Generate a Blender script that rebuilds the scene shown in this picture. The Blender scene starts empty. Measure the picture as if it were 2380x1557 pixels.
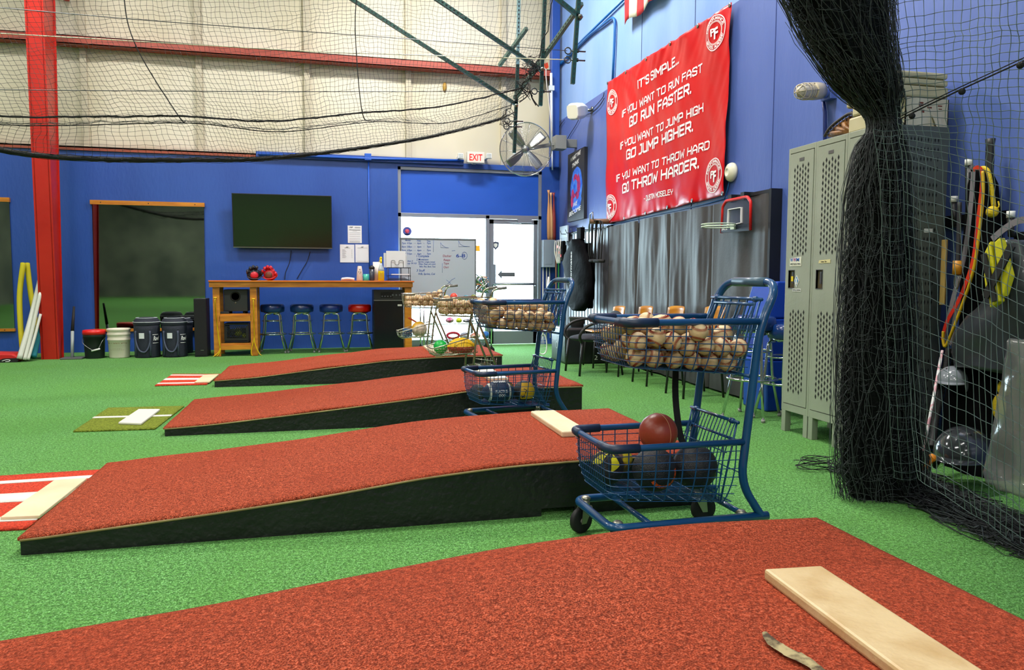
import bpy, math, random
from mathutils import Vector, Matrix, Euler, noise
R=math.radians; PI=math.pi
sc=bpy.context.scene; COL=sc.collection
random.seed(7)
# ---------------------------------------------------------------- camera
W,H=2380,1557; F=1738.1; CH=1.08
_y,_p,_r=R(13.823),R(-4.3456),R(0.2053)
FW=Vector((math.sin(_y)*math.cos(_p),math.cos(_y)*math.cos(_p),math.sin(_p)))
_rt=Vector((math.cos(_y),-math.sin(_y),0)); _up=_rt.cross(FW)
RT=_rt*math.cos(_r)+_up*math.sin(_r); UP=_up*math.cos(_r)-_rt*math.sin(_r)
CO=Vector((0,0,CH))
cam=bpy.data.cameras.new('camera'); cam.sensor_width=36; cam.sensor_fit='HORIZONTAL'; cam.lens=F/W*36; cam.clip_start=.05; cam.clip_end=200
co=bpy.data.objects.new('camera',cam); COL.objects.link(co); sc.camera=co
co.matrix_world=Matrix(((RT.x,UP.x,-FW.x,CO.x),(RT.y,UP.y,-FW.y,CO.y),(RT.z,UP.z,-FW.z,CO.z),(0,0,0,1)))
def at(px,py,y=None,x=None,z=None):
    """world point seen at photo position (px,py) on the plane y=, x= or z="""
    d=FW*F+RT*(px-W/2)-UP*(py-H/2)
    if y is not None: t=(y-CO.y)/d.y
    elif x is not None: t=(x-CO.x)/d.x
    else: t=(z-CO.z)/d.z
    return CO+d*t
# ---------------------------------------------------------------- world, light, exposure
sc.view_settings.view_transform='Standard'; sc.view_settings.look='None'; sc.view_settings.gamma=1; sc.view_settings.use_curve_mapping=False
sc.view_settings.exposure=0.06
sc.cycles.use_denoising=True
sc.cycles.max_bounces=7; sc.cycles.diffuse_bounces=4; sc.cycles.glossy_bounces=4; sc.cycles.transparent_max_bounces=12
sc.cycles.sample_clamp_indirect=6; sc.cycles.caustics_reflective=False; sc.cycles.caustics_refractive=False
wd=bpy.data.worlds.new('daylight'); sc.world=wd; wd.use_nodes=True
bg=wd.node_tree.nodes['Background']; bg.inputs[0].default_value=(.66,.9,1,1); bg.inputs[1].default_value=20.0
def area(name,loc,sx,sy,power,col=(1,.96,.9),rot=(0,0,0),spread=180):
    l=bpy.data.lights.new(name,'AREA'); l.shape='RECTANGLE'; l.size=sx; l.size_y=sy; l.energy=power; l.color=col; l.spread=R(spread)
    o=bpy.data.objects.new(name,l); COL.objects.link(o); o.location=loc; o.rotation_euler=rot; return o
for (x,y,p) in ((1.5,9.3,320),(1.5,4.6,260),(1.2,.4,60),(-3.2,9.0,185),(-3.2,4.0,160),(-2.6,-.6,95),(-8,7,140),(-8,1,140),(0,-6,300),(-6,-8,350),(0,-14,500),(-7,-15,500)):
    area('ceiling_lamp_light',(x,y,6.3),1.5,.5,p)
po=area('door_portal',(2.25,11.99,1.05),2.2,2.0,1,rot=(R(90),0,PI)); po.data.cycles.is_portal=True
# ---------------------------------------------------------------- materials
def lin(c): return tuple((v/12.92 if v<=.04045 else ((v+.055)/1.055)**2.4) for v in (x/255 for x in c))+(1,)
MATS={}
def mat(name,c,rough=.5,metal=0,spec=.5,c2=None,ns=8,nd=2,mix=(.35,.65),bump=0,bs=60,stretch=(1,1,1),emit=0,trans=0,alpha=1,coat=0,sheen=0,bd=2):
    if name in MATS: return MATS[name]
    m=bpy.data.materials.new(name); m.use_nodes=True; nt=m.node_tree; b=nt.nodes['Principled BSDF']
    b.inputs['Base Color'].default_value=lin(c); b.inputs['Roughness'].default_value=rough; b.inputs['Metallic'].default_value=metal
    b.inputs['Specular IOR Level'].default_value=spec
    if coat: b.inputs['Coat Weight'].default_value=coat
    if trans: b.inputs['Transmission Weight'].default_value=trans
    if alpha<1: b.inputs['Alpha'].default_value=alpha
    if sheen: b.inputs['Sheen Weight'].default_value=sheen
    if emit: b.inputs['Emission Color'].default_value=lin(c); b.inputs['Emission Strength'].default_value=emit
    if c2 or bump:
        tc=nt.nodes.new('ShaderNodeTexCoord'); mp=nt.nodes.new('ShaderNodeMapping'); mp.inputs['Scale'].default_value=stretch
        nt.links.new(tc.outputs['Object'],mp.inputs[0])
    if c2:
        n=nt.nodes.new('ShaderNodeTexNoise'); n.inputs['Scale'].default_value=ns; n.inputs['Detail'].default_value=nd
        nt.links.new(mp.outputs[0],n.inputs['Vector'])
        r=nt.nodes.new('ShaderNodeValToRGB'); r.color_ramp.elements[0].position=mix[0]; r.color_ramp.elements[1].position=mix[1]
        r.color_ramp.elements[0].color=lin(c); r.color_ramp.elements[1].color=lin(c2)
        nt.links.new(n.outputs['Fac'],r.inputs[0]); nt.links.new(r.outputs[0],b.inputs['Base Color'])
    if bump:
        n2=nt.nodes.new('ShaderNodeTexNoise'); n2.inputs['Scale'].default_value=bs; n2.inputs['Detail'].default_value=bd
        nt.links.new(mp.outputs[0],n2.inputs['Vector'])
        bn=nt.nodes.new('ShaderNodeBump'); bn.inputs['Strength'].default_value=min(1,bump*10 if bump<.1 else bump); bn.inputs['Distance'].default_value=.01
        nt.links.new(n2.outputs['Fac'],bn.inputs['Height']); nt.links.new(bn.outputs[0],b.inputs['Normal'])
    MATS[name]=m; return m
def turf(name,ca,cb,cc,fine=260,big=1.2,fleck=None):
    """short pile: two octaves of fine colour grain and broad wear"""
    m=bpy.data.materials.new(name); m.use_nodes=True; nt=m.node_tree; b=nt.nodes['Principled BSDF']; L=nt.links
    b.inputs['Roughness'].default_value=.9; b.inputs['Specular IOR Level'].default_value=.15; b.inputs['Sheen Weight'].default_value=.35; b.inputs['Sheen Roughness'].default_value=.5
    b.inputs['Sheen Tint'].default_value=lin(cb)
    tc=nt.nodes.new('ShaderNodeTexCoord')
    def nz(s,d):
        n=nt.nodes.new('ShaderNodeTexNoise'); n.inputs['Scale'].default_value=s; n.inputs['Detail'].default_value=d; L.new(tc.outputs['Object'],n.inputs['Vector']); return n
    n1=nz(fine,2); n2=nz(big,4); n3=nz(fine*.35,2)
    def ramp(n,a,c,p0,p1):
        r=nt.nodes.new('ShaderNodeValToRGB'); e=r.color_ramp.elements; e[0].position=p0; e[1].position=p1; e[0].color=a; e[1].color=c; L.new(n.outputs['Fac'],r.inputs[0]); return r
    r1=ramp(n1,lin(ca),lin(cb),.40,.60); e=r1.color_ramp.elements.new(.68); e.color=lin(fleck or cb); r2=ramp(n2,(0,0,0,1),(1,1,1,1),.4,.65)
    mx=nt.nodes.new('ShaderNodeMix'); mx.data_type='RGBA'; mx.inputs['B'].default_value=lin(cc)
    mu=nt.nodes.new('ShaderNodeMath'); mu.operation='MULTIPLY'; mu.inputs[1].default_value=.45
    L.new(r2.outputs[0],mu.inputs[0]); L.new(mu.outputs[0],mx.inputs[0]); L.new(r1.outputs[0],mx.inputs['A'])
    r3=ramp(n3,(.5,.5,.5,1),(1.2,1.2,1.2,1),.35,.65)
    m2=nt.nodes.new('ShaderNodeMix'); m2.data_type='RGBA'; m2.blend_type='MULTIPLY'; m2.inputs[0].default_value=.9
    L.new(mx.outputs['Result'],m2.inputs['A']); L.new(r3.outputs[0],m2.inputs['B']); L.new(m2.outputs['Result'],b.inputs['Base Color'])
    bn=nt.nodes.new('ShaderNodeBump'); bn.inputs['Strength'].default_value=.9; bn.inputs['Distance'].default_value=.006
    ad=nt.nodes.new('ShaderNodeMath'); ad.operation='ADD'; L.new(n1.outputs['Fac'],ad.inputs[0]); L.new(n3.outputs['Fac'],ad.inputs[1]); L.new(ad.outputs[0],bn.inputs['Height']); L.new(bn.outputs[0],b.inputs['Normal'])
    MATS[name]=m; return m
# ---------------------------------------------------------------- mesh builder
class MB:
    def __init__(s): s.v=[]; s.f=[]; s.m=[]; s.sm=[]
    def add(s,vs,fs,mi=0,smooth=False):
        o=len(s.v); s.v+= [Vector(v) for v in vs]; s.f+=[tuple(i+o for i in f) for f in fs]; s.m+=[mi]*len(fs); s.sm+=[smooth]*len(fs); return s
    def box(s,a,b,mi=0):
        x0,y0,z0=a; x1,y1,z1=b
        if x0>x1:x0,x1=x1,x0
        if y0>y1:y0,y1=y1,y0
        if z0>z1:z0,z1=z1,z0
        return s.add([(x0,y0,z0),(x1,y0,z0),(x1,y1,z0),(x0,y1,z0),(x0,y0,z1),(x1,y0,z1),(x1,y1,z1),(x0,y1,z1)],[(0,3,2,1),(4,5,6,7),(0,1,5,4),(1,2,6,5),(2,3,7,6),(3,0,4,7)],mi)
    def bar(s,p,q,w,h,mi=0,up=(0,0,1)):
        p,q=Vector(p),Vector(q); d=(q-p).normalized(); u=Vector(up); sd=d.cross(u)
        if sd.length<1e-4: sd=d.cross(Vector((0,1,0)))
        sd.normalize(); u=sd.cross(d).normalized(); a=sd*w/2; b=u*h/2
        return s.add([p-a-b,p+a-b,p+a+b,p-a+b,q-a-b,q+a-b,q+a+b,q-a+b],[(0,1,2,3),(7,6,5,4),(0,4,5,1),(1,5,6,2),(2,6,7,3),(3,7,4,0)],mi)
    def tube(s,pts,r,n=8,mi=0,closed=False,caps=True,rs=None,smooth=True):
        pts=[Vector(p) for p in pts]; k=len(pts); vs=[]; fs=[]; prev=None
        for i,p in enumerate(pts):
            if closed: t=(pts[(i+1)%k]-pts[i-1])
            else: t=pts[min(i+1,k-1)]-pts[max(i-1,0)]
            if t.length<1e-9: t=Vector((0,0,1))
            t.normalize()
            if prev is None:
                a=t.cross(Vector((0,0,1)))
                if a.length<.05: a=t.cross(Vector((0,1,0)))
            else:
                a=prev-t*prev.dot(t)
                if a.length<1e-4: a=t.cross(Vector((0,1,0)))
            a.normalize(); prev=a; b=t.cross(a); rr=rs[i] if rs else r
            vs+=[p+(a*math.cos(2*PI*j/n)+b*math.sin(2*PI*j/n))*rr for j in range(n)]
        for i in range(k if closed else k-1):
            o=i*n; o2=((i+1)%k)*n
            fs+=[(o+j,o+(j+1)%n,o2+(j+1)%n,o2+j) for j in range(n)]
        if caps and not closed: fs+=[tuple(range(n))[::-1],tuple(range((k-1)*n,k*n))]
        return s.add(vs,fs,mi,smooth)
    def cyl(s,p,q,r,n=16,mi=0,r2=None): return s.tube([p,q],r,n,mi,rs=[r,r if r2 is None else r2])
    def lathe(s,prof,n=20,c=(0,0,0),mi=0,M=None,smooth=True):
        vs=[]; fs=[]; c=Vector(c); k=len(prof)
        for (r,z) in prof:
            for j in range(n):
                v=Vector((r*math.cos(2*PI*j/n),r*math.sin(2*PI*j/n),z)); vs.append((M@v if M else v)+c)
        for i in range(k-1): fs+=[(i*n+j,i*n+(j+1)%n,(i+1)*n+(j+1)%n,(i+1)*n+j) for j in range(n)]
        if prof[0][0]>1e-5: fs.append(tuple(range(n))[::-1])
        if prof[-1][0]>1e-5: fs.append(tuple(range((k-1)*n,k*n)))
        return s.add(vs,fs,mi,smooth)
    def ball(s,c,r,n=16,k=10,mi=0,sc=(1,1,1),M=None):
        pr=[]; vs=[]; fs=[]; c=Vector(c)
        for i in range(k+1):
            th=PI*i/k
            for j in range(n):
                v=Vector((r*sc[0]*math.sin(th)*math.cos(2*PI*j/n),r*sc[1]*math.sin(th)*math.sin(2*PI*j/n),-r*sc[2]*math.cos(th))); vs.append((M@v if M else v)+c)
        for i in range(k): fs+=[(i*n+j,i*n+(j+1)%n,(i+1)*n+(j+1)%n,(i+1)*n+j) for j in range(n)]
        return s.add(vs,fs,mi,True)
    def prism(s,poly,d,mi=0,smooth=False):
        """poly: 3-D points of one face, d: extrusion vector"""
        k=len(poly); d=Vector(d); vs=[Vector(p) for p in poly]+[Vector(p)+d for p in poly]
        fs=[tuple(range(k))[::-1],tuple(range(k,2*k))]+[(i,(i+1)%k,k+(i+1)%k,k+i) for i in range(k)]
        return s.add(vs,fs,mi,smooth)
    def grid(s,fn,nu,nv,mi=0,th=0,smooth=True):
        """fn(u,v)->point; th: vector thickness"""
        vs=[fn(i/nu,j/nv) for j in range(nv+1) for i in range(nu+1)]; w=nu+1
        fs=[(j*w+i,j*w+i+1,(j+1)*w+i+1,(j+1)*w+i) for j in range(nv) for i in range(nu)]
        if th:
            n0=len(vs); t=Vector(th); vs+= [Vector(v)+t for v in vs]; fs+=[tuple(n0+i for i in f[::-1]) for f in fs]
            rim=[i for i in range(w)]+[j*w+nu for j in range(1,nv+1)]+[nv*w+i for i in range(nu-1,-1,-1)]+[j*w for j in range(nv-1,0,-1)]
            fs+=[(rim[(i+1)%len(rim)],rim[i],rim[i]+n0,rim[(i+1)%len(rim)]+n0) for i in range(len(rim))]
        return s.add(vs,fs,mi,smooth)
    def build(s,name,m,parent=None,world=True,bevel=0,seg=2,origin=None,sub=0):
        me=bpy.data.meshes.new(name); mats=m if isinstance(m,(list,tuple)) else [m]
        for q in mats: me.materials.append(q)
        if parent is not None:
            inv=parent['_M'] if False else None
        vs=s.v
        o=bpy.data.objects.new(name,me); COL.objects.link(o)
        if parent is not None:
            o.parent=parent
            if world:
                Mi=wm(parent).inverted(); vs=[Mi@v for v in vs]
        else:
            if world:
                if origin is None:
                    xs=[v.x for v in vs]; ys=[v.y for v in vs]; zs=[v.z for v in vs]
                    origin=Vector(((min(xs)+max(xs))/2,(min(ys)+max(ys))/2,min(zs)))
                origin=Vector(origin); vs=[v-origin for v in vs]; o.location=origin
        me.from_pydata([tuple(v) for v in vs],[],s.f)
        me.polygons.foreach_set('material_index',s.m); me.polygons.foreach_set('use_smooth',s.sm); me.update()
        if sub:
            md=o.modifiers.new('subdivision','SUBSURF'); md.levels=sub; md.render_levels=sub
        if bevel:
            md=o.modifiers.new('bevel','BEVEL'); md.width=bevel; md.segments=seg; md.limit_method='ANGLE'; md.angle_limit=R(40); md.harden_normals=False
        return o
def wm(o):
    M=o.matrix_basis.copy()
    return wm(o.parent)@M if o.parent else M
def tag(o,label=None,cat=None,group=None,kind=None):
    if label: o['label']=label
    if cat: o['category']=cat
    if group: o['group']=group
    if kind: o['kind']=kind
    return o
def thing(name,label,cat,loc=(0,0,0),rz=0,group=None):
    o=bpy.data.objects.new(name,None); COL.objects.link(o); o.empty_display_size=.1; o.location=loc; o.rotation_euler=(0,0,rz); return tag(o,label,cat,group)
def struct(o): o['kind']='structure'; return o
def kids(o): return [c for c in bpy.data.objects if c.parent==o]
def arc(c,r,a0,a1,n,ax='xz'):
    out=[]
    for i in range(n+1):
        a=R(a0+(a1-a0)*i/n); p=[0,0,0]; p['xyz'.index(ax[0])]=r*math.cos(a); p['xyz'.index(ax[1])]=r*math.sin(a); out.append(Vector(c)+Vector(p))
    return out
def smoothpath(pts,n=6,closed=False):
    """Catmull-Rom through pts"""
    pts=[Vector(p) for p in pts]; k=len(pts); out=[]
    for i in range(k if closed else k-1):
        if closed: p0,p1,p2,p3=pts[i-1],pts[i],pts[(i+1)%k],pts[(i+2)%k]
        else: p0,p1,p2,p3=pts[max(i-1,0)],pts[i],pts[i+1],pts[min(i+2,k-1)]
        for j in range(n):
            t=j/n; out.append(.5*((2*p1)+(p2-p0)*t+(2*p0-5*p1+4*p2-p3)*t*t+(3*p1-p0-3*p2+p3)*t**3))
    if not closed: out.append(pts[-1])
    return out
def roundpath(pts,r,n=5,closed=False):
    """polyline with rounded corners"""
    pts=[Vector(p) for p in pts]; k=len(pts); out=[]
    for i in range(k):
        if not closed and i in (0,k-1): out.append(pts[i]); continue
        p=pts[i]; a=pts[i-1]-p; b=pts[(i+1)%k]-p; q=min(r,a.length*.48,b.length*.48); a=p+a.normalized()*q; b=p+b.normalized()*q
        for j in range(n+1):
            t=j/n; out.append(a*(1-t)**2+p*2*t*(1-t)+b*t*t)
    return out
def text(name,st,fn,w=None,h=None,parent=None,m=None,depth=.002,align='LEFT',off=0,shear=0,spacing=1.0):
    """writing built as mesh; fn(x,y,d) maps text space (x right,y up,d toward viewer) into the world. w,h: fitted width / capital height"""
    cu=bpy.data.curves.new(name,'FONT'); cu.body=st; cu.size=1; cu.extrude=.5; cu.offset=off; cu.shear=shear; cu.space_character=spacing; cu.resolution_u=3
    t=bpy.data.objects.new(name,cu); COL.objects.link(t)
    me=bpy.data.meshes.new_from_object(t); bpy.data.objects.remove(t); bpy.data.curves.remove(cu)
    xs=[v.co.x for v in me.vertices]; 
    if not xs: return None
    x0,x1=min(xs),max(xs); sy=(h or .1)/.72; sx=(w/(x1-x0)) if w else sy
    if w and not h: sy=sx
    sh={'LEFT':x0,'CENTER':(x0+x1)/2,'RIGHT':x1}[align]
    b=MB(); b.v=[Vector(fn((v.co.x-sh)*sx,v.co.y*sy,(v.co.z+.5)*depth)) for v in me.vertices]
    b.f=[tuple(p.vertices) for p in me.polygons]; b.m=[0]*len(b.f); b.sm=[False]*len(b.f); bpy.data.meshes.remove(me)
    return b.build(name,m,parent)
def textmb(B,st,fn,w=None,h=None,depth=.002,align='LEFT',off=0,shear=0,mi=0):
    o=text('tmp',st,fn,w,h,None,MATS['white_ink'],depth,align,off,shear)
    if o is None: return
    me=o.data; lo=o.location.copy(); B.add([v.co+lo for v in me.vertices],[tuple(p.vertices) for p in me.polygons],mi); bpy.data.objects.remove(o); bpy.data.meshes.remove(me)
mat('white_ink',(240,240,240),.6); mat('black_ink',(25,28,40),.6); mat('black_plastic',(22,23,25),.45); mat('black_rubber',(18,18,19),.7)
mat('chrome',(205,210,212),.16,1); mat('steel',(150,152,150),.32,1); mat('white_plastic',(225,226,222),.4); mat('black_vinyl',(26,28,30),.35,bump=.02,bs=40)
mat('white_line',(225,225,215),.9,bump=.4,bs=300)
# ================================================================ setting
YW=11.8; XW=3.69; LEDGE=2.88
green=turf('green_turf',(50,104,44),(122,182,98),(92,148,62),fine=190,fleck=(150,206,150))
redturf=turf('red_turf',(110,38,20),(200,92,60),(156,60,36),fine=230,fleck=(208,116,90))
struct(MB().box((-12,-20,-.12),(XW,YW+.15,0)).build('floor',green))
def streak_wall(name,a,b,st=(1,1,.35),ns=.9,rough=.42):
    return mat(name,a,rough,c2=b,ns=ns,nd=5,mix=(.3,.75),stretch=st,bump=.03,bs=25)
blue=streak_wall('blue_wall_paint',(28,66,146),(44,86,172))
blue2=streak_wall('blue_masonry_paint',(70,94,166),(94,116,186),st=(1,1,.25),ns=1.4)
pale=streak_wall('pale_blue_paint',(120,158,222),(150,182,232),st=(1,1,.3),ns=1.8,rough=.6)
cream=mat('cream_insulation',(196,188,162),.55,c2=(212,206,188),ns=.7,nd=3,bump=.08,bs=3,stretch=(1,1,.6))
darkw=mat('dark_far_wall',(120,124,112),.8,c2=(84,90,84),ns=.6,nd=3)
# lower furred-out wall with the storefront opening
DX0,DX1,DZ=1.075,3.395,2.80
b=MB(); b.box((-12,YW,0),(DX0,YW+.15,LEDGE)); b.box((DX1,YW,0),(XW,YW+.15,LEDGE)); b.box((DX0,YW,DZ),(DX1,YW+.15,LEDGE))
struct(b.build('wall_back',blue))
# upper wall: insulation facing with bulging bays between ribs
def up(u,v):
    x=-12+u*(XW+12); z=LEDGE-.05+v*3.9
    k=((x+3.3)%1.52)/1.52
    return (x,YW+.17-.05*math.sin(PI*k)**.6-.012*noise.noise(Vector((x*2,z*1.5,0))),z)
b=MB(); b.grid(up,160,24,0,(0,.12,0)); struct(b.build('wall_back_upper',cream))
b=MB()
for i in range(-6,5):
    x=-3.3+1.52*i
    if -12<x<XW-.1: b.box((x-.045,YW+.1,LEDGE),(x+.045,YW+.2,6.7))
struct(b.build('trim_1',mat('cream_rib',(186,178,156),.5),bevel=.01))
# red girt, ledge angle, column
girtp=mat('faded_red_primer',(150,62,50),.55,c2=(166,74,58),ns=1.5,nd=3)
redp=mat('red_steel_paint',(176,24,14),.38,c2=(192,34,20),ns=1.5,nd=3,bump=.02,bs=12)
g=at(600,112.6,y=YW-.08).z
b=MB(); b.box((-12,YW-.08,g-.012),(XW-.15,YW+.12,g)); b.box((-12,YW-.08,g-.115),(XW-.15,YW-.068,g)); b.box((-12,YW-.08,g-.115),(XW-.15,YW+.12,g-.103))
struct(b.build('trim_2',girtp))
b=MB(); b.box((-12,YW-.03,LEDGE),(-1.0,YW+.1,LEDGE+.02),0); b.box((-12,YW-.03,LEDGE-.035),(-1.0,YW-.02,LEDGE+.02),0); b.box((-1.0,YW-.05,LEDGE-.03),(2.1,YW+.1,LEDGE+.05),1)
struct(b.build('trim_3',[mat('rust_red',(150,70,50),.6),blue]))
def colm(y0b,y0t,x0,x1,name):
    b=MB(); zt=6.4; y1=11.08; sx=.10
    def slab(ya,yb,ya2,yb2,xa,xb): b.add([(xa,ya,0),(xb,ya,0),(xb,yb,0),(xa,yb,0),(xa+sx,ya2,zt),(xb+sx,ya2,zt),(xb+sx,yb2,zt),(xa+sx,yb2,zt)],[(0,3,2,1),(4,5,6,7),(0,1,5,4),(1,2,6,5),(2,3,7,6),(3,0,4,7)])
    slab(y0b,y0b+.012,y0t,y0t+.012,x0,x1); slab(y1-.012,y1,y1-.012,y1,x0,x1); slab(y0b,y1,y0t,y1,x1-.03,x1-.018); slab(y0b,y1,y0t,y1,x0+.018,x0+.03)
    b.box((x0+.14,y1,4.9),(x1-.0,YW+.1,5.02))
    return struct(b.build(name,redp))
colm(10.89,10.53,-3.645,-3.435,'trim_4')
# right wall
SPLIT=3.62
b=MB(); b.box((XW,-20,0),(XW+.2,YW+.2,SPLIT)); struct(b.build('wall_right',blue2))
b=MB(); b.box((XW,-20,SPLIT),(XW+.2,YW+.2,6.7)); struct(b.build('wall_right_upper',pale))
b=MB(); b.box((3.50,YW-.14,LEDGE-.02),(3.64,YW-.02,6.7)); struct(b.build('trim_5',blue,bevel=.01))
b=MB()
for yy in (8.55,5.75,7.2): b.box((XW-.003,yy-.004,.1),(XW+.001,yy+.004,6.6))
struct(b.build('trim_6',mat('wall_joint',(40,58,120),.8)))
struct(MB().box((-12.2,-20,0),(-12,YW+.2,6.7)).build('wall_left',darkw)); struct(MB().box((-12,-20.2,0),(XW+.2,-20,6.7)).build('wall_rear',darkw))
struct(MB().box((-12.2,-20.2,6.7),(XW+.2,YW+.2,6.85)).build('ceiling',mat('ceiling_grey',(170,170,165),.8)))
# storefront: aluminium frame, side light, transom, door
alu=mat('anodised_aluminium',(142,148,160),.4,.5); blind=mat('blue_transom_panel',(26,84,190),.5)
gl=mat('clear_glass',(255,255,255),.02)
_n=gl.node_tree; _n.nodes.remove(_n.nodes['Principled BSDF']); _t=_n.nodes.new('ShaderNodeBsdfTransparent'); _g=_n.nodes.new('ShaderNodeBsdfGlossy'); _g.inputs['Roughness'].default_value=.02; _f=_n.nodes.new('ShaderNodeFresnel'); _f.inputs['IOR'].default_value=1.3; _m=_n.nodes.new('ShaderNodeMixShader')
_n.links.new(_f.outputs[0],_m.inputs[0]); _n.links.new(_t.outputs[0],_m.inputs[1]); _n.links.new(_g.outputs[0],_m.inputs[2]); _n.links.new(_m.outputs[0],_n.nodes['Material Output'].inputs[0])
MX=2.50
yb=YW+.02; 
b=MB()
for (x0,x1,z0,z1) in ((DX0,DX0+.05,0,DZ),(DX1-.05,DX1,0,DZ),(MX-.03,MX+.03,0,2.08),(DX0,DX1,DZ-.05,DZ),(DX0,DX1,2.03,2.09),(DX0,MX,0,.1)): b.box((x0,yb,z0),(x1,yb+.1,z1))
struct(b.build('window_1',alu,bevel=.003))
w1=bpy.data.objects['window_1']
MB().box((DX0+.05,yb+.03,2.09),(DX1-.05,yb+.05,DZ-.05)).build('transom_panel',blind,w1)
MB().box((DX0+.05,yb+.045,.1),(MX-.03,yb+.051,2.03)).build('glass_pane',gl,w1)
d=MB(); a,c=MX+.035,DX1-.055
for (x0,x1,z0,z1) in ((a,a+.07,.01,2.025),(c-.07,c,.01,2.025),(a,c,.01,.22),(a,c,1.95,2.025),(a+.07,c-.07,.985,1.005)): d.box((x0,yb+.02,z0),(x1,yb+.065,z1))
dr=struct(d.build('door_1',alu,bevel=.003))
MB().box((a+.07,yb+.04,.22),(c-.07,yb+.046,1.95)).build('glass_pane',gl,dr)
MB().tube([(a+.05,yb-.02,.96),(a+.05,yb-.06,.98),(c-.05,yb-.06,.98),(c-.05,yb-.02,.96)],.014).build('push_bar',MATS['steel'],dr)
b=MB(); b.box((c-.35,yb-.05,1.97),(c-.12,yb+.02,2.03)); b.bar((c-.3,yb-.06,1.96),(c-.55,yb-.02,1.99),.02,.01); b.build('door_closer',alu,dr)
MB().box((a+.03,yb,.95),(a+.1,yb+.02,1.3)).build('lock_box',alu,dr)
q=at(1180,638,y=yb); ar=[(-.16,0),(-.09,.075),(-.09,.035),(.13,.035),(.13,-.035),(-.09,-.035),(-.09,-.075)]
MB().prism([(q.x+.0+u,yb+.036,q.z+v) for u,v in ar],(0,-.002,0)).build('arrow_decal',mat('grey_decal',(95,100,108),.6),dr)
q=at(1153,570,y=yb)
sh=[(-.055,.05),(0,.062),(.055,.05),(.052,-.02),(0,-.075),(-.052,-.02)]
b=MB(); b.prism([(q.x+u,yb+.037,q.z+v) for u,v in sh],(0,-.002,0)); b.prism([(q.x+u*.55,yb+.034,q.z+v*.55) for u,v in sh],(0,-.001,0),1); b.build('shield_sticker',[mat('navy_decal',(58,66,92),.5),MATS['white_plastic']],dr)
# sticker on the side glass
q=at(947,537,y=yb)
b=MB(); b.lathe([(0,0),(.07,0),(.07,.002),(0,.002)],28,(q.x,yb+.042,q.z),0,Matrix.Rotation(R(90),3,'X')); b.lathe([(.058,0),(.068,0),(.068,.002),(.058,.002)],28,(q.x,yb+.039,q.z),1,Matrix.Rotation(R(90),3,'X'))
b.lathe([(0,0),(.036,0),(.036,.002),(0,.002)],6,(q.x,yb+.038,q.z),2,Matrix.Rotation(R(90),3,'X')); b.box((q.x-.04,yb+.037,q.z-.055),(q.x+.04,yb+.039,q.z-.04),2)
b.build('round_sticker',[MATS['white_plastic'],mat('navy_ink',(60,66,130),.5),mat('crimson_ink',(190,60,80),.5)],w1)
q=at(1110,577,y=yb); MB().box((q.x-.045,yb+.036,q.z-.045),(q.x+.045,yb+.042,q.z+.045)).build('orange_sticker',mat('orange_paper',(250,160,10),.6),w1)
# outside: pavement, railing
tag(MB().box((-3,YW+.15,-.2),(9,YW+9,-.02)).build('pavement',mat('pavement',(200,200,198),.9)),kind='structure')
b=MB()
for z in (.98,.55): b.tube([(.8,13.2,z),(4.6,13.2,z)],.02)
for x in (1.3,2.95,4.4): b.tube([(x,13.2,-.02),(x,13.2,.98)],.02)
tag(b.build('railing',alu),'grey metal handrail outside beyond the glass door','railing')
# ceiling lamps (fixtures over the light sources)
b0=None
LP=[(1.5,9.3),(1.5,4.6),(1.2,.4),(-3.2,9.0),(-3.2,4.0),(-2.6,-.6)]
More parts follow.
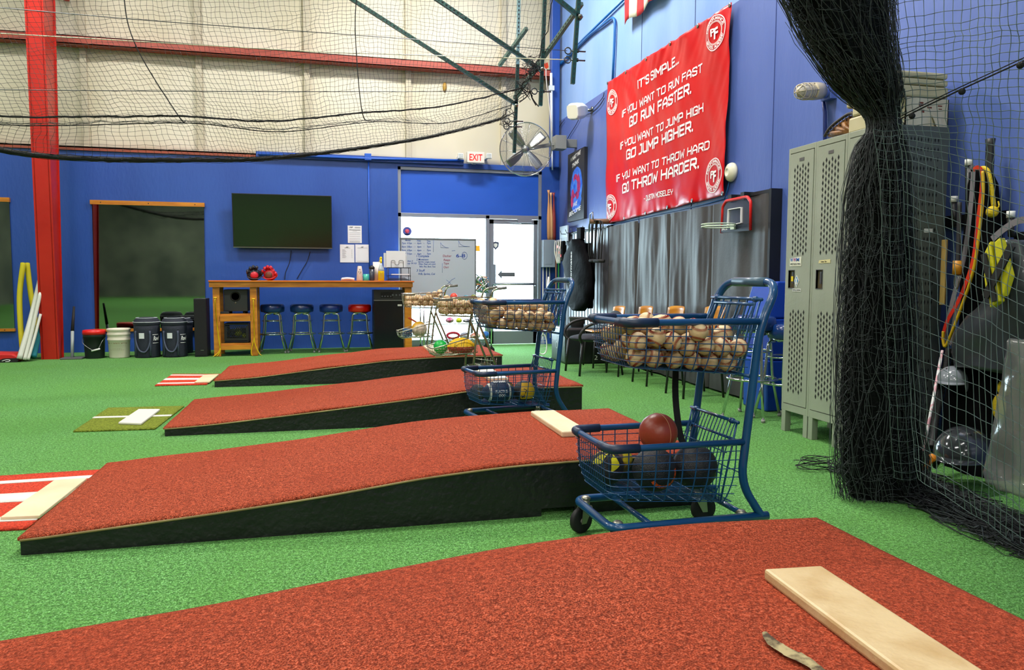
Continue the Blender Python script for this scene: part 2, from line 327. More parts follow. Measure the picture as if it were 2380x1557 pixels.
# ================================================================ pitching mounds
wood=mat('plywood_edge',(176,150,104),.7,c2=(150,122,80),ns=20,stretch=(.2,1,1))
blackp=mat('black_painted_plywood',(15,17,17),.42,c2=(24,26,26),ns=5,nd=3,bump=.06,bs=30)
rub=mat('cream_rubber',(218,196,156),.5,c2=(232,214,178),ns=3,nd=4,bump=.02,bs=60)
rubd=mat('stained_cream_rubber',(214,188,142),.45,c2=(186,150,96),ns=7,nd=6,mix=(.42,.74),bump=.02,bs=60)
def mound(name,x0,y0,L,Wd,label,prof,rubx,rubrot=0,notch=None,rm=rub,rlen=.61,turfh=.012,rx2=None,rw=.15,warp=0,scar=None):
    t=thing(name,label,'pitching mound',(x0+L/2,y0+Wd/2,0),0,'portable pitching mounds in a row')
    def hz(x):
        for i in range(len(prof)-1):
            a,c=prof[i],prof[i+1]
            if x<=c[0]: k=(x-a[0])/(c[0]-a[0]); return a[1]+(c[1]-a[1])*k
        return prof[-1][1]
    n=60; xs=[L*i/n for i in range(n+1)]
    def hzs(x): return sum(hz(min(max(x+o,0),L)) for o in (-.1,-.05,0,.05,.1))/5
    def wob(x,s): return warp*noise.noise(Vector((x*1.5,s*4.1,x0)))
    poly=[(x0+x,y0+wob(x,1)*.3,hzs(x)) for x in xs]
    b=MB()
    # hollow plywood box: side panels, ends, deck
    def panel(yy,th,nt):
        low=[]
        if nt: low=[(L,0),(nt[1],0),(nt[1],.035),(nt[0],.035),(nt[0],0),(0,0)]
        else: low=[(L,0),(0,0)]
        b.prism([(x0+x,yy,hzs(x)) for x in xs]+[(x0+x,yy,z) for x,z in low],(0,th,0))
    panel(y0+.002,.02,notch); panel(y0+Wd-.022,.02,notch)
    b.box((x0,y0+.022,0),(x0+.02,y0+Wd-.022,hzs(0)-.001)); b.box((x0+L-.02,y0+.022,0),(x0+L,y0+Wd-.022,hzs(L)-.001))
    b.build('side_frame',blackp,t)
    def deck(u,v): return (x0+u*L,y0+v*Wd,hzs(u*L)+.0)
    d=MB(); d.grid(lambda u,v:(x0+.001+u*(L-.002),y0-.007+v*(Wd+.014),hzs(u*L)),60,2,0,(0,0,.0085)); d.build('plywood_deck',wood,t)
    def tf(u,v):
        x=u*L; e=min(u*L,(1-u)*L,v*Wd,(1-v)*Wd); dz=-.006*math.exp(-e/.012)
        return (x0-.008+u*(L+.016),y0-.003+v*(Wd+.006),hzs(x)+.0085+turfh+dz+.006*noise.noise(Vector((x*2.3,v*3,x0)))+abs(wob(x,v))*.3)
    s=MB(); s.grid(tf,110,46,0,(0,0,-turfh)); s.build('turf_cover',redturf,t)
    sx,sy=rubx; zz=hzs(sx)+.0085+turfh
    m=Matrix.Rotation(rubrot,3,'Z'); hh=.032
    sl=(hzs(sx+.1)-hzs(sx-.1))/.2
    b=MB(); pts=[]
    for (a,c) in ((-rw/2,-rlen/2),(rw/2,-rlen/2),(rw/2,rlen/2),(-rw/2,rlen/2)):
        v=m@Vector((a,c,0)); pts.append((x0+sx+v.x,y0+sy+v.y,zz-.004+sl*v.x))
    b.prism(pts,(0,0,hh)); r=b.build('pitching_rubber',rm,t,bevel=.008)
    if scar:
        b=MB(); cx,cy=scar
        def sf(u,v):
            a=(u-.5)*.22; w=(.018+.007*noise.noise(Vector((u*5,1,0))))*math.sin(PI*min(max(u,.02),.98))**.4*(v-.5)*2
            X=x0+cx+w+.012*math.sin(u*6); Y=y0+cy+a; return (X,Y,hzs(cx)+.0085+turfh+.009+.002*noise.noise(Vector((u*20,v*9,0)))-.004*abs(v-.5))
        b.grid(sf,30,6,0); b.build('worn_patch',mat('worn_backing',(78,62,44),.9,c2=(176,160,116),ns=30,nd=4,mix=(.4,.6)),t)
    return t
P3=[(0,.055),(.71,.111),(1.12,.15),(1.565,.206),(1.94,.235),(2.3,.243),(2.9,.243)]
mound('pitching_mound',-1.172,3.2,2.885,1.21,'red turf pitching mound just left of the nearest blue cart, notched black side',P3,(2.41,.75),R(0),notch=(2.1,2.26),rlen=.62)
P2=[(0,.045),(.32,.063),(1.02,.125),(1.8,.2),(2.1,.237),(2.4,.243),(2.985,.243)]
mound('pitching_mound',-1.09,5.43,2.985,1.21,'red turf pitching mound with the green striking mat at its foot',P2,(2.4,.6),0,rlen=.6,warp=.02)
P1=[(0,.055),(.39,.08),(1.08,.155),(1.68,.216),(2.1,.237),(2.4,.243),(2.9,.243)]
mound('pitching_mound',-1.095,7.78,2.9,1.21,'farthest red turf pitching mound, in front of the wooden counter',P1,(2.25,.7),0,rlen=.6,warp=.03)
P4=[(0,.05),(.71,.111),(1.12,.15),(1.55,.2),(1.9,.24),(2.25,.258),(2.6,.258),(3.0,.24)]
M4=mound('pitching_mound',-1.35,.95,2.97,1.25,'nearest red turf pitching mound along the bottom edge, stained plate and worn patch',P4,(2.54,.47),R(-3.5),rlen=.62,rm=rubd,rw=.17,scar=(2.30,.39))
# ---- striking mats at the feet
def smat(label,c,p,stripes,plate,pm,mt):
    """p: corner px nearLeft, nearRight, farRight, farLeft on the floor"""
    q=[at(*v,z=0) for v in p]
    t=thing('striking_mat',label,'mat',(sum(v.x for v in q)/4,sum(v.y for v in q)/4,0),0)
    def f(u,v,z): a=q[0].lerp(q[1],u); c_=q[3].lerp(q[2],u); w=a.lerp(c_,v); return (w.x,w.y,z+.002*noise.noise(Vector((w.x*4,w.y*4,0))))
    b=MB(); b.grid(lambda u,v:f(u,v,.011),24,16,0,(0,0,-.011)); b.build('turf_pad',mt,t)
    b=MB()
    for v0,v1 in stripes: b.grid(lambda u,v:f(u,v0+(v1-v0)*v,.014),24,2,0,(0,0,-.004))
    b.build('white_stripe',MATS['white_line'],t)
    k=[at(*v,z=.025) for v in plate]
    b=MB(); b.prism([(v.x,v.y,.012) for v in k],(0,0,.016)); b.build('home_plate',pm,t,bevel=.004)
mt1=turf('orange_red_turf',(200,50,30),(232,90,64),(215,70,50),fine=240); mt2=turf('olive_turf',(84,104,28),(150,160,60),(120,134,44),fine=200)
smat('orange-red striking mat with three white stripes, by the left edge of the photo',0,[(-260,1248),(60,1232),(250,1094),(-130,1118)],[(.1,.17),(.42,.58),(.8,.86)],[(0,1203),(92,1199),(202,1112),(125,1117)],rub,mt1)
smat('olive green striking mat with one white line and a white plate',0,[(170,1005),(360,999),(428,946),(252,950)],[(.5,.56)],[(275,982),(328,984),(372,951),(322,951)],mat('white_rubber',(228,226,214),.5),mt2)
smat('small orange-red striking mat with white stripes at the foot of the farthest mound',0,[(360,898),(480,895),(512,871),(402,871)],[(.1,.18),(.42,.58),(.82,.9)],[(452,888),(487,887),(508,870),(474,871)],rub,mt1)
# ================================================================ baseballs and carts
import numpy as np
leather=mat('baseball_leather',(216,190,146),.55,c2=(176,140,92),ns=22,nd=4,mix=(.45,.8),bump=.02,bs=90)
stitchm=mat('red_stitch',(158,44,28),.6)
def seam(T,r,A=.44):
    ph=PI/2-(PI/2-A)*math.cos(T); th=T/2+A*math.sin(2*T)
    return Vector((r*math.sin(ph)*math.cos(th),r*math.sin(ph)*math.sin(th),r*math.cos(ph)))
BR=.0365
def ball_stitch(r=BR):
    b=MB(); n=96
    b.tube([seam(4*PI*i/n,r+.0001) for i in range(n)],.0005,3,0,closed=True)
    for i in range(0,n):
        T=4*PI*(i+.5)/n; p=seam(T,r); t=(seam(T+.02,r)-seam(T-.02,r)).normalized(); nrm=p.normalized(); s=nrm.cross(t)
        for sg in (-1,1):
            q=(p+s*sg*.0052-t*.0022).normalized()*(r+.0008); b.tube([p.normalized()*(r+.0007),q],.00085,3,0,caps=False)
    return b
_bs=ball_stitch()
_b=MB(); _b.ball((0,0,0),BR,24,14)
proto=_b.build('baseball',leather,world=False); ps=_bs.build('stitching',stitchm,proto,world=False)
_b=MB(); _b.ball((0,0,0),BR,16,10,0)
for T in range(40):
    p=seam(4*PI*T/40,BR+.0003); q=seam(4*PI*(T+1)/40,BR+.0003); _b.tube([p,q],.0016,3,1,caps=False)
far=_b.build('baseball',[leather,stitchm],world=False)
def pack(n,lo,hi,r,floor,taper,seed,it=700):
    """settle n balls in a tapered box; lo/hi: x,y bounds at the bottom; floor(x)->z; taper: widening per metre"""
    rg=np.random.default_rng(seed); P=np.zeros((n,3)); P[:,0]=rg.uniform(lo[0]+r,hi[0]-r,n); P[:,1]=rg.uniform(lo[1]+r,hi[1]-r,n)
    f0=floor(P[:,0]); P[:,2]=f0+r+rg.uniform(0,.34,n)
    for k in range(it):
        if k<it*.8: P[:,2]-=.0016
        for _ in range(3):
            D=P[:,None]-P[None]; d=np.sqrt((D**2).sum(2))+np.eye(n)*9; ov=np.clip(2*r*1.012-d,0,None)
            P+=(D/d[...,None]*ov[...,None]*.42).sum(1)
            fz=floor(P[:,0]); h=np.clip(P[:,2]-fz-r,0,.3)*taper
            P[:,0]=np.clip(P[:,0],lo[0]+r-h*.12,hi[0]-r+h*.3); P[:,1]=np.clip(P[:,1],lo[1]+r-h,hi[1]-r+h); P[:,2]=np.maximum(P[:,2],floor(P[:,0])+r)
    return P
def fill(root,n,lo,hi,floor,taper,seed,label,group,near,ztop):
    M=wm(root); rnd=random.Random(seed)
    for p in pack(n,lo,hi,BR,floor,taper,seed):
        if p[2]>ztop: continue
        src=proto if near else far
        o=src.copy(); COL.objects.link(o); o.location=M@Vector(p); o.rotation_euler=(rnd.uniform(0,6.28),rnd.uniform(0,6.28),rnd.uniform(0,6.28))
        tag(o,label,'baseball',group)
        if near: c=ps.copy(); COL.objects.link(c); c.parent=o
bluep=mat('blue_cart_enamel',(14,66,112),.28,c2=(18,74,122),ns=4,coat=.4); bluebump=mat('dark_blue_bumper',(26,44,72),.4)
def basket(B,x0,x1,Wd,zr,zb0,zb1,ins,fi,ri,levels,ribs,fribs,rw=.0022,mi=0,flat=.7):
    """wire tub: rim rectangle (x0..x1, 0..Wd) at zr, sunk to zb0 (front)..zb1 (rear)"""
    def lev(t):   # t 0 rim, 1 bottom; returns inset
        k=t**3; return k
    def zz(x,t): 
        zb=zb0+(zb1-zb0)*(x-x0)/(x1-x0); return zr+(zb-zr)*t
    rr=.05
    def loop(t,n=6):
        k=lev(t); a=x0+fi*k; yl=ins*k; yh=Wd-ins*k; xr=x1-ri*t
        pts=roundpath([(xr,yl,0),(a,yl,0),(a,yh,0),(xr,yh,0)],rr,n); return [Vector((p.x,p.y,zz(p.x,t))) for p in pts]
    for i in range(1,levels+1): B.tube(loop(i/levels),rw*.85,5,mi,caps=False)
    B.tube([loop(1)[0],loop(1)[-1]],rw,5,mi); B.tube([loop(.5)[0],loop(.5)[-1]],rw,5,mi)
    n=10
    for i in range(ribs):
        u=(i+.5)/ribs; x=x0+rr+(x1-x0-rr-.01)*u; pts=[]
        for j in range(n+1):
            t=j/n; pts.append((x+(fi*.35*(1-u)-ri*u)*lev(t),ins*lev(t),zz(x,t)))
        top=list(pts); bot=[(p[0],Wd-p[1],p[2]) for p in pts[::-1]]
        B.tube(top+bot,rw*1.25,5,mi)
    for i in range(fribs):
        u=(i+.5)/fribs; pts=[]
        for j in range(n+1):
            t=j/n; k=lev(t); y=ins*k+(Wd-2*ins*k)*(.06+.88*u); e=abs(u-.5)*2; cx=rr*(1-math.sqrt(max(0,1-max(0,(e-.75)/.25)**2)))*.8
            pts.append((x0+fi*k+cx,y,zz(x0,t)))
        y=ins+(Wd-2*ins)*(.06+.88*u); pts+=[(x0+fi+(x1-ri-x0-fi)*q,y,zz(x0+(x1-x0)*q,1)) for q in (.3,.6,1)]
        B.tube(pts,rw*.9,5,mi)
def caster(parent,x,y,ang,r=.055,off=.025):
    b=MB(); wx,wy=x+off*math.cos(ang),y+off*math.sin(ang); s=Vector((-math.sin(ang),math.cos(ang),0))
    b.cyl((x,y,.105),(x,y,.142),.018,14); b.lathe([(.0,.142),(.02,.142),(.022,.147),(.012,.156),(0,.157)],14,(x,y,0)); b.lathe([(.028,.112),(.03,.104),(.02,.1)],14,(x,y,0))
    for sg in (-1,1):
        o=s*sg*.018; b.prism([Vector((x,y,.108))+o-Vector((math.cos(ang),math.sin(ang),0))*.022,Vector((x,y,.108))+o+Vector((math.cos(ang),math.sin(ang),0))*.03,Vector((wx,wy,r-.012))+o+Vector((math.cos(ang),math.sin(ang),0))*.012,Vector((wx,wy,r-.012))+o-Vector((math.cos(ang),math.sin(ang),0))*.012],s*sg*.003)
    c=b.build('caster_fork',mat('galvanised',(168,165,150),.35,.8),parent,world=False)
    w=MB(); Mx=Matrix.Rotation(R(90),3,'X'); Mz=Matrix.Rotation(ang,3,'Z')@Mx
    w.lathe([(r*.72,-.012),(r*.95,-.012),(r,-.008),(r,.008),(r*.95,.012),(r*.72,.012)],28,(wx,wy,r),0,Mz); w.lathe([(0,-.008),(r*.72,-.0085),(r*.72,.0085),(0,.008)],24,(wx,wy,r),1,Mz); w.lathe([(0,-.014),(.012,-.014),(.012,.014),(0,.014)],12,(wx,wy,r),1,Mz)
    w.build('wheel',[MATS['black_rubber'],mat('grey_hub',(150,148,138),.5)],c,world=False)
def blue_cart(label,loc,rz,W_=.40,L1=.57,L2=.635,strap=True):
    t=thing('ball_cart',label,'cart',loc,rz,'two-tier blue carts')
    r=.0135; zl,zu=.44,.915
    # side posts with handle: one bent tube
    side=[(.70,.135),(.672,.135),(.575,.275),(.592,.44),(.642,.9),(.722,1.068)]
    near=[(x,0,z) for x,z in side]; top=[]; farp=[(x,W_,z) for x,z in side[::-1]]
    b=MB(); b.tube(roundpath(near[:-1]+[near[-1]]+farp,.095,8),.0165,12)
    b.tube([(.57,0,zl),(.57,W_,zl)],.006,8); b.tube([(.6,0,.70),(.6,W_,.70)],.007,8)
    b.build('post_frame',bluep,t,world=False)
    MB().tube([(.722,.085,1.068),(.722,W_-.085,1.068)],.0195,14).build('handle_grip',mat('grey_blue_grip',(62,92,112),.35),t,world=False)
    b=MB(); b.tube(roundpath([(.70,0,.135),(.03,0,.135),(.03,W_,.135),(.70,W_,.135)],.06,7),.0175,12); b.tube([(.2,0,.132),(.2,W_,.132)],.012,10); b.tube([(.62,0,.132),(.62,W_,.132)],.012,10)
    b.build('base_frame',bluep,t,world=False)
    for nm,x0,x1,zr,z0,z1,lv,fr in (('upper_basket',.082,L2,zu,.745,.70,7,13),('lower_basket',.015,L1+.02,zl,.235,.19,7,15)):
        b=MB(); basket(b,x0,x1,W_,zr,z0,z1,.032,.03,.035,lv,9,fr)
        b.tube(roundpath([(x1,0,zr),(x0,0,zr),(x0,W_,zr),(x1,W_,zr)],.05,6),r,12)
        o=b.build(nm,bluep,t,world=False)
        for (q,a0) in (((x0,0),0),((x0,W_),1)):
            p=roundpath([(x0+.12 if a0==0 else x0,0 if a0==0 else W_-.09,zr),(q[0],q[1],zr),(x0 if a0==0 else x0+.12,.09 if a0==0 else W_,zr)],.05,6)
            MB().tube(p,r+.0045,12).build('corner_bumper',bluebump,o,world=False)
    def gate(nm,zt,zb,xt,xb,nw,cross,curve=0,thick=.0024):
        b=MB(); P_=lambda u,v:(xb+(xt-xb)*v+curve*math.sin(PI*v),.022+(W_-.044)*u,zb+(zt-zb)*v)
        for i in range(nw): u=(i+.5)/nw; b.tube([P_(u,j/8) for j in range(9)],thick,5)
        for v in cross: b.tube([P_(0,v),P_(1,v)],thick*1.1,5)
        b.tube([P_(-.03,1),P_(1.03,1)],.007,8); b.tube([P_(0,0),P_(0,1)],.004,6); b.tube([P_(1,0),P_(1,1)],.004,6)
        for u in (.1,.9): b.lathe([(.009,-.012),(.012,-.008),(.012,.008),(.009,.012)],8,P_(u,1),0,Matrix.Rotation(R(90),3,'X'))
        b.build(nm,bluep,t,world=False)
    gate('rear_gate',.515,.2,.565,.50,14,(.08,.35,.62),-.02)
    # folding seat gate of the upper basket
    gate('seat_gate',1.0,.715,.655,.575,6,(.05,.3),0,.0045)
    b=MB(); P_=lambda u,v:(.60+.05*v,.05+(W_-.1)*u,.86+.125*v)
    for u in (.02,.3,.65,.95): b.tube([P_(u,0),P_(u,.9),P_(u+.035,1),P_(u+.07,.9),P_(u+.07,0)],.003,6)
    b.tube([P_(0,.95),P_(1,.95)],.0065,8); b.build('seat_flap',bluep,t,world=False)
    b=MB(); pts=smoothpath([(.46,W_-.06,.71),(.455,W_-.07,.6),(.46,W_-.08,.5),(.475,W_-.09,.4),(.50,W_-.1,.34)],5)
    for p,q in zip(pts,pts[1:]): b.bar(p,q,.028,.005,0,(0,1,0))
    if strap: b.build('hanging_strap',mat('black_webbing',(16,17,18),.8),t,world=False)
    caster(t,.065,.03,R(200)); caster(t,.065,W_-.03,R(200)); caster(t,.60,.03,0,.058); caster(t,.60,W_-.03,0,.058)
    return t
fl_up=lambda x:.752+(.707-.752)*(x/.62)
C1=blue_cart('nearest blue two-tier cart of baseballs, between the two nearest mounds',(1.0,2.59,0),R(1.5))
C2=blue_cart('blue two-tier cart farther back, a blue football in its lower basket',(.955,4.84,0),R(9),.36,.56,.635,False)
fill(C1,84,(.108,.036),(.60,.364),fl_up,.55,3,'scuffed cream baseball with red stitching heaped in the nearest blue cart','baseballs in the nearest blue cart',True,.95)
fill(C2,72,(.108,.036),(.60,.324),fl_up,.5,5,'worn cream baseball heaped in the farther blue cart','baseballs in the farther blue cart',False,.935)
# ---- chrome carts
def chrome_cart(label,loc,rz):
    W_=.34; t=thing('ball_cart',label,'cart',loc,rz,'chrome wire carts'); ch=mat('worn_chrome',(186,180,160),.24,1)
    b=MB(); basket(b,0,.52,W_,.878,.715,.69,.03,.03,.02,6,20,9,.0018); b.tube(roundpath([(.52,0,.895),(0,0,.878),(0,W_,.878),(.52,W_,.895)],.03,5),.0055,8); b.bar((0,.0,.868),(.13,-.004,.868),.006,.02)
    b.build('upper_basket',ch,t,world=False)
    b=MB(); basket(b,-.07,.38,W_,.42,.325,.33,.03,.03,.02,4,22,9,.0016); b.tube(roundpath([(.38,0,.52),(-.07,0,.40),(-.07,W_,.40),(.38,W_,.52)],.03,5),.005,8); b.tube([(.38,0,.36),(-.04,0,.325)],.005,8); b.tube([(.38,W_,.36),(-.04,W_,.325)],.005,8)
    for k in range(8): u=k/7; b.tube([(.0+.38*u,0,.42+.1*u),(.0+.38*u,.01,.36)],.0016,4)
    for x in (.05,.14,.23): b.tube(smoothpath([(x,0,.40),(x+.02,.0,.45+x*.2)],3),.0018,4)
    b.build('lower_basket',ch,t,world=False)
    for y in (0,W_):
        MB().tube(smoothpath([(.46,y,.88),(.385,y,.64),(.33,y,.2),(.31,y,.03)],6),.0115,8).build('leg',ch,t,world=False)
        MB().tube(smoothpath([(.38,y,.66),(.5,y,.38),(.64,y,.03)],6),.0115,8).build('leg',ch,t,world=False)
        b=MB(); b.tube(roundpath([(.5,y,.86),(.53,y,.97),(.66,y,.985)],.05,6),.010,8); b.build('handle_bar',ch,t,world=False)
        MB().tube([(.575,y,.976),(.67,y,.986)],.0145,10).build('handle_grip',mat('grey_grip',(112,112,106),.5),t,world=False)
        for x in (.31,.64):
            w=MB(); w.lathe([(0,-.01),(.03,-.01),(.03,.01),(0,.01)],16,(x,y,.03),0,Matrix.Rotation(R(90),3,'X')); w.build('wheel',MATS['black_rubber'],t,world=False)
    b=MB()
    for k in range(7): y=W_*(k+.5)/7; b.tube([(.32,y,.2),(.56,y,.22)],.0018,4)
    for x in (.32,.44,.56): b.tube([(x,0,.21),(x,W_,.21)],.003,5)
    for k in range(6): x=.42+.03*k; b.tube([(x,0,.3),(x-.01,0,.12)],.0016,4)
    b.tube([(.33,0,.3),(.56,0,.26)],.004,6); b.tube([(.33,0,.13),(.62,0,.13)],.004,6)
    b.build('rear_rack',ch,t,world=False)
    return t
C3=chrome_cart('chrome wire cart of baseballs with a green ball and a yellow football below',(1.035,7.12,0),R(3))
C4=chrome_cart('chrome wire cart of baseballs by the counter end, farthest back',(.925,9.35,0),R(2))
fl3=lambda x:.722+0*x
fill(C3,46,(.03,.035),(.49,.305),fl3,.2,8,'worn tan baseball heaped in the chrome cart with the green ball below','baseballs in the nearer chrome cart',False,.9)
fill(C4,46,(.03,.035),(.49,.305),fl3,.2,9,'pale baseball heaped in the farthest chrome cart by the counter','baseballs in the farthest chrome cart',False,.9)
bpy.data.objects.remove(ps); bpy.data.objects.remove(proto); bpy.data.objects.remove(far)
# ---- bigger balls in the carts
def sball(nm,label,cat,cart,c,r,m,rot=(0,0,0),sc=(1,1,1),grp=None,extra=None):
    p=wm(cart)@Vector(c); b=MB(); b.ball((0,0,0),r,32,20,0,sc)
    o=b.build(nm,m,world=False); o.location=p; o.rotation_euler=rot; tag(o,label,cat,grp)
    if extra: extra(o,r)
    return o
def seamline(o,r,m=None,ax=0,n=40,nm='seam',rad=.0013,pr=1.004):
    b=MB(); b.tube([((0,math.cos(2*PI*i/n)*r*pr,math.sin(2*PI*i/n)*r*pr) if ax==0 else (math.cos(2*PI*i/n)*r*pr,math.sin(2*PI*i/n)*r*pr,0)) for i in range(n)],rad,4,0,closed=True)
    return b.build(nm,m or mat('pale_stitch',(200,150,110),.6),o,world=False)
blk=mat('black_ball_skin',(26,28,34),.5,bump=.05,bs=220); oxb=mat('oxblood_leather',(140,52,34),.38,c2=(156,64,42),ns=5,bump=.01,bs=60)
sball('medicine_ball','oxblood leather ball with a pale seam on top in the nearest blue cart','ball',C1,(.348,.27,.435),.081,oxb,(.25,.0,.25),extra=lambda o,r:seamline(o,r))
o=sball('medicine_ball','black ball with an orange arc, middle of the nearest cart\'s lower basket','ball',C1,(.265,.132,.317),.088,blk,(0,0,.1))
b=MB()
for i in range(10):
    a0=R(-150+17*i); f=lambda a,rr,q:(math.cos(a)*rr,-math.sqrt(max(0,q*q-rr*rr)),math.sin(a)*rr)
    b.add([f(a0,.047,.0885),f(a0+R(14),.047,.0885),f(a0+R(14),.06,.0885),f(a0,.06,.0885)],[(0,1,2,3)])
b.build('orange_arc',mat('orange_print',(226,84,20),.5),o,world=False)
sball('medicine_ball','plain black pebbled ball beside the orange-arc ball','ball',C1,(.452,.142,.314),.0905,blk,extra=lambda o,r:seamline(o,r,MATS['black_rubber'],1))
o=sball('medicine_ball','black and yellow ball at the front of the nearest cart\'s lower basket','ball',C1,(.095,.215,.315),.07,blk,(.3,0,.2))
b=MB()
for a0 in (20,100,170,250):
    b.grid(lambda u,v:tuple(Vector((math.cos(R(a0+40*u))*math.cos(R(15+45*v+20*u)),math.sin(R(a0+40*u))*math.cos(R(15+45*v+20*u)),math.sin(R(15+45*v+20*u))))*.071),8,4)
b.build('yellow_panel',mat('yellow_print',(225,215,30),.5),o,world=False)
sball('medicine_ball','worn brown and yellow ball behind the black and yellow one','ball',C1,(.19,.325,.318),.062,mat('brown_ball_skin',(96,62,40),.5,c2=(200,180,40),ns=12,mix=(.55,.6)))
# farther blue cart, lower basket
def football(label,p,rz,L,r,m,stripe,lace=True,name='football',half=None):
    t=thing(name,label,'ball',p,rz); pr=[]
    for i in range(21): u=i/20*2-1; pr.append((max(.0001,r*(1-abs(u)**2.1)**.8),u*L/2))
    Mx=Matrix.Rotation(R(90),3,'Y'); b=MB(); b.lathe(pr,24,(0,0,0),0,Mx); b.build('shell',m,t,world=False)
    if half:
        b=MB()
        prh=[(a*1.006+.0003,z) for a,z in pr]
        n=24; vs=[]; fs=[]
        for (a,z) in prh:
            for j in range(n//2+1): an=PI+PI*j/(n//2); vs.append((z,a*math.cos(an),a*math.sin(an)))
        w=n//2+1
        for i in range(20): fs+=[(i*w+j,i*w+j+1,(i+1)*w+j+1,(i+1)*w+j) for j in range(w-1)]
        b.add(vs,fs,0,True); b.build('lower_panel',half,t,world=False)
    if stripe:
        for s in (-1,1):
            q=[(r*(1-abs(u)**2.1)**.8+.0006,u*L/2) for u in (s*.50,s*.56,s*.62)]; b=MB(); vs=[]; b.lathe([(a*1.0,z) for a,z in q],24,(0,0,0),0,Mx); 
            b.f=[f for f in b.f if len(f)==4]; b.m=[0]*len(b.f); b.sm=[True]*len(b.f); b.build('white_stripe',MATS['white_line'],t,world=False)
    if lace:
        b=MB(); b.bar((-L*.17,-r*.35,r*.93),(L*.17,-r*.35,r*.93),.004,.003)
        for i in range(7): x=L*(-.15+.05*i); b.bar((x,-r*.5,r*.87),(x,-r*.2,r*.985),.005,.004)
        b.build('laces',MATS['white_ink'],t,world=False)
    return t
M2=wm(C2)
fb=football('navy football with white stripes lying in the farther blue cart',M2@Vector((.19,.105,.30)),R(6),.25,.078,mat('navy_football',(20,48,84),.45,bump=.05,bs=200),True)
def ft(x,y,d): return (x,-.0785*math.cos((y-.0)/.0785*1)-.0005-d,math.sin(y/.0785)*.0785)
for s,y,w in (('PRACTICE',.004,.085),('1000',-.024,.06)):
    o=text('lettering',s,lambda x,y_,d,y=y:(x,-math.sqrt(max(.0001,.0772**2-(y_+y)**2))-.0008-d,y_+y),w,.02,None,MATS['white_ink'],.0006,'CENTER')
    Mi=o.matrix_basis
    for v in o.data.vertices: v.co=v.co+o.location
    o.location=(0,0,0); o.parent=fb
o=sball('medicine_ball','yellow-faced black ball beside the navy football','ball',C2,(.39,.12,.292),.074,blk,(0,0,.1))
b=MB()
b.grid(lambda u,v:tuple(Vector((math.cos(R(-130+95*u))*math.cos(R(-35+90*v)),math.sin(R(-130+95*u))*math.cos(R(-35+90*v)),math.sin(R(-35+90*v))))*.079),12,10); b.build('yellow_panel',mat('mustard_print',(206,160,20),.5),o,world=False)
b=MB(); b.ball((0,-.001,-.02),.0795,16,10); b.v=[v for v in b.v]
bz=MB(); bz.tube([(-.03,-.081,.03),(-.01,-.084,.02),(-.02,-.083,.0)],.003,5); bz.tube([(-.045,-.071,-.02),(-.02,-.078,-.03)],.003,5); bz.tube([(-.04,-.069,-.035),(-.022,-.08,-.012)],.003,5); bz.build('black_mark',MATS['black_ink'],o,world=False)
sball('medicine_ball','black ball at the rear of the farther blue cart','ball',C2,(.455,.26,.275),.062,blk)
sball('medicine_ball','grey-brown ball seen behind the navy football','ball',C2,(.10,.26,.28),.058,mat('taupe_ball_skin',(84,80,70),.6,bump=.04,bs=200))
o=sball('medicine_ball','black and yellow topped ball behind the yellow-faced one','ball',C2,(.31,.265,.287),.065,mat('dark_yellow_cap',(40,38,34),.6,c2=(150,116,30),ns=6,mix=(.5,.55)))
# chrome carts, lower baskets
M3=wm(C3)
sball('playground_ball','bright green ball in the nearer chrome cart','ball',C3,(.045,.17,.403),.07,mat('bright_green_vinyl',(24,176,72),.3),grp=None)
football('yellow and red foam football in the nearer chrome cart',M3@Vector((.235,.09,.41)),R(2),.29,.088,mat('yellow_foam',(238,190,20),.55,bump=.04,bs=60),False,False,half=mat('red_foam',(190,40,28),.55))
sball('medicine_ball','small black ball behind the yellow and red football','ball',C3,(.235,.25,.41),.068,mat('olive_black_ball',(56,46,30),.6,c2=(150,110,30),ns=8,mix=(.5,.6)))
sball('playground_ball','yellow ball with a white side in the farthest chrome cart','ball',C4,(.20,.13,.43),.10,mat('yellow_vinyl',(228,176,48),.4,c2=(226,214,190),ns=2.2,mix=(.5,.56)))
M4_=wm(C4)
def put(p): return M4_@Vector(p)
p=put((.05,.10,.33)); b=MB(); b.box((p.x-.06,p.y-.06,p.z),(p.x+.05,p.y+.06,p.z+.11)); tag(b.build('cardboard_box',mat('navy_box',(24,78,120),.5),bevel=.008),'small navy box at the front of the farthest chrome cart','box')
p0,p1=put((.16,.25,.36)),put((.14,.26,.54)); b=MB(); b.tube(smoothpath([p0,(p0+p1)/2+Vector((.06,0,.03)),p1+Vector((-.06,0,.03))],5),.012,8); tag(b.build('plastic_scoop',mat('orange_plastic',(220,80,30),.4)),'orange and blue plastic scoop sticking out of the farthest chrome cart','scoop')
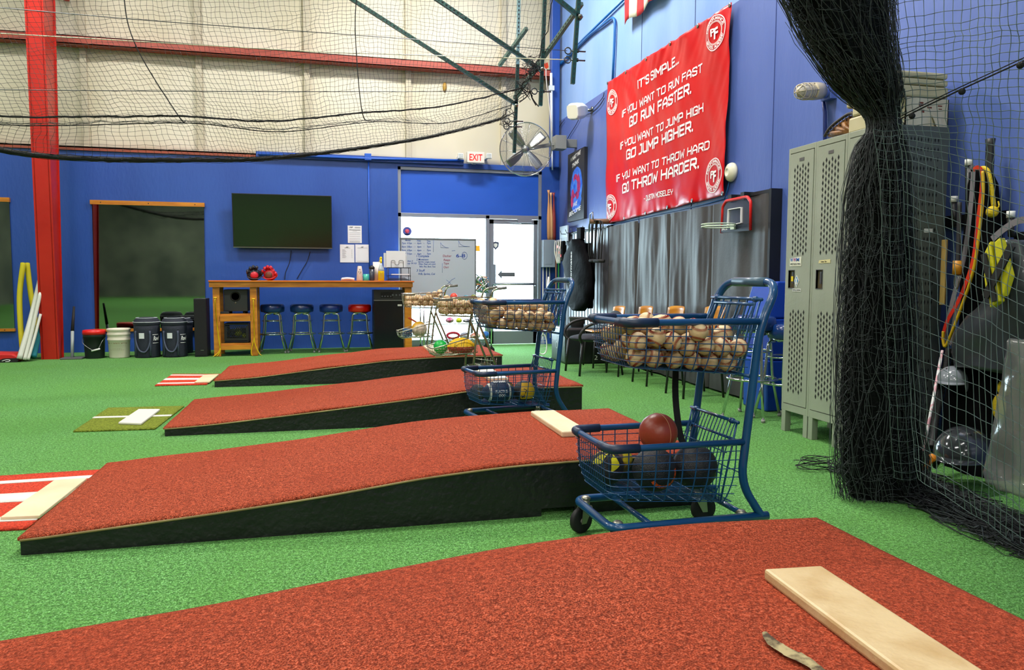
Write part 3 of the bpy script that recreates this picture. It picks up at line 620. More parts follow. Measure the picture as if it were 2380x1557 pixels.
# ================================================================ back wall and counter
def px_box(B,p0,p1,y0,y1,mi=0):
    a=at(*p0,y=y0); c=at(*p1,y=y0); B.box((a.x,y0,a.z),(c.x,y1,c.z),mi); return a,c
oak=mat('varnished_wood',(176,104,20),.38,c2=(206,134,36),ns=7,nd=5,stretch=(.5,3,3),coat=.3,bump=.01,bs=20)
oaktop=mat('varnished_wood_top',(196,92,20),.3,c2=(214,122,34),ns=6,nd=5,stretch=(.4,3,3),coat=.4)
mir=mat('mirror_glass',(148,156,146),.03,1)
def wall_mirror(label,q):
    a=[at(*p,y=YW-.02) for p in q]; t=thing('wall_mirror',label,'mirror',((a[0].x+a[2].x)/2,YW-.02,a[2].z),0,'wall mirrors')
    b=MB(); b.add([(v.x,YW-.02,v.z) for v in a]+[(v.x,YW-.004,v.z) for v in a],[(0,3,2,1),(4,5,6,7),(0,1,5,4),(1,2,6,5),(2,3,7,6),(3,0,4,7)]); b.build('mirror_glass',mir,t)
    for k,(u,v) in enumerate(((0,1),(3,2))):
        b=MB(); z=a[u].z; b.box((a[u].x-.02,YW-.045,z-.03 if k else z-.005),(a[v].x+.01,YW,z+.01 if k else z+.055)); 
        for f in (.08,.5,.92): x=a[u].x+(a[v].x-a[u].x)*f; b.cyl((x,YW-.047,z+(.025 if k==0 else -.01)),(x,YW-.044,z+(.025 if k==0 else -.01)),.008,8,1)
        b.build('wooden_rail',[oak,MATS['black_rubber']],t,bevel=.004)
wall_mirror('large wall mirror with yellow wooden rails, between red column and television',[(213.6,474),(474,479),(478,763),(221,766)])
wall_mirror('wall mirror cut off by the left edge, left of the red column',[(-250,462),(21,466),(34,765),(-240,768)])
# television
a=[at(*p,y=YW-.13) for p in ((537,449),(770.5,456),(771.5,578),(543,576))]
t=thing('television','large flat black television hung above the wooden counter','television',((a[0].x+a[1].x)/2,YW-.1,a[2].z))
x0,x1,zt,zb=a[0].x+.01,a[1].x,a[0].z,a[2].z
def tvp(x,z,d): k=(z-zb)/(zt-zb); return (x,YW-.10-.07*k-d,z)
b=MB(); b.prism([tvp(x0,zb,0),tvp(x1,zb,0),tvp(x1,zt,0),tvp(x0,zt,0)],(0,.035,0)); b.build('housing',MATS['black_plastic'],t,bevel=.004)
scr=mat('dark_glossy_screen',(10,12,11),.16,spec=.9)
b=MB(); b.prism([tvp(x0+.012,zb+.022,.0015),tvp(x1-.012,zb+.022,.0015),tvp(x1-.012,zt-.012,.0015),tvp(x0+.012,zt-.012,.0015)],(0,.001,0)); b.build('screen',scr,t)
b=MB(); b.prism([tvp(x0,zb,.003),tvp(x1,zb,.003),tvp(x1,zb+.012,.003),tvp(x0,zb+.012,.003)],(0,.002,0)); b.build('silver_lower_edge',MATS['steel'],t)
b=MB(); xm=(x0+x1)/2; zm=(zt+zb)/2; b.box((xm-.25,YW-.1,zm-.15),(xm+.25,YW,zm+.15)); b.build('wall_mount',MATS['black_plastic'],t)
for q in ([(677,582),(673,610),(664,632),(662,650)],[(721,585),(714,607),(704,624),(690,648)]):
    b=MB(); b.tube(smoothpath([at(*p,y=YW-.03) for p in q],5),.006,6); b.build('cable',MATS['black_rubber'],t)
# notices
def sheet(label,p0,p1,lines,logo=False):
    a=at(*p0,y=YW-.004); c=at(*p1,y=YW-.004); x0,x1,z1,z0=a.x,c.x,a.z,c.z
    t=thing('notice_sheet',label,'notice',((x0+x1)/2,YW-.004,z0),0,'paper notices above the counter')
    MB().box((x0,YW-.006,z0),(x1,YW-.001,z1)).build('paper',mat('white_paper',(218,220,224),.6),t)
    b=MB(); w=x1-x0; h=z1-z0
    for (u0,u1,v,th) in lines: b.box((x0+w*u0,YW-.0075,z0+h*v),(x0+w*u1,YW-.006,z0+h*v+th))
    b.build('printing',mat('grey_print',(96,100,110),.6),t)
    if logo: text('pf_logo','PF',lambda x,y,d:(x0+w*.15+x,YW-.007-d,z0+h*.84+y),w*.22,h*.1,t,MATS['black_ink'],.001)
    return t
sheet('white printed sheet with a dark monogram, topmost of the three notices',(808,524),(841,565),[(.1,.9,.74,.008),(.35,.65,.68,.003),(.12,.88,.05,.006),(.12,.88,.58,.002),(.12,.88,.48,.002),(.12,.88,.36,.002),(.12,.88,.24,.002),(.5,.9,.86,.004),(.5,.9,.90,.004),(.12,.88,.15,.002)],True)
t2=sheet('white notice listing small print, lower left of the three',(790,568),(824,610),[(.3,.7,.8,.004)]+[(.15,.15+.2+.12*((i*7)%5)/5,.7-.055*i,.003) for i in range(9)]+[(.8,.85,.7-.055*i,.003) for i in range(9)])
t3=sheet('white notice, lower right of the three',(825.5,568),(859,610),[(.15,.85,.8,.003),(.1,.9,.06,.003)])
for t_,px in ((t2,807),(t3,842)):
    q=at(px,574.5,y=YW-.004); text('pf_logo','PF',lambda x,y,d:(q.x+x,YW-.007-d,q.z-.01+y),.045,.02,t_,MATS['black_ink'],.001,'CENTER',shear=.4)
# counter
yc0,yc1=10.74,11.31
zt=at(484,651.5,y=yc0).z; xl=at(484,660,y=yc0).x; xr=at(963,660,y=yc0).x
ct=thing('wooden_counter','long varnished wooden counter under the television with open shelves at left','counter',((xl+xr)/2,(yc0+yc1)/2,0))
b=MB(); b.box((xl,yc0,zt-.022),(xr,yc1,zt)); b.build('countertop',oaktop,ct,bevel=.004)
za=at(484,667.5,y=yc0+.02).z; xa0=at(484.5,660,y=yc0+.02).x+.005
b=MB(); b.box((xa0,yc0+.02,za),(xr-.02,yc0+.055,zt-.022)); b.box((xa0,yc1-.04,za),(xr-.02,yc1,zt-.022)); b.box((xr-.055,yc0+.055,za),(xr-.02,yc1-.04,zt-.022)); b.box((xa0,yc0+.055,za),(xa0+.035,yc1-.04,zt-.022)); b.build('apron',oak,ct,bevel=.003)
yl=yc0+.055
LX=[]
for (pa,pb) in ((494.5,510.5),(581,597),(941,957)):
    u,v=at(pa,700,y=yl).x,at(pb,700,y=yl).x; LX.append((u,v))
    for yy in (yl,yc1-.13):
        MB().box((u,yy,0),(v,yy+.04,za+.0)).build('leg',oak,ct,bevel=.003)
    for yy in (yl+.04,yc1-.09) if pa<900 else ():
        MB().box((u if pa<520 else v-.04,yy,0),(u+.04 if pa<520 else v,yy+.05,za)).build('leg',oak,ct,bevel=.003)
for (py0,py1) in ((729.5,747),(798.5,813)):
    z1=at(540,py0,y=yl).z; z0=at(540,py1,y=yl).z
    b=MB(); b.box((LX[0][1]-.01,yl+.02,z1-.02),(LX[1][0]+.01,yc1-.05,z1)); b.box((LX[0][1]-.01,yl,z0),(LX[1][0]+.01,yl+.03,z1-.02)); b.build('shelf',oak,ct,bevel=.002)
SH1=at(540,729.5,y=yl).z; SH2=at(540,798.5,y=yl).z
# subwoofer
yb_=yl+.10; u,v=at(520,690,y=yb_).x,at(575,690,y=yb_).x; zt_=SH1+.46
t=thing('subwoofer','black subwoofer box with a round port on the counter\'s upper shelf','speaker',((u+v)/2,yb_+.2,SH1))
zt_=at(540,673,y=yb_).z
MB().box((u,yb_,SH1+.03),(v,yb_+.38,zt_)).build('cabinet',mat('charcoal_cabinet',(42,46,48),.55),t,bevel=.006)
q=at(547,689,y=yb_); Mx=Matrix.Rotation(R(90),3,'X')
b=MB(); b.lathe([(.052,0),(.066,0),(.066,.01),(.052,.01),(.045,-.03),(0,-.03),(0,-.031),(.05,-.01)],28,(q.x,yb_-.0,q.z),0,Mx); b.build('bass_port',MATS['black_rubber'],t)
b=MB(); b.lathe([(0,0),(.012,0),(.012,.004),(0,.004)],14,(q.x,yb_,q.z-.085),0,Mx); b.build('badge',MATS['steel'],t)
for x in (u+.05,v-.05):
    for yy in (yb_+.05,yb_+.33): MB().cyl((x,yy,SH1),(x,yy,SH1+.03),.018,12).build('foot',MATS['black_rubber'],t)
q=at(525,727,y=yl+.07); tag(MB().box((q.x-.075,yl+.03,SH1),(q.x+.045,yl+.085,SH1+.03)).build('black_case',MATS['black_plastic'],bevel=.006),'small flat black case at the front left of the upper shelf','case')
# milk crate
yb_=yl+.09; u,v=at(522,790,y=yb_).x,at(578,790,y=yb_).x; zt_=at(540,752,y=yb_).z; z0=SH2
t=thing('milk_crate','black plastic milk crate of balls on the counter\'s lower shelf','crate',((u+v)/2,yb_+.16,z0))
b=MB(); hh=zt_-z0; dp=.32
def cr(u0,u1,v0,v1):
    b.box((u+(v-u)*u0,yb_,z0+hh*v0),(u+(v-u)*u1,yb_+.012,z0+hh*v1)); b.box((u+(v-u)*u0,yb_+dp-.012,z0+hh*v0),(u+(v-u)*u1,yb_+dp,z0+hh*v1))
cr(0,1,0,.08);cr(0,1,.12,.24);cr(0,1,.84,.88);cr(0,1,.93,1);cr(0,.1,.24,.84);cr(.9,1,.24,.84)
for x in (u,v-.012): b.box((x,yb_+.012,z0),(x+.012,yb_+dp-.012,zt_))
for i in range(-5,9):
    for s in (1,-1):
        p=[(.1+.09*i,.24),(.1+.09*i+.36,.84)]
        if s<0: p=[(1-a_,b_) for a_,b_ in p]
        (a0,b0),(a1,b1)=p
        def cl(a0,b0,a1,b1):
            if a0>a1:a0,b0,a1,b1=a1,b1,a0,b0
            if a1<=.1 or a0>=.9: return None
            if a0<.1: b0+=(b1-b0)*(.1-a0)/(a1-a0);a0=.1
            if a1>.9: b1-=(b1-b0)*(a1-.9)/(a1-a0);a1=.9
            return a0,b0,a1,b1
        c_=cl(a0,b0,a1,b1)
        if c_: b.bar((u+(v-u)*c_[0],yb_+.006,z0+hh*c_[1]),(u+(v-u)*c_[2],yb_+.006,z0+hh*c_[3]),.008,.008,0,(0,1,0))
b.box((u,yb_,z0),(v,yb_+dp,z0+.008)); b.build('crate_body',MATS['black_plastic'],t)
for (fx,fy,rr,mm,l) in ((.3,.1,.055,mat('white_navy_ball',(200,204,210),.4,c2=(30,44,90),ns=9,mix=(.5,.52)),'white and navy ball'),(.55,.08,.05,mat('lime_ball',(190,205,40),.7),'lime yellow ball'),(.72,.2,.06,mat('slate_ball',(120,140,160),.5,c2=(40,60,90),ns=8,mix=(.5,.55)),'slate blue ball'),(.5,.22,.06,MATS['white_navy_ball'],'paler patterned ball'),(.82,.075,.04,MATS['lime_ball'],'smaller lime yellow ball')):
    o=MB(); o.ball((0,0,0),rr,18,12); o=o.build('ball',mm,world=False); o.location=(u+(v-u)*fx,yb_+fy,z0+.012+rr+(.07 if rr>.045 else .04)); tag(o,l+' seen through the black milk crate','ball')
# resistance bands on the counter legs
yel=mat('yellow_rubber',(226,186,16),.5)
for (q,l) in (([(500,694),(501,715),(505,760),(510,800),(512,815),(503,829),(489,831),(500,826),(511,812),(508,780),(503,740),(499.5,696)],'yellow rubber band looped on the left counter leg'),([(589,697),(590,730),(590.5,770),(591,784),(586,805),(584,822),(592,829),(612,829),(603,822),(593,800),(591.5,784),(590,740),(588.5,697)],'yellow rubber band looped on the second counter leg')):
    b=MB(); b.tube(smoothpath([at(*p,y=yl-.012) for p in q],5),.0065,6); h=at(q[0][0],q[0][1]-2,y=yl-.012); b.cyl((h.x-.02,h.y,h.z),(h.x+.02,h.y,h.z),.009,8); b.cyl((h.x,h.y,h.z),(h.x,yl,h.z),.005,8)
    pts=b.v
    for v_ in b.v:
        if v_.z<.008: v_.z=.008
    tag(b.build('resistance_band',yel),l,'resistance band','yellow bands on the counter legs')
# tower speaker
yb_=10.8; u,v=at(451,760,y=yb_).x,at(480,760,y=yb_).x; zz=at(465,694,y=yb_).z
t=thing('tower_speaker','tall black floor speaker left of the wooden counter','speaker',((u+v)/2,yb_+.2,0))
MB().box((u,yb_+.012,0),(v,yb_+.32,zz)).build('cabinet',MATS['black_plastic'],t,bevel=.004)
MB().box((u+.005,yb_,.02),(v-.005,yb_+.012,zz-.01)).build('grille',mat('speaker_cloth',(20,20,22),.9,bump=.3,bs=400),t,bevel=.003)
q=at(470,814,y=yb_); MB().box((q.x-.02,yb_-.002,q.z-.004),(q.x+.02,yb_,q.z+.004)).build('badge',MATS['steel'],t)
# stools
def stool(label,loc,rz,seatm,h=.80,cat='stool',grp='bar stools with chrome legs',rs=.165):
    t=thing('bar_stool',label,cat,loc,rz,grp); ch=MATS['chrome']
    b=MB(); b.lathe([(0,h-.115),(rs-.01,h-.115),(rs,h-.105),(rs+.004,h-.06),(rs,h-.02),(rs-.02,h-.003),(rs-.06,h),(0,h+.002)],32); b.build('seat',seatm,t,world=False)
    b=MB(); b.lathe([(0,h-.13),(rs-.04,h-.13),(rs-.04,h-.115),(0,h-.115)],20); b.build('seat_plate',ch,t,world=False)
    for s in range(2):
        # each pair of legs is one bent hoop under the seat
        pass
    for i in range(4):
        sx=1 if i in (0,1) else -1; sy=1 if i in (0,3) else -1
        pts=roundpath([(sx*.02,sy*.10,h-.14),(sx*.10,sy*.10,h-.145),(sx*.118,sy*.118,h*.40),(sx*.18,sy*.16,.012)],.05,5)
        MB().tube(pts,.0115,10).build('leg',ch,t,world=False)
        MB().cyl((sx*.18,sy*.16,0),(sx*.181,sy*.161,.025),.015,10).build('foot_cap',mat('grey_cap',(150,150,145),.5),t,world=False)
    b=MB(); b.tube([(math.cos(2*PI*i/36)*.188,math.sin(2*PI*i/36)*.188,h*.385) for i in range(36)],.010,10,closed=True); b.build('foot_ring',ch,t,world=False)
    b=MB(); b.tube([(math.cos(2*PI*i/24)*.145,math.sin(2*PI*i/24)*.145,h*.655) for i in range(24)],.007,8,closed=True); b.build('upper_ring',ch,t,world=False)
    return t
navy=mat('navy_vinyl',(14,52,116),.25,coat=.4); redv=mat('red_vinyl',(214,20,14),.25,coat=.4)
ys=11.25
for px,l,m_ in ((634,'blue stool under the counter, nearest the wooden shelves',navy),(702,'blue stool second from the counter shelves',navy),(770,'blue stool just left of the red one',mat('royal_vinyl',(16,50,134),.3,coat=.4)),(836,'red-topped chrome bar stool beside the black fridge',redv)):
    q=at(px,740,y=ys); h=at(px,707,y=ys-.13).z; stool(l,(q.x,ys,0),random.uniform(-.1,.1),m_,h)
# fridge
yb_=10.9; u,v=at(869,740,y=yb_).x,at(939,740,y=yb_).x; z1=at(900,674,y=yb_).z; z2=at(900,697,y=yb_).z
t=thing('mini_fridge','black under-counter fridge with a control strip, right of the red stool','fridge',((u+v)/2,yb_+.3,0))
MB().box((u,yb_+.04,.02),(v,yb_+.42,z1)).build('cabinet',MATS['black_plastic'],t,bevel=.006)
MB().box((u+.003,yb_,.05),(v-.003,yb_+.04,z2-.012)).build('door',mat('gloss_black',(12,16,22),.22),t,bevel=.006)
b=MB(); b.box((u,yb_-.01,z2),(v,yb_+.04,z1),0); b.box((u+.1,yb_-.013,z2+.03),(u+.27,yb_-.01,z1-.03),1)
for i in range(3): b.cyl((v-.16+.05*i,yb_-.012,z2+.07),(v-.16+.05*i,yb_-.02,z2+.07),.014,12,2)
for i in range(4): b.box((u+.11+.04*i,yb_-.015,z2+.045),(u+.13+.04*i,yb_-.013,z2+.06),2)
b.build('control_panel',[MATS['black_plastic'],MATS['gloss_black'],mat('panel_grey',(90,94,100),.4)],t,bevel=.002)
MB().box((u+.0,yb_-.012,z2-.012),(v,yb_+.02,z2)).build('handle_strip',MATS['steel'],t)
MB().box((v-.09,yb_-.002,z2-.09),(v-.03,yb_,z2-.065)).build('badge',MATS['white_plastic'],t)
# baseball gloves on the counter
def glove(label,loc,rz,sc,m1,m2,lace,tilt=0,grp=None):
    t=thing('baseball_glove',label,'baseball glove',loc,rz,grp)
    S=lambda *p:Vector(p)*sc
    b=MB(); b.ball(S(0,.0,.075),.085*sc,20,12,0,(1.05,.62,.95))
    b.build('palm',m1,t,world=False)
    b=MB(); b.ball(S(.0,-.035,.07),.055*sc,16,10,0,(1,.5,.9)); b.build('pocket_lining',m2,t,world=False)
    for i,(x,z,l) in enumerate(((-.075,.10,.75),(-.045,.135,.9),(-.01,.15,1.0),(.028,.145,.95),(.085,.07,.9))):
        p0=S(x*.7,.02,.05); p1=S(x,.0,z); p2=S(x*1.12,-.055,z+.035*l)
        MB().tube(smoothpath([p0,p1,p2],5),.02*sc,10,rs=None).build('finger',m1,t,world=False)
    b=MB()
    for i in range(9):
        a=R(25+16*i); p=S(math.cos(a)*.1,-.04,.075+math.sin(a)*.11); q=S(math.cos(a+.1)*.085,-.075,.075+math.sin(a+.1)*.09); b.tube([p,q],.004*sc,5)
    for k in range(4): b.tube([S(.035+.015*k,-.06,.15-.018*k),S(.085,-.06,.10+.018*k)],.0045*sc,5)
    b.tube(smoothpath([S(-.09,-.03,.05),S(-.03,-.06,.02),S(.05,-.055,.025),S(.095,-.03,.06)],6),.008*sc,6)
    b.build('lacing',lace,t,world=False)
    return t
dk=mat('dark_glove_leather',(36,40,52),.45,bump=.03,bs=60); rd=mat('crimson_glove_leather',(196,34,50),.42,bump=.03,bs=60); tan=mat('tan_glove_leather',(156,98,34),.45,c2=(196,136,54),ns=6,bump=.03,bs=60)
q=at(589,640,y=11.0); glove('black baseball glove with a red lining on the counter','' or (q.x,11.05,zt),R(15),1.05,dk,rd,mat('navy_lace',(24,30,46),.5))
q=at(627,640,y=11.0); glove('crimson baseball glove on the counter right of the black one',(q.x,11.05,zt),R(-20),1.05,rd,mat('brown_leather',(110,60,40),.5),rd)
# small things on the counter
yk=10.95
q=at(808,648,y=yk); b=MB()
b.tube(smoothpath([(q.x-.08,yk,zt+.022),(q.x,yk-.01,zt+.03),(q.x+.09,yk+.01,zt+.02)],5),.02,10); b.tube(smoothpath([(q.x-.09,yk+.04,zt+.016),(q.x+.02,yk+.05,zt+.02),(q.x+.08,yk+.045,zt+.016)],5),.016,10)
tag(b.build('hand_towel',mat('white_towel',(220,218,222),.9,bump=.3,bs=120)),'rolled white hand towel on the counter','towel')
q=at(836,640,y=yk); t=thing('air_freshener','cream air freshener with leaf cut-outs left of the teal mug','air freshener',(q.x,yk,zt))
MB().lathe([(0,0),(.042,0),(.045,.01),(.040,.12),(.028,.205),(.02,.21),(0,.21)],24).build('casing',mat('cream_plastic',(206,190,180),.5),t,world=False)
b=MB()
for (dx,dz,a) in ((0,.16,0),(-.012,.125,30),(.012,.12,-30),(0,.10,0)): b.ball((dx,-.036-(.18-dz)*.04,dz),.007,8,6,0,(.6,.5,1.6))
b.build('vent_holes',MATS['black_plastic'],t,world=False)
q=at(851,642,y=yk); t=thing('mug','teal mug on the counter','mug',(q.x,yk,zt))
MB().lathe([(0,0),(.038,0),(.041,.004),(.041,.095),(.037,.095),(.036,.01),(0,.01)],24).build('cup',mat('teal_glaze',(60,176,160),.3),t,world=False); MB().tube(arc((-.04,0,.05),.026,90,270,10),.006,8).build('handle',MATS['teal_glaze'],t,world=False)
q=at(864.5,640,y=yk); t=thing('shaker_bottle','dark smoky drink shaker right of the teal mug','bottle',(q.x,yk,zt))
MB().lathe([(0,0),(.032,0),(.036,.01),(.038,.17),(0,.17)],20).build('bottle_body',mat('smoky_plastic',(52,56,70),.25),t,world=False); MB().lathe([(0,.17),(.04,.17),(.04,.195),(.02,.21),(.014,.22),(0,.222)],20).build('lid',MATS['black_plastic'],t,world=False)
q=at(877,635,y=yk+.05); tag(MB().lathe([(.02,0),(.058,0),(.06,.27),(.02,.27)],28,(q.x,yk+.09,zt)).build('paper_towel_roll',mat('paper_white',(222,216,212),.85)),'white paper towel roll behind the spray bottle','paper roll')
q=at(885,635,y=yk); t=thing('spray_bottle','clear spray bottle with yellow liquid and yellow trigger','bottle',(q.x,yk-.08,zt))
MB().lathe([(0,0),(.04,0),(.044,.01),(.044,.135),(.043,.14),(0,.14)],24).build('liquid',mat('yellow_liquid',(222,190,10),.2),t,world=False); MB().lathe([(.044,.14),(.042,.17),(.02,.22),(.015,.25),(0,.25)],24).build('clear_neck',mat('clear_plastic',(200,214,220),.15,alpha=.6),t,world=False)
b=MB(); b.cyl((0,0,.25),(0,0,.30),.014,12); b.bar((.015,0,.315),(-.02,0,.315),.022,.03); b.bar((-.015,0,.30),(-.03,0,.26),.012,.008); b.ball((0,0,.325),.018,10,8); b.build('trigger_head',mat('yellow_plastic',(236,206,20),.4),t,world=False)
b=MB(); b.box((-.02,-.046,.03),(.02,-.043,.11)); b.build('label',mat('amber_label',(190,150,20),.5),t,world=False)
# desk organiser
u,v=at(901,640,y=yk).x,at(955,640,y=yk).x; z3=at(920,622,y=yk).z
t=thing('desk_organizer','black wire desk organiser with papers at the counter\'s right end','desk organiser',((u+v)/2,yk+.1,zt))
b=MB()
for x in (u+.01,v-.01):
    for yy in (yk,yk+.22): b.tube([(x,yy,zt),(x,yy,z3)],.004,6)
for z in (zt+.01,zt+.07,z3):
    b.tube([(u,yk,z),(v,yk,z),(v,yk+.22,z),(u,yk+.22,z)],.0045,6,closed=True)
    for i in range(9): x=u+(v-u)*(i+.5)/9; b.tube([(x,yk,z),(x,yk+.22,z)],.002,4)
b.box((u,yk-.002,z3-.005),(v,yk+.22,z3))
b.build('wire_frame',MATS['black_plastic'],t)
b=MB()
for i in range(3): b.box((u+.02,yk+.02,zt+.014+.012*i),(v-.04-.02*i,yk+.2,zt+.022+.012*i)); 
b.build('paper_stack',mat('dark_folder',(36,40,48),.5),t)
b=MB(); b.box((u+.06,yk+.01,zt+.085),(v-.02,yk+.2,zt+.1)); b.build('folded_papers',MATS['white_paper'],t)
# leaflet holder on top
x0,x1=at(898,600,y=yk).x,at(943,600,y=yk).x; z4=at(920,583,y=yk).z
t=thing('paper_stand','white papers standing in a black wire holder atop the desk organiser','papers',((x0+x1)/2,yk+.05,z3))
MB().box((x0,yk+.03,z3+.003),(x1,yk+.04,z4)).build('front_sheet',MATS['white_paper'],t); b=MB(); b.box((x0-.035,yk+.05,z3+.003),(x0+.18,yk+.055,z4-.03)); b.box((x1-.05,yk+.05,z3+.003),(x1+.02,yk+.055,z4-.04)); b.build('back_sheet',mat('off_white_paper',(200,204,210),.6),t)
w_=x1-x0; b=MB(); zz=z3+.004; b.tube(roundpath([(x0+w_*.25,yk+.02,zz),(x0+w_*.25,yk+.02,zz+.10),(x0+w_*.45,yk+.02,zz+.10),(x0+w_*.45,yk+.02,zz+.035),(x0+w_*.65,yk+.02,zz+.035),(x0+w_*.65,yk+.02,zz+.10),(x0+w_*.88,yk+.02,zz+.10),(x0+w_*.88,yk+.02,zz)],.02,4),.003,6); b.build('wire_clip',MATS['black_plastic'],t)
# ---------------- whiteboard
yw=11.45; a=[at(*p,y=yw) for p in ((931,553),(1105,558),(1105,690),(929,690))]
x0,x1,z1,z0=a[0].x,a[1].x,(a[0].z+a[1].z)/2,a[3].z
wb=thing('whiteboard','large whiteboard covered in blue handwriting on a stand before the window','whiteboard',((x0+x1)/2,yw,0))
MB().box((x0,yw,z0),(x1,yw+.02,z1)).build('board',mat('whiteboard_enamel',(176,184,196),.3),wb)
b=MB(); 
for (p,q_) in (((x0-.01,z0),(x0+.01,z1)),((x1-.01,z0),(x1+.01,z1)),((x0-.01,z1-.01),(x1+.01,z1+.012)),((x0-.01,z0-.02),(x1+.01,z0+.005))): b.box((p[0],yw-.006,p[1]),(q_[0],yw+.025,q_[1]))
for x in (x0+.05,x1-.05): b.box((x-.02,yw+.025,.03),(x+.02,yw+.06,z1)); b.box((x-.02,yw-.10,.0),(x+.02,yw+.25,.03))
b.build('stand_frame',mat('grey_metal_frame',(120,124,130),.4,.6),wb,bevel=.002)
MB().box((x0+.02,yw-.09,z0-.05),(x1,yw-.006,z0-.03)).build('pen_tray',mat('dark_grey_tray',(70,74,80),.5),wb)
ink=mat('blue_marker',(44,84,160),.6); ink2=mat('maroon_marker',(150,80,100),.6)
def wr(st,px,py,w,h,m_,sh=.15):
    q=at(px,py,y=yw); s=(yw/F*1.03)
    text('handwriting',st,lambda x,y,d:(q.x+x,yw-.001-d*.5,q.z+y),w*s,h*s,wb,m_,.001,'LEFT',shear=sh,off=.012)
for i,(r_,t_) in enumerate((('7pm','4:15pm'),('8pm','5:00pm'),('9pm','6:30pm'),('10p','7:15pm'))):
    yy=567+8.2*i; wr(r_,934,yy,9,4,ink); wr(t_,946,yy,11,4,ink); wr('---',961,yy-1,6,1.5,ink); wr('6pm',970,yy,9,4,ink); wr('--',983,yy-1,4,1.5,ink); wr('7pm',992,yy,9,4,ink)
wr('Monday',942,560,12,4,ink); wr('Away',969,561,9,4,ink); wr('Time',992,562,8,4,ink)
wr('1 Complete',968,597.5,28,5.5,ink); wr('2 Movement',968,605,27,4.5,ink); wr('(Sprints, Lunges, Jumps)',972,610,38,3.6,ink); wr('(Skips, Hops, arm care)',973,615,38,3.6,ink); wr('Balls, Plyo, Band, Toss',975,621,36,3.6,ink)
wr('3 Stuff',968,631,19,5,ink); wr('WB, Sprint, Col',972,638.5,38,4.5,ink); wr('then 5',947,608,12,3,ink); wr('up 9/10',947,613.5,20,3.4,ink)
wr('Dasher',1029,597,20,5,ink2); wr('Reaps',1031,606,15,4.5,ink2); wr('Type',1031,614,12,4.5,ink2); wr('Chart',1031,623,12,4.5,ink2)
wr('6-8',1060,598,21,8,mat('navy_marker',(24,64,150),.6),0)
b=MB(); c=at(1079.5,594,y=yw); b.tube([(c.x+math.cos(2*PI*i/24)*.042,yw-.001,c.z+math.sin(2*PI*i/24)*.055) for i in range(24)],.0028,4,closed=True)
for (pts) in ([(1008,557),(1007,586)],[(1024,564),(1024,575),(1043,576)],[(1024,564),(1028,570),(1036,575),(1043,576)],[(1066,559),(1066,573),(1092,573)],[(1066,560),(1069,567),(1078,572),(1092,573)],[(1050,583),(1058,582)],[(1028,612),(1028,634)],[(1037,650),(1047,658),(1042,664)],[(1040,660),(1050,650),(1058,646)]):
    b.tube([at(*p,y=yw-.001) for p in pts],.002,4)
b.build('drawn_lines',ink,wb)
for px_,c_ in ((1010,'blue'),(1024,'red'),(1040,'blue'),(1056,'maroon'),(1088,'blue'),(1096,'blue')):
    q=at(px_,684,y=yw-.05); tag(MB().tube([(q.x-.03,yw-.05,z0-.02),(q.x+.03,yw-.05,z0-.02)],.009,8).build('marker_pen',mat(c_+'_pen',dict(blue=(40,90,190),red=(200,50,50),maroon=(120,40,60))[c_],.4)),c_+' marker pen lying on the whiteboard tray','marker','markers on the whiteboard tray')
# ---------------- wire shelving rack on castors
ya,yb2=10.45,10.85; u,v=at(985,760,y=ya).x,at(1142,760,y=ya).x
rk=thing('wire_rack','chrome wire rack on castors loaded with gear, in front of the window','rack',((u+v)/2,ya+.2,0))
ZS=[at(1100,p,y=ya).z for p in (700,752,790)]
for x in (u,v):
    for yy in (ya,yb2): MB().tube([(x,yy,.1),(x,yy,ZS[0]+.06)],.011,8).build('post',MATS['chrome'],rk)
for z in ZS:
    b=MB()
    for dz in (0,-.03): b.tube([(u,ya,z+dz),(v,ya,z+dz),(v,yb2,z+dz),(u,yb2,z+dz)],.004,6,closed=True)
    for i in range(24): x=u+(v-u)*(i+.5)/24; b.tube([(x,ya,z),(x,yb2,z)],.002,4)
    n=22; b.tube([(u+(v-u)*i/n,ya,z-(.03 if i%2 else 0)) for i in range(n+1)],.002,4)
    b.build('wire_shelf',MATS['chrome'],rk)
for x in (u,v):
    for yy in (ya,yb2):
        w=MB(); w.lathe([(0,-.012),(.045,-.012),(.05,0),(.045,.012),(0,.012)],18,(x,yy,.05),0,Matrix.Rotation(R(90),3,'X')); w.bar((x,yy,.05),(x,yy,.11),.03,.03); w.build('castor',MATS['black_rubber'],rk)
def rb(px,z,r,c,l,dy=.12,nm='ball',sc_=(1,1,1)):
    q=at(px,700,y=ya+dy); b=MB(); b.ball((q.x,ya+dy,z+.005+r*sc_[2]),r,18,12,0,sc_); tag(b.build(nm,mat('vinyl_%d_%d_%d'%c,c,.4)),l,'ball')
z=ZS[0]
rb(1055,z,.055,(222,70,50),'orange-red ball on the wire rack\'s top shelf'); rb(1038,z,.03,(40,110,210),'small blue ball left of the orange-red ball'); rb(1083,z,.04,(60,120,130),'teal ball on the rack\'s top shelf'); rb(1101,z,.045,(110,120,40),'olive ball right of the teal one'); rb(1068,z,.028,(200,200,60),'small yellow ball by the orange-red ball',.16)
z=ZS[1]
def lump(px0,px1,z,h,c,l,nm,cat,dy=.1,ct=None):
    a_=at(px0,760,y=ya+dy).x; c_=at(px1,760,y=ya+dy).x; rx=(c_-a_)/2; b=MB()
    def f(i,j): return 0
    b.ball(((a_+c_)/2,ya+dy+.05,z+.004+h/2),1,22,14,0,(rx,.09,h/2))
    for v_ in b.v: v_+=Vector((0,0,.15*h*noise.noise(v_*14))) if v_.z>z+.02 else Vector((0,0,0))
    tag(b.build(nm,mat(nm+'_%d_%d_%d'%c,c,.7,c2=ct,ns=18,mix=(.45,.6))),l,cat)
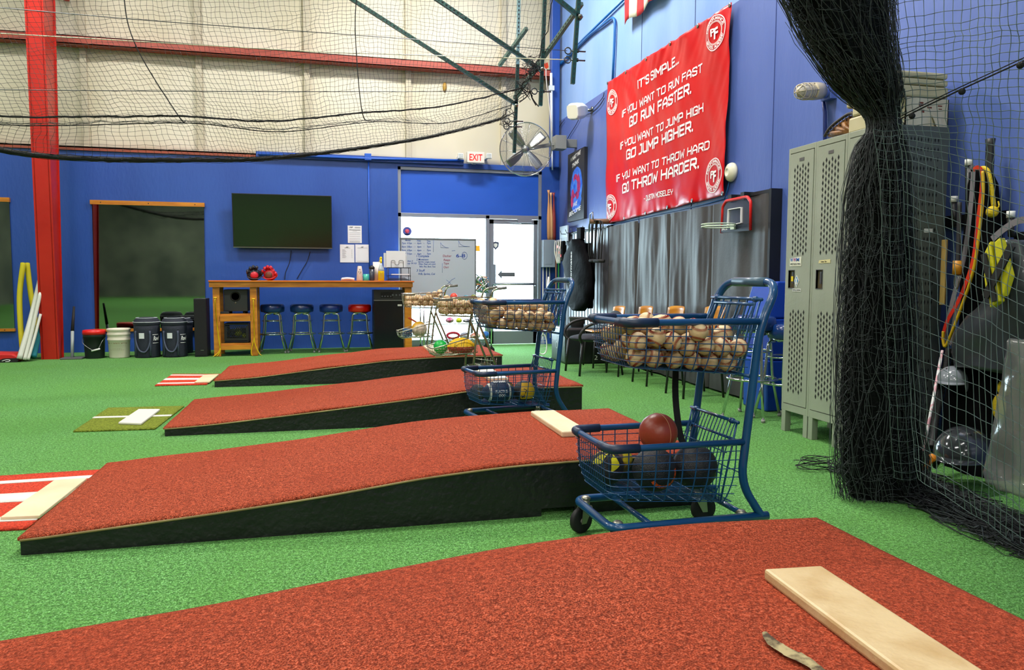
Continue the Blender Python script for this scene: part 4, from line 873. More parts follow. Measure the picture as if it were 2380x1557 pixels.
lump(1037,1056,z,.08,(200,90,140),'crumpled pink cloth on the rack\'s middle shelf','folded_cloth','cloth',ct=(220,180,200)); lump(1061,1075,z,.07,(205,215,40),'lime cloth on the rack\'s middle shelf','folded_cloth','cloth'); lump(1077,1103,z,.06,(90,90,110),'grey patterned cloth on the rack\'s middle shelf','folded_cloth','cloth',ct=(190,190,200))
z=ZS[2]
q=at(1053,780,y=ya+.1); b=MB(); b.tube([(q.x+math.cos(2*PI*i/28)*.085,ya+.1,z+.06+math.sin(2*PI*i/28)*.04) for i in range(28)],.018,10,closed=True); tag(b.build('ring_toy',mat('magenta_foam',(190,30,60),.5)),'crimson foam ring on the rack\'s bottom shelf','ring')
lump(1070,1092,z,.10,(130,140,160),'grey-blue clothing on the rack\'s bottom shelf','folded_cloth','cloth',ct=(200,200,205)); lump(1094,1118,z,.09,(210,120,90),'mixed orange clothing on the rack\'s bottom shelf','folded_cloth','cloth',ct=(240,230,220)); lump(1122,1138,z,.11,(40,110,190),'bright blue bag at the right end of the rack','gear_bag','bag')
# basket of cables hanging by the door
q=at(1120,660,y=11.5); t=thing('gear_basket','tangle of cords and gear hanging between whiteboard and door','gear',(q.x,11.5,q.z-.1))
b=MB(); rr=random.Random(4)
for k,(c_) in enumerate(((60,70,90),(90,140,90),(70,120,170),(220,220,225),(200,120,60))):
    b=MB()
    for j in range(4 if k!=3 else 7):
        p=[(q.x+rr.uniform(-.11,.11),11.5+rr.uniform(-.04,.04),q.z+rr.uniform(-.14,.12)) for _ in range(5)]; b.tube(smoothpath(p,4),.008,6)
    b.build('cord_tangle',mat('cord_%d'%k,c_,.6),t)
b=MB(); b.tube(smoothpath([(q.x-.15,11.5,q.z+.1),(q.x-.12,11.5,q.z+.14),(q.x-.06,11.5,q.z+.12),(q.x-.12,11.5,q.z-.02),(q.x-.15,11.5,q.z+.1)],5),.01,6); b.build('black_hose',MATS['black_rubber'],t)
# ---------------- buckets, bags, noodles along the wall
q=at(217,800,y=10.9); zb=at(217,776,y=10.78).z
t=thing('bucket','black plastic bucket with a red lid, left of the white bucket','bucket',(q.x,10.95,0)); rr_=(at(243,800,y=10.95).x-at(191,800,y=10.95).x)/2
zb=at(217,776,y=10.95-.1).z
MB().lathe([(0,0),(rr_*.84,0),(rr_*.86,.01),(rr_*.96,zb-.05),(rr_*1.0,zb-.05),(rr_*1.0,zb-.02),(rr_*.98,zb-.01),(0,zb-.01)],32).build('pail',mat('dark_green_plastic',(22,34,32),.45),t,world=False)
MB().lathe([(0,zb-.012),(rr_*1.03,zb-.012),(rr_*1.04,zb+.02),(rr_*1.0,zb+.045),(rr_*.85,zb+.05),(0,zb+.045)],32).build('lid',mat('red_plastic',(216,26,20),.35),t,world=False)
MB().tube(smoothpath([(-rr_,-.0,zb-.05),(-rr_*.8,-rr_*.7,zb-.13),(0.05,-rr_*1.02,zb-.22),(rr_*.85,-rr_*.6,zb-.10),(rr_,0,zb-.05)],6),.0035,6).build('bail_handle',MATS['steel'],t,world=False)
MB().tube([(.0,-rr_*1.03,zb-.222),(.10,-rr_*.98,zb-.195)],.011,10).build('handle_grip',MATS['white_plastic'],t,world=False)
q=at(277,800,y=10.95); rr_=(at(304,800,y=10.95).x-at(250,800,y=10.95).x)/2; zb=at(277,764,y=10.85).z
t=thing('bucket','white plastic bucket with brown printing, right of the black bucket','bucket',(q.x,10.95,0)); wp=mat('ivory_plastic',(218,210,192),.4)
MB().lathe([(0,0),(rr_*.84,0),(rr_*.87,.015),(rr_*.95,zb-.16),(rr_*1.0,zb-.155),(rr_*1.0,zb-.14),(rr_*.96,zb-.13),(rr_*.97,zb-.09),(rr_*1.01,zb-.085),(rr_*1.01,zb-.07),(rr_*.97,zb-.06),(rr_*.98,zb-.03),(rr_*1.03,zb-.025),(rr_*1.03,zb-.005),(rr_*.98,zb),(rr_*.9,zb-.005),(rr_*.88,zb-.03),(0,zb-.03)],36).build('pail',wp,t,world=False)
def cylmap(cx,cy,rad,z): return lambda x,y,d:(cx+math.sin(x/rad)*(rad+.001+d),cy-math.cos(x/rad)*(rad+.001+d),z+y)
brn=mat('brown_ink',(130,90,50),.6)
text('printing','Go Pack Sfiel',cylmap(q.x,10.95,rr_*.925,zb*.50),.30,.055,t,brn,.001,'CENTER',shear=.3)
b=MB(); fm=[cylmap(q.x,10.95,rr_*kk,zb*zz_) for kk,zz_ in ((.91,.42),(.90,.38),(.895,.32),(.89,.28))]
for f_,w_ in zip(fm,(.22,.24,.11,.2)):
    for i in range(10): x0_=-w_/2+w_*i/10; b.add([f_(x0_,0,.001),f_(x0_+w_*.085,0,.001),f_(x0_+w_*.085,.006,.001),f_(x0_,.006,.001)],[(0,1,2,3)])
b.build('small_print',brn,t)
dn=mat('charcoal_navy_fabric',(30,36,50),.75,bump=.05,bs=140); wb_=mat('slate_webbing',(66,74,94),.7)
def bag(pxl,pxr,yy,label,card=True,lg=True):
    a_,c_=at(pxl,800,y=yy).x,at(pxr,800,y=yy).x; r=(c_-a_)/2; h=at(pxl,751,y=yy-.1).z
    t=thing('ball_bag',label,'bag',((a_+c_)/2,yy,0),0,'round ball bags against the wall')
    b=MB(); b.lathe([(0,0),(r*.95,0),(r*.98,.02),(r*.96,h*.4),(r*.99,h*.8),(r*.98,h),(0,h)],30); b.build('body',dn,t,world=False)
    b=MB(); b.lathe([(r*.99,h-.03),(r*1.02,h-.025),(r*1.02,h+.01),(r*.9,h+.05),(r*.5,h+.075),(0,h+.07)],30); b.build('lid',dn,t,world=False)
    b=MB(); b.tube([(math.cos(2*PI*i/30)*r*1.02,math.sin(2*PI*i/30)*r*1.02,h+.012) for i in range(30)],.005,6,closed=True); b.tube([(math.cos(2*PI*i/30)*r*.8,math.sin(2*PI*i/30)*r*.8,h+.066) for i in range(30)],.004,6,closed=True); b.build('piping',mat('light_piping',(190,196,205),.6),t,world=False)
    b=MB()
    f=lambda an,z,k=1.02:(math.sin(an)*r*k,-math.cos(an)*r*k,z)
    for s in (-.75,.42):
        b.tube([f(s,z) for z in (.03,h*.35,h*.7,h*.78)],.014,4)
    b.tube(smoothpath([f(-.75,h*.75),f(-.7,h*.5,1.06),f(-.4,h*.24,1.1),f(0,h*.17,1.12),f(.25,h*.28,1.08),f(.42,h*.5,1.05),f(.42,h*.75)],5),.012,4)
    b.build('carry_strap',wb_,t,world=False)
    if card: 
        b=MB(); b.grid(lambda u,v:f(-.42+.42*u,h*.56+h*.16*v,1.015),6,1); b.build('name_card',MATS['white_paper'],t,world=False)
    if lg:
        text('white_script','Rawl',lambda x,y,d:tuple(wm(t)@Vector(f(.68+x/r,h*.5+y,1.012+d/r))),r*.55,.06,t,MATS['white_ink'],.001,shear=.3,off=.01)
        b=MB(); b.grid(lambda u,v:f(.62+.55*u,h*.66+.006*v,1.012),6,1); b.grid(lambda u,v:f(.62+.55*u,h*.42+.006*v,1.012),6,1); b.build('white_stripe',MATS['white_ink'],t,world=False)
    return t
bag(312,373,10.95,'dark round ball bag next to the white bucket'); bag(377,436,10.95,'dark round ball bag beside the tower speaker')
bag(395,449,11.45,'dark ball bag partly hidden behind the one by the speaker',False,False); 
# tamper
q=at(168,830,y=10.9); t=thing('tamper','hand tamper with a flat metal base between column and black bucket','tool',(q.x,10.9,0))
MB().box((q.x-.12,10.8,0),(q.x+.14,11.02,.02)).build('base_plate',mat('dirty_steel',(86,90,88),.6),t,bevel=.006)
MB().cyl((q.x,10.9,.02),(q.x-.01,10.98,.36),.02,12).build('lower_handle',mat('pale_handle',(150,160,160),.5),t); MB().cyl((q.x-.01,10.98,.36),(q.x-.015,11.1,.68),.022,12,0,.014).build('grip',MATS['black_rubber'],t)
# noodles and pipes leaning on the column
def lean(nm,label,cat,q,r,m_,y0=10.72,y1=11.05,grp=None):
    b=MB(); pts=[]
    z0=at(*q[-1],y=y0).z
    for i,p in enumerate(q):
        k=i/(len(q)-1); w=at(*p,y=y1+(y0-y1)*k); pts.append(w)
    sh=r-min(pts[-1].z,pts[0].z)
    pts[-1].z=max(pts[-1].z,.005)
    b.tube(smoothpath(pts,7),r,12); 
    for v_ in b.v: v_.z=max(v_.z,.0)
    return tag(b.build(nm,m_),label,cat,grp)
ny=mat('yellow_foam_noodle',(190,180,20),.8); wpv=mat('white_pvc',(206,208,196),.4); tl=mat('teal_foam',(10,110,122),.8)
lean('foam_noodle','yellow foam noodle, left of the two by the red column','foam noodle',[(54,612),(46,680),(47,745),(53,822)],.033,ny,10.85,11.35); lean('foam_noodle','yellow foam noodle, right of the two, crossing behind white pipes','foam noodle',[(63,612),(71,679),(81,740),(84,785),(80,822)],.033,ny,11.0,11.45)
lean('plastic_pipe','thickest white pipe leaning on the red column','pipe',[(96,640),(72,740),(45,834)],.032,wpv,10.60,11.0); lean('plastic_pipe','middle one of three white pipes leaning at the red column','pipe',[(94,680),(74,770),(57,836)],.022,wpv,10.60,10.86); lean('plastic_pipe','thin white pipe nearest the red column','pipe',[(94,730),(80,785),(65,836)],.018,wpv,10.62,10.84)
lean('foam_noodle','teal foam roller standing against the red column','foam roller',[(92,758),(82,800),(76,830)],.045,tl,10.72,10.95); 
# red and black bag at the left edge
q=at(18,835,y=10.6); t=thing('gear_bag','red and black gear bag lying at the left edge of the floor','bag',(q.x-.1,10.75,0))
b=MB(); b.prism([(q.x-.5,10.6,0),(q.x+.1,10.6,0),(q.x+.14,10.6,.06),(q.x+.05,10.6,.11),(q.x-.5,10.6,.13)],(0,.3,0)); b.build('body',mat('red_nylon',(196,24,24),.5),t,bevel=.02)
b=MB(); b.prism([(q.x-.5,10.59,0),(q.x+.105,10.59,0),(q.x+.135,10.59,.055),(q.x-.05,10.59,.05),(q.x-.12,10.59,.02),(q.x-.5,10.59,.02)],(0,.01,0)); b.build('black_panel',MATS['black_rubber'],t)
MB().tube(smoothpath([(q.x-.06,10.585,.02),(q.x-.01,10.583,.035),(q.x+.03,10.583,.03),(q.x+.02,10.583,.015),(q.x-.02,10.583,.012)],5),.004,5).build('white_mark',MATS['white_ink'],t)
# exit sign with its two lamps
q0,q1=at(1086,352,y=11.62),at(1126,379,y=11.62)
t=thing('exit_sign','white exit sign with red letters above the storefront','exit sign',((q0.x+q1.x)/2,11.7,q1.z))
MB().box((q0.x,11.62,q1.z),(q1.x,11.70,q0.z)).build('housing',mat('exit_housing',(222,214,206),.5),t,bevel=.006)
MB().box(((q0.x+q1.x)/2-.03,11.69,q1.z-.0),((q0.x+q1.x)/2+.03,YW+.02,q1.z+.06)).build('mount',MATS['white_plastic'],t)
text('letters','EXIT',lambda x,y,d:(q0.x+.035+x,11.619-d,q1.z+.035+y),(q1.x-q0.x)-.07,(q0.z-q1.z)-.065,t,mat('lit_red_letters',(235,24,20),.4,emit=.8),.002,off=.012)
for px_,l in ((1071,'left'),(1137,'right')):
    q=at(px_,362,y=11.62); o=thing('emergency_lamp','small white square emergency lamp %s of the exit sign'%l,'lamp',(q.x,11.66,q.z-.04),0,'emergency lamps beside the exit sign')
    MB().box((q.x-.042,11.62,q.z-.04),(q.x+.042,11.68,q.z+.04)).build('housing',MATS['white_plastic'],o,bevel=.005); b=MB()
    for i in range(3):
        for j in range(3): b.box((q.x-.032+.023*i,11.617,q.z-.03+.022*j),(q.x-.016+.023*i,11.62,q.z-.014+.022*j))
    b.build('lens',mat('led_lens',(170,180,185),.2),o); MB().box((q.x-.02,11.68,q.z-.02),(q.x+.02,YW+.14,q.z+.02)).build('bracket',MATS['white_plastic'],o)
# conduit down the wall with junction box
bl=mat('blue_conduit',(28,86,190),.4)
q=at(855,365,y=YW-.05); t=thing('junction_box','blue painted junction box with conduit left of the storefront','junction box',(q.x,YW-.05,q.z-.05))
MB().box((q.x-.05,YW-.09,q.z-.05),(q.x+.05,YW,q.z+.05)).build('box',bl,t,bevel=.004)
MB().tube([(q.x+.01,YW-.02,q.z-.05),(q.x+.01,YW-.02,zt+.2)],.010,8).build('conduit_drop',bl,t)
MB().tube([at(600,358,y=YW-.075),(q.x,YW-.075,at(600,358,y=YW-.075).z),at(1078,373,y=YW-.075)],.018,8).build('conduit_run',bl,t)
q=at(1034,202,y=11.9); b=MB(); b.ball((q.x,11.92,q.z),.1,14,10,0,(.35,.4,.8)); tag(b.build('foam_patch',mat('tan_foam',(176,140,60),.8,c2=(120,90,40),ns=14)),'small tan lump stuck high on the cream wall','patch')
# ---------------- electrical panel and bats at the corner
y0=11.66; a_=at(1263,557,y=y0); c_=at(1286,621,y=y0)
t=thing('electrical_panel','grey electrical panel on the wall right of the glass door','electrical panel',((a_.x+c_.x)/2,11.73,c_.z)); gp=mat('grey_panel_paint',(168,180,200),.4)
MB().box((a_.x,y0,c_.z),(c_.x+.03,YW,a_.z)).build('cabinet',gp,t,bevel=.004); MB().box((a_.x+.03,y0-.006,c_.z+.05),(c_.x-.02,y0,a_.z-.04)).build('door',gp,t,bevel=.002)
for dx in (.03,.09,.14): MB().tube([(a_.x+dx,YW-.03,c_.z),(a_.x+dx+(.02 if dx>.1 else 0),YW-.03,.1)],.010,8).build('conduit',MATS['white_plastic'],t)
def bat(label,p,q_,m_,grp='bats in the corner',r=.032):
    p,q_=Vector(p),Vector(q_); L=(q_-p); b=MB(); n=14; rs=[]
    pts=[p+L*(i/n) for i in range(n+1)]
    for i in range(n+1):
        u=i/n; rs.append(r*(1-.15*(u<.05)) if u<.45 else (r*.38+(r*.62)*max(0,1-(u-.45)/.35)) if u<.96 else r*.75)
    b.tube(pts,r,14,rs=rs); return tag(b.build('baseball_bat',m_),label,'baseball bat',grp)
for px_,c2,l in ((1276,(196,140,90),'light wooden bat standing above the electrical panel, left one'),(1281.5,(206,158,110),'pale wooden bat in the middle above the electrical panel'),(1288,(130,40,40),'dark red bat in the corner above the electrical panel')):
    p=at(px_,556,y=11.72); q_=at(px_-1,442 if px_<1280 else 448,y=11.75); bat(l,(p.x,11.72,a_.z+.002),q_,mat('bat_%d'%c2[0],c2,.35))
for px_,c2,l in ((1297,(40,150,70),'green stick standing below the electrical panel'),(1291,(170,120,90),'brown stick standing below the electrical panel')):
    p=at(px_,790,y=11.6); q_=at(px_+1,585,y=11.7); b=MB(); b.tube([(p.x,11.55,.0),q_],.012,8); tag(b.build('training_stick',mat('stick_%d'%c2[0],c2,.4)),l,'stick')
# ================================================================ right wall
XB=3.60
vinyl=mat('red_banner_vinyl',(206,6,18),.36,coat=.08,spec=.35)
ban_c=dict(tl=at(1405,190,x=XB),tr=at(1690,4,x=XB),bl=at(1403,521,x=XB),br=at(1676,453,x=XB))
def bpt(u,v,d=0):
    """u 0..1 from the far end to the near end, v 0 bottom..1 top"""
    a=ban_c['bl'].lerp(ban_c['br'],u); c=ban_c['tl'].lerp(ban_c['tr'],u); p=a.lerp(c,v)
    w=.011*math.sin(u*27+v*1.5)*(.35+.65*(1-v))+.02*noise.noise(Vector((u*7,v*2.2,3)))+.014*noise.noise(Vector((u*16+v*4,v*3,9)))+.01*noise.noise(Vector((u*34-v*12,v*5,4)))*(max(0,v-.7)*3+max(0,u-.8)*3)
    # scallops between grommets at the top, ruffle at the bottom
    sag=.035*abs(math.sin(u*PI*5))*v**10; ruf=.02*noise.noise(Vector((u*26,v*9,1)))*max(0,1-v*6)
    w+=.03*math.sin(u*PI*5)**2*v**6
    return Vector((XB+.04-w-ruf-d,p.y,p.z-sag))
t=thing('banner','large red vinyl banner with white motivational lettering on the right wall','banner',(XB+.05,bpt(.5,.5).y,bpt(.5,0).z))
b=MB(); b.grid(lambda u,v:bpt(u,v),130,70,0,(.003,0,0)); b.build('banner_sheet',vinyl,t)
b=MB()
for u,v in [(0.006,.99),(.2,.985),(.4,.985),(.6,.985),(.8,.985),(.994,.99),(.006,.01),(.2,.012),(.4,.012),(.6,.012),(.8,.012),(.994,.01)]:
    p=bpt(u,v,.003); b.lathe([(.010,0),(.022,0),(.020,.005),(.012,.005)],12,p,0,Matrix.Rotation(R(-90),3,'Y'))
b.build('grommet',MATS['steel'],t)
BW=ban_c['bl'].y-ban_c['br'].y
def uvof(px,py):
    """banner coordinates of a photo position (inverse bilinear on the plane)"""
    q=at(px,py,x=XB); u=(ban_c['tl'].y-q.y)/(ban_c['tl'].y-ban_c['tr'].y)
    for _ in range(6):
        z0=ban_c['bl'].lerp(ban_c['br'],u); z1=ban_c['tl'].lerp(ban_c['tr'],u); v=(q.z-z0.z)/(z1.z-z0.z); yy0=z0.y+(z1.y-z0.y)*v
        u+= (yy0-q.y)/3.2
    return u,v
_c=.16
GL={'A':[[(0,0),(0,.62),(.2,1),(.42,1),(.62,.62),(.62,0)],[(0,.38),(.62,.38)]],'D':[[(0,0),(0,1),(.46,1),(.62,.84),(.62,.16),(.46,0),(0,0)]],'E':[[(.58,0),(0,0),(0,1),(.58,1)],[(0,.52),(.5,.52)]],'F':[[(0,0),(0,1),(.58,1)],[(0,.52),(.5,.52)]],
'G':[[(.62,.82),(.62,.9),(.5,1),(.12,1),(0,.88),(0,0),(.62,0),(.62,.48),(.34,.48)]],'H':[[(0,0),(0,1)],[(.62,0),(.62,1)],[(0,.5),(.62,.5)]],'I':[[(0,0),(0,1)]],'J':[[(.52,1),(.52,.14),(.4,0),(0,0)],[(.3,1),(.52,1)]],'L':[[(0,1),(0,0),(.52,0)]],
'M':[[(0,0),(0,1),(.36,.35),(.72,1),(.72,0)]],'N':[[(0,0),(0,1),(.6,0),(.6,1)]],'O':[[(0,0),(0,.86),(.14,1),(.62,1),(.62,.14),(.48,0),(0,0)]],'P':[[(0,0),(0,1),(.5,1),(.62,.88),(.62,.42),(0,.42)]],'R':[[(0,0),(0,1),(.5,1),(.62,.88),(.62,.46),(0,.46)],[(.3,.46),(.62,0)]],
'S':[[(.6,.84),(.6,.9),(.5,1),(.1,1),(0,.9),(0,.62),(.6,.42),(.6,.1),(.5,0),(.1,0),(0,.1),(0,.18)]],'T':[[(0,1),(.62,1)],[(.31,1),(.31,0)]],'U':[[(0,1),(0,.12),(.12,0),(.62,0),(.62,1)]],'W':[[(0,1),(.14,0),(.4,.7),(.66,0),(.8,1)]],'Y':[[(0,1),(0,.62),(.31,.4),(.62,.62),(.62,1)],[(.31,.4),(.31,0)]],
"'":[[(0,1),(0,.8)]],'.':[[(0,0),(0,.07)]],'-':[[(0,.48),(.3,.48)]]}
def stroke_text(st,fn,w,h,sw,step=.03):
    """squared signwriting: every letter from straight strokes, cut fine enough to lie on a curved sheet"""
    adv=0; lay=[]
    for ch in st:
        if ch==' ': adv+=.42; continue
        g=GL[ch]; gw=max(x for pl in g for x,y in pl); lay.append((g,adv)); adv+=gw+.24
    adv-=.24; sx=w/adv; b=MB()
    for g,ax in lay:
        for pl in g:
            P=[((ax+x)*sx,y*h) for x,y in pl]
            for (x0,y0),(x1,y1) in zip(P,P[1:]):
                L=math.hypot(x1-x0,y1-y0) or 1e-6; dx,dy=(x1-x0)/L,(y1-y0)/L; e=sw*.46; n=max(1,int(L/step)); vs=[]
                for i in range(n+1):
                    q=-e+(L+2*e)*i/n; cx,cy=x0+dx*q,y0+dy*q; vs+=[fn(cx-dy*sw/2,cy+dx*sw/2,0),fn(cx+dy*sw/2,cy-dx*sw/2,0)]
                b.add(vs,[(2*i,2*i+1,2*i+3,2*i+2) for i in range(n)])
    return b
def bline(st,p0,p1,cap,sw=.02,par=t):
    u0,v0=uvof(*p0); u1,v1=uvof(*p1); W_=(u1-u0)*BW
    stroke_text(st,lambda x,y,d:bpt(u0+x/BW,v0+(v1-v0)*x/W_+y/1.9,.0045),W_,cap,sw).build('lettering',MATS['white_ink'],par)
k=2.939
Z=lambda x,y:(1360+x/k,y/k)
bline("IT'S SIMPLE...",Z(350,598),Z(620,425),.09)
bline('IF YOU WANT TO RUN FAST',Z(232,798),Z(770,484),.078,.017)
bline('GO RUN FASTER.',Z(285,862),Z(702,632),.104,.024)
bline('IF YOU WANT TO JUMP HIGH',Z(220,1018),Z(778,757),.078,.017)
bline('GO JUMP HIGHER.',Z(272,1086),Z(710,890),.104,.024)
bline('IF YOU WANT TO THROW HARD',Z(195,1240),Z(816,1012),.078,.017)
bline('GO THROW HARDER.',Z(235,1316),Z(752,1142),.104,.024)
bline('- DUSTIN MOSELEY',Z(378,1372),Z(567,1324),.055,.011)
def crest(px,py,r,par,fn,ctr,depth=.001):
    """round crest: rings, circular wording, monogram; fn(x,y,d)"""
    b=MB()
    for r0,r1 in ((.94,1.0),(.66,.69),(.60,.63)):
        n=48
        for i in range(n):
            a0,a1=2*PI*i/n,2*PI*(i+1)/n; b.add([fn(r*r1*math.cos(a0),r*r1*math.sin(a0),.004),fn(r*r1*math.cos(a1),r*r1*math.sin(a1),.004),fn(r*r0*math.cos(a1),r*r0*math.sin(a1),.004),fn(r*r0*math.cos(a0),r*r0*math.sin(a0),.004)],[(0,1,2,3)])
    for wd,a0,a1,top in (('PERFORMANCE',160,20,True),('SPORTS ACADEMY',205,335,False)):
        for i,ch in enumerate(wd):
            if ch==' ': continue
            a=R(a0+(a1-a0)*i/(len(wd)-1)); rr=r*.735 if top else r*.89
            tx=(math.sin(a),-math.cos(a)) if top else (-math.sin(a),math.cos(a)); up=(math.cos(a),math.sin(a)) if top else (-math.cos(a),-math.sin(a))
            textmb(b,ch,lambda x,y,d:fn(math.cos(a)*rr+tx[0]*x+up[0]*y,math.sin(a)*rr+tx[1]*x+up[1]*y,.004+d),r*.19,r*.17,.001,'CENTER',.015)
    textmb(b,'P',lambda x,y,d:fn(x-r*.17,y-r*.12,.004+d),r*.36,r*.42,.001,'CENTER',.03); textmb(b,'F',lambda x,y,d:fn(x+r*.14,y-r*.36,.004+d),r*.36,r*.62,.001,'CENTER',.03)
    b.build('round_crest',MATS['white_ink'],par)
for px_,py_,rz_ in ((1658,73,.185),(1418,236,.17),(1652.5,407.5,.18),(1415,482,.17)):
    u0,v0=uvof(px_,py_)
    crest(px_,py_,rz_,t,lambda x,y,d:bpt(u0+x/BW,v0+y/1.9,d+.003),None)
# hanging flag
red=mat('flag_red',(196,36,44),.7); 
y0,y1=at(1452,58,x=XB).y,at(1523,-10,x=XB).y; zb_=at(1452,58,x=XB).z
t=thing('striped_flag','red and white striped flag hanging above the banner','flag',(XB,(y0+y1)/2,zb_),0)
b=MB(); n=7
w_=(y0-y1)/5
for i in range(n):
    b.grid(lambda u,v:Vector((XB-.02*math.sin((i+u)*1.7+v*2),y0-w_*(i+u)-.05*v*0,zb_+1.6*v+.02*math.sin((i+u)*2)*(1-v))),6,20,i%2,(.002,0,0))
b.build('flag_cloth',[red,mat('flag_white',(232,226,206),.7)],t)
# conduits
bc=mat('teal_blue_conduit',(28,104,176),.4)
XC=XW-.03
def conduit(q,r=.016,label=None,**kw):
    b=MB(); b.tube(roundpath([at(*p,x=XC) for p in q],.15,6),r,8); return tag(b.build('wall_conduit',bc),label,'conduit')
conduit([(1453,-4),(1350,96),(1286,164),(1270,165)],.014,'upper blue conduit sloping up the right wall')
conduit([(1272,170),(1290,162),(1372,80),(1430,36),(1428,100),(1424,192)],.018,'lower blue conduit that bends down behind the banner')
# speaker on bracket
q=at(1345,258,x=3.48)
t=thing('wall_speaker','white tilted loudspeaker on a wall bracket left of the banner','speaker',(q.x,q.y,q.z-.12))
wp_=MATS['white_plastic']
ax=Vector((-.75,-.35,-.18)).normalized(); up=Vector((-.15,-.2,1)); up=(up-ax*up.dot(ax)).normalized(); sd=ax.cross(up)
def sp(a_,s,u): return q+ax*a_+sd*s+up*u
b=MB(); pr=[(-.1,.09,.07),(-.02,.115,.105),(.08,.12,.115),(.13,.11,.10)]
vs=[]
for a_,s,u in pr:
    for (i,j) in ((-1,-.6),(-.6,-1),(.6,-1),(1,-.6),(1,.6),(.6,1),(-.6,1),(-1,.6)): vs.append(sp(a_,s*i,u*j))
fs=[(i*8+j,i*8+(j+1)%8,(i+1)*8+(j+1)%8,(i+1)*8+j) for i in range(3) for j in range(8)]+[tuple(range(8))[::-1],tuple(range(24,32))]
b.add(vs,fs); b.build('cabinet',wp_,t,bevel=.01)
b=MB(); b.add([sp(.131,.095*i,.085*j) for i,j in ((-1,-1),(1,-1),(1,1),(-1,1))],[(0,1,2,3)]); b.build('grille',mat('cream_grille',(214,212,196),.7),t)
b=MB(); b.tube([q-ax*.05,q-ax*.14],.028,12); b.cyl(q-ax*.14,(XW,q.y+.02,q.z+.03),.022,10); b.cyl((XW-.012,q.y+.02,q.z+.03),(XW,q.y+.02,q.z+.03),.05,16); b.build('bracket',MATS['steel'],t)
b=MB()
for qq in ([(1352,262),(1340,288),(1325,312),(1313,334)],[(1358,262),(1375,255),(1400,228),(1404,215)],[(1356,264),(1372,264),(1392,248),(1404,228)],[(1312,278),(1302,292),(1292,312),(1290,318)]):
    b.tube(smoothpath([at(*p,x=XW-.02) for p in qq],5),.005,5)
b.build('cable',MATS['black_rubber'],t)
# fan
q=at(1222,347,y=10.9); rf=.385
t=thing('wall_fan','large round chrome wall fan mounted in the corner by the storefront','fan',(q.x,q.y,q.z-rf)); Rz=Matrix.Rotation(R(-8),3,'Z')@Matrix.Rotation(R(8),3,'X')
def fp(x,y,z): return q+Rz@Vector((x,y,z))
def ring(b,r,y,rad,n=44,nn=5): b.tube([fp(math.cos(2*PI*i/n)*r,y,math.sin(2*PI*i/n)*r) for i in range(n)],rad,nn,closed=True)
cg=MATS['chrome']
for nm,s in (('front_guard',-1),('rear_guard',1)):
    b=MB(); prof=lambda r:s*(.10*math.sqrt(max(0,1-(r/rf)**2.6)))
    for i in range(26): r=.05+(rf-.06)*(i+.5)/26; ring(b,r,prof(r),.0011,40,3)
    for k_ in range(14): a=2*PI*k_/14+.1; b.tube([fp(math.cos(a+.0)*r,prof(r),math.sin(a)*r) for r in (.04,.12,.2,.28,.34,rf)],.0022,4)
    b.build(nm,cg,t)
b=MB(); b.tube([fp(math.cos(2*PI*i/56)*rf,0,math.sin(2*PI*i/56)*rf) for i in range(56)],.009,8,closed=True); b.build('rim',cg,t)
gm=mat('brushed_grey',(150,152,150),.4,.9)
for k_ in range(4):
    a=R(40+90*k_); b=MB(); ca,sa=math.cos(a),math.sin(a)
    def bf(u,v): r=.06+.28*u; w=.035+.032*math.sin(u*2.2); s=(v-.5)*2*w; return fp(ca*r-sa*s,-.005+.035*(v-.5)*2,sa*r+ca*s)
    b.grid(bf,8,4,0,(0,.003,0)); b.build('blade',gm,t)
b=MB(); b.lathe([(0,-.02),(.045,-.02),(.05,0),(.045,.02),(0,.02)],20,q,0,Rz@Matrix.Rotation(R(90),3,'X')); b.tube([fp(0,.02,0),fp(0,.12,.0)],.06,16); b.build('motor',gm,t)
w_=at(1300,331,y=10.9)
b=MB(); b.bar(fp(0,.12,0),(w_.x,w_.y+.05,w_.z),.05,.05); b.box((w_.x-.07,10.85,w_.z-.10),(w_.x+.10,11.05,w_.z+.10)); b.bar((w_.x+.05,10.95,w_.z),(XW,10.95,w_.z),.06,.12); b.build('wall_arm',mat('fan_grey_box',(128,130,128),.5),t,bevel=.004)
# poster canvas
xp=XW-.05
c_=[at(1320,358,x=xp),at(1358.5,343,x=xp),at(1358.5,508,x=xp),at(1318.5,516,x=xp)]
z1=(c_[0].z+c_[1].z)/2; z0=(c_[2].z+c_[3].z)/2; ya,yb_=c_[0].y,c_[1].y
t=thing('canvas_poster','dark canvas poster with white lettering left of the red banner','poster',(xp,(ya+yb_)/2,z0))
MB().box((xp,yb_,z0),(XW-.001,ya,z1)).build('canvas',mat('poster_black',(34,34,44),.55),t)
H_=z1-z0; Wp=ya-yb_
pf=lambda u,v,d=0:Vector((xp-.001-d,ya-u*Wp,z0+v*H_))
pb_=mat('poster_blue',(34,92,214),.5,c2=(90,150,240),ns=10,nd=4,mix=(.4,.7)); pr_=mat('poster_red',(206,50,90),.5,c2=(120,40,110),ns=14,mix=(.4,.6))
def blob(b,cu,cv,ru,rv,mi,seed,d):
    n=26; b.add([pf(cu,cv,d)]+[pf(cu+ru*math.cos(2*PI*i/n)*(1+.22*noise.noise(Vector((math.cos(2*PI*i/n)*1.5,math.sin(2*PI*i/n)*1.5,seed)))),cv+rv*math.sin(2*PI*i/n)*(1+.22*noise.noise(Vector((math.cos(2*PI*i/n)*1.5,math.sin(2*PI*i/n)*1.5,seed+5)))),d) for i in range(n)],[(0,i+1,(i+1)%n+1) for i in range(n)],mi)
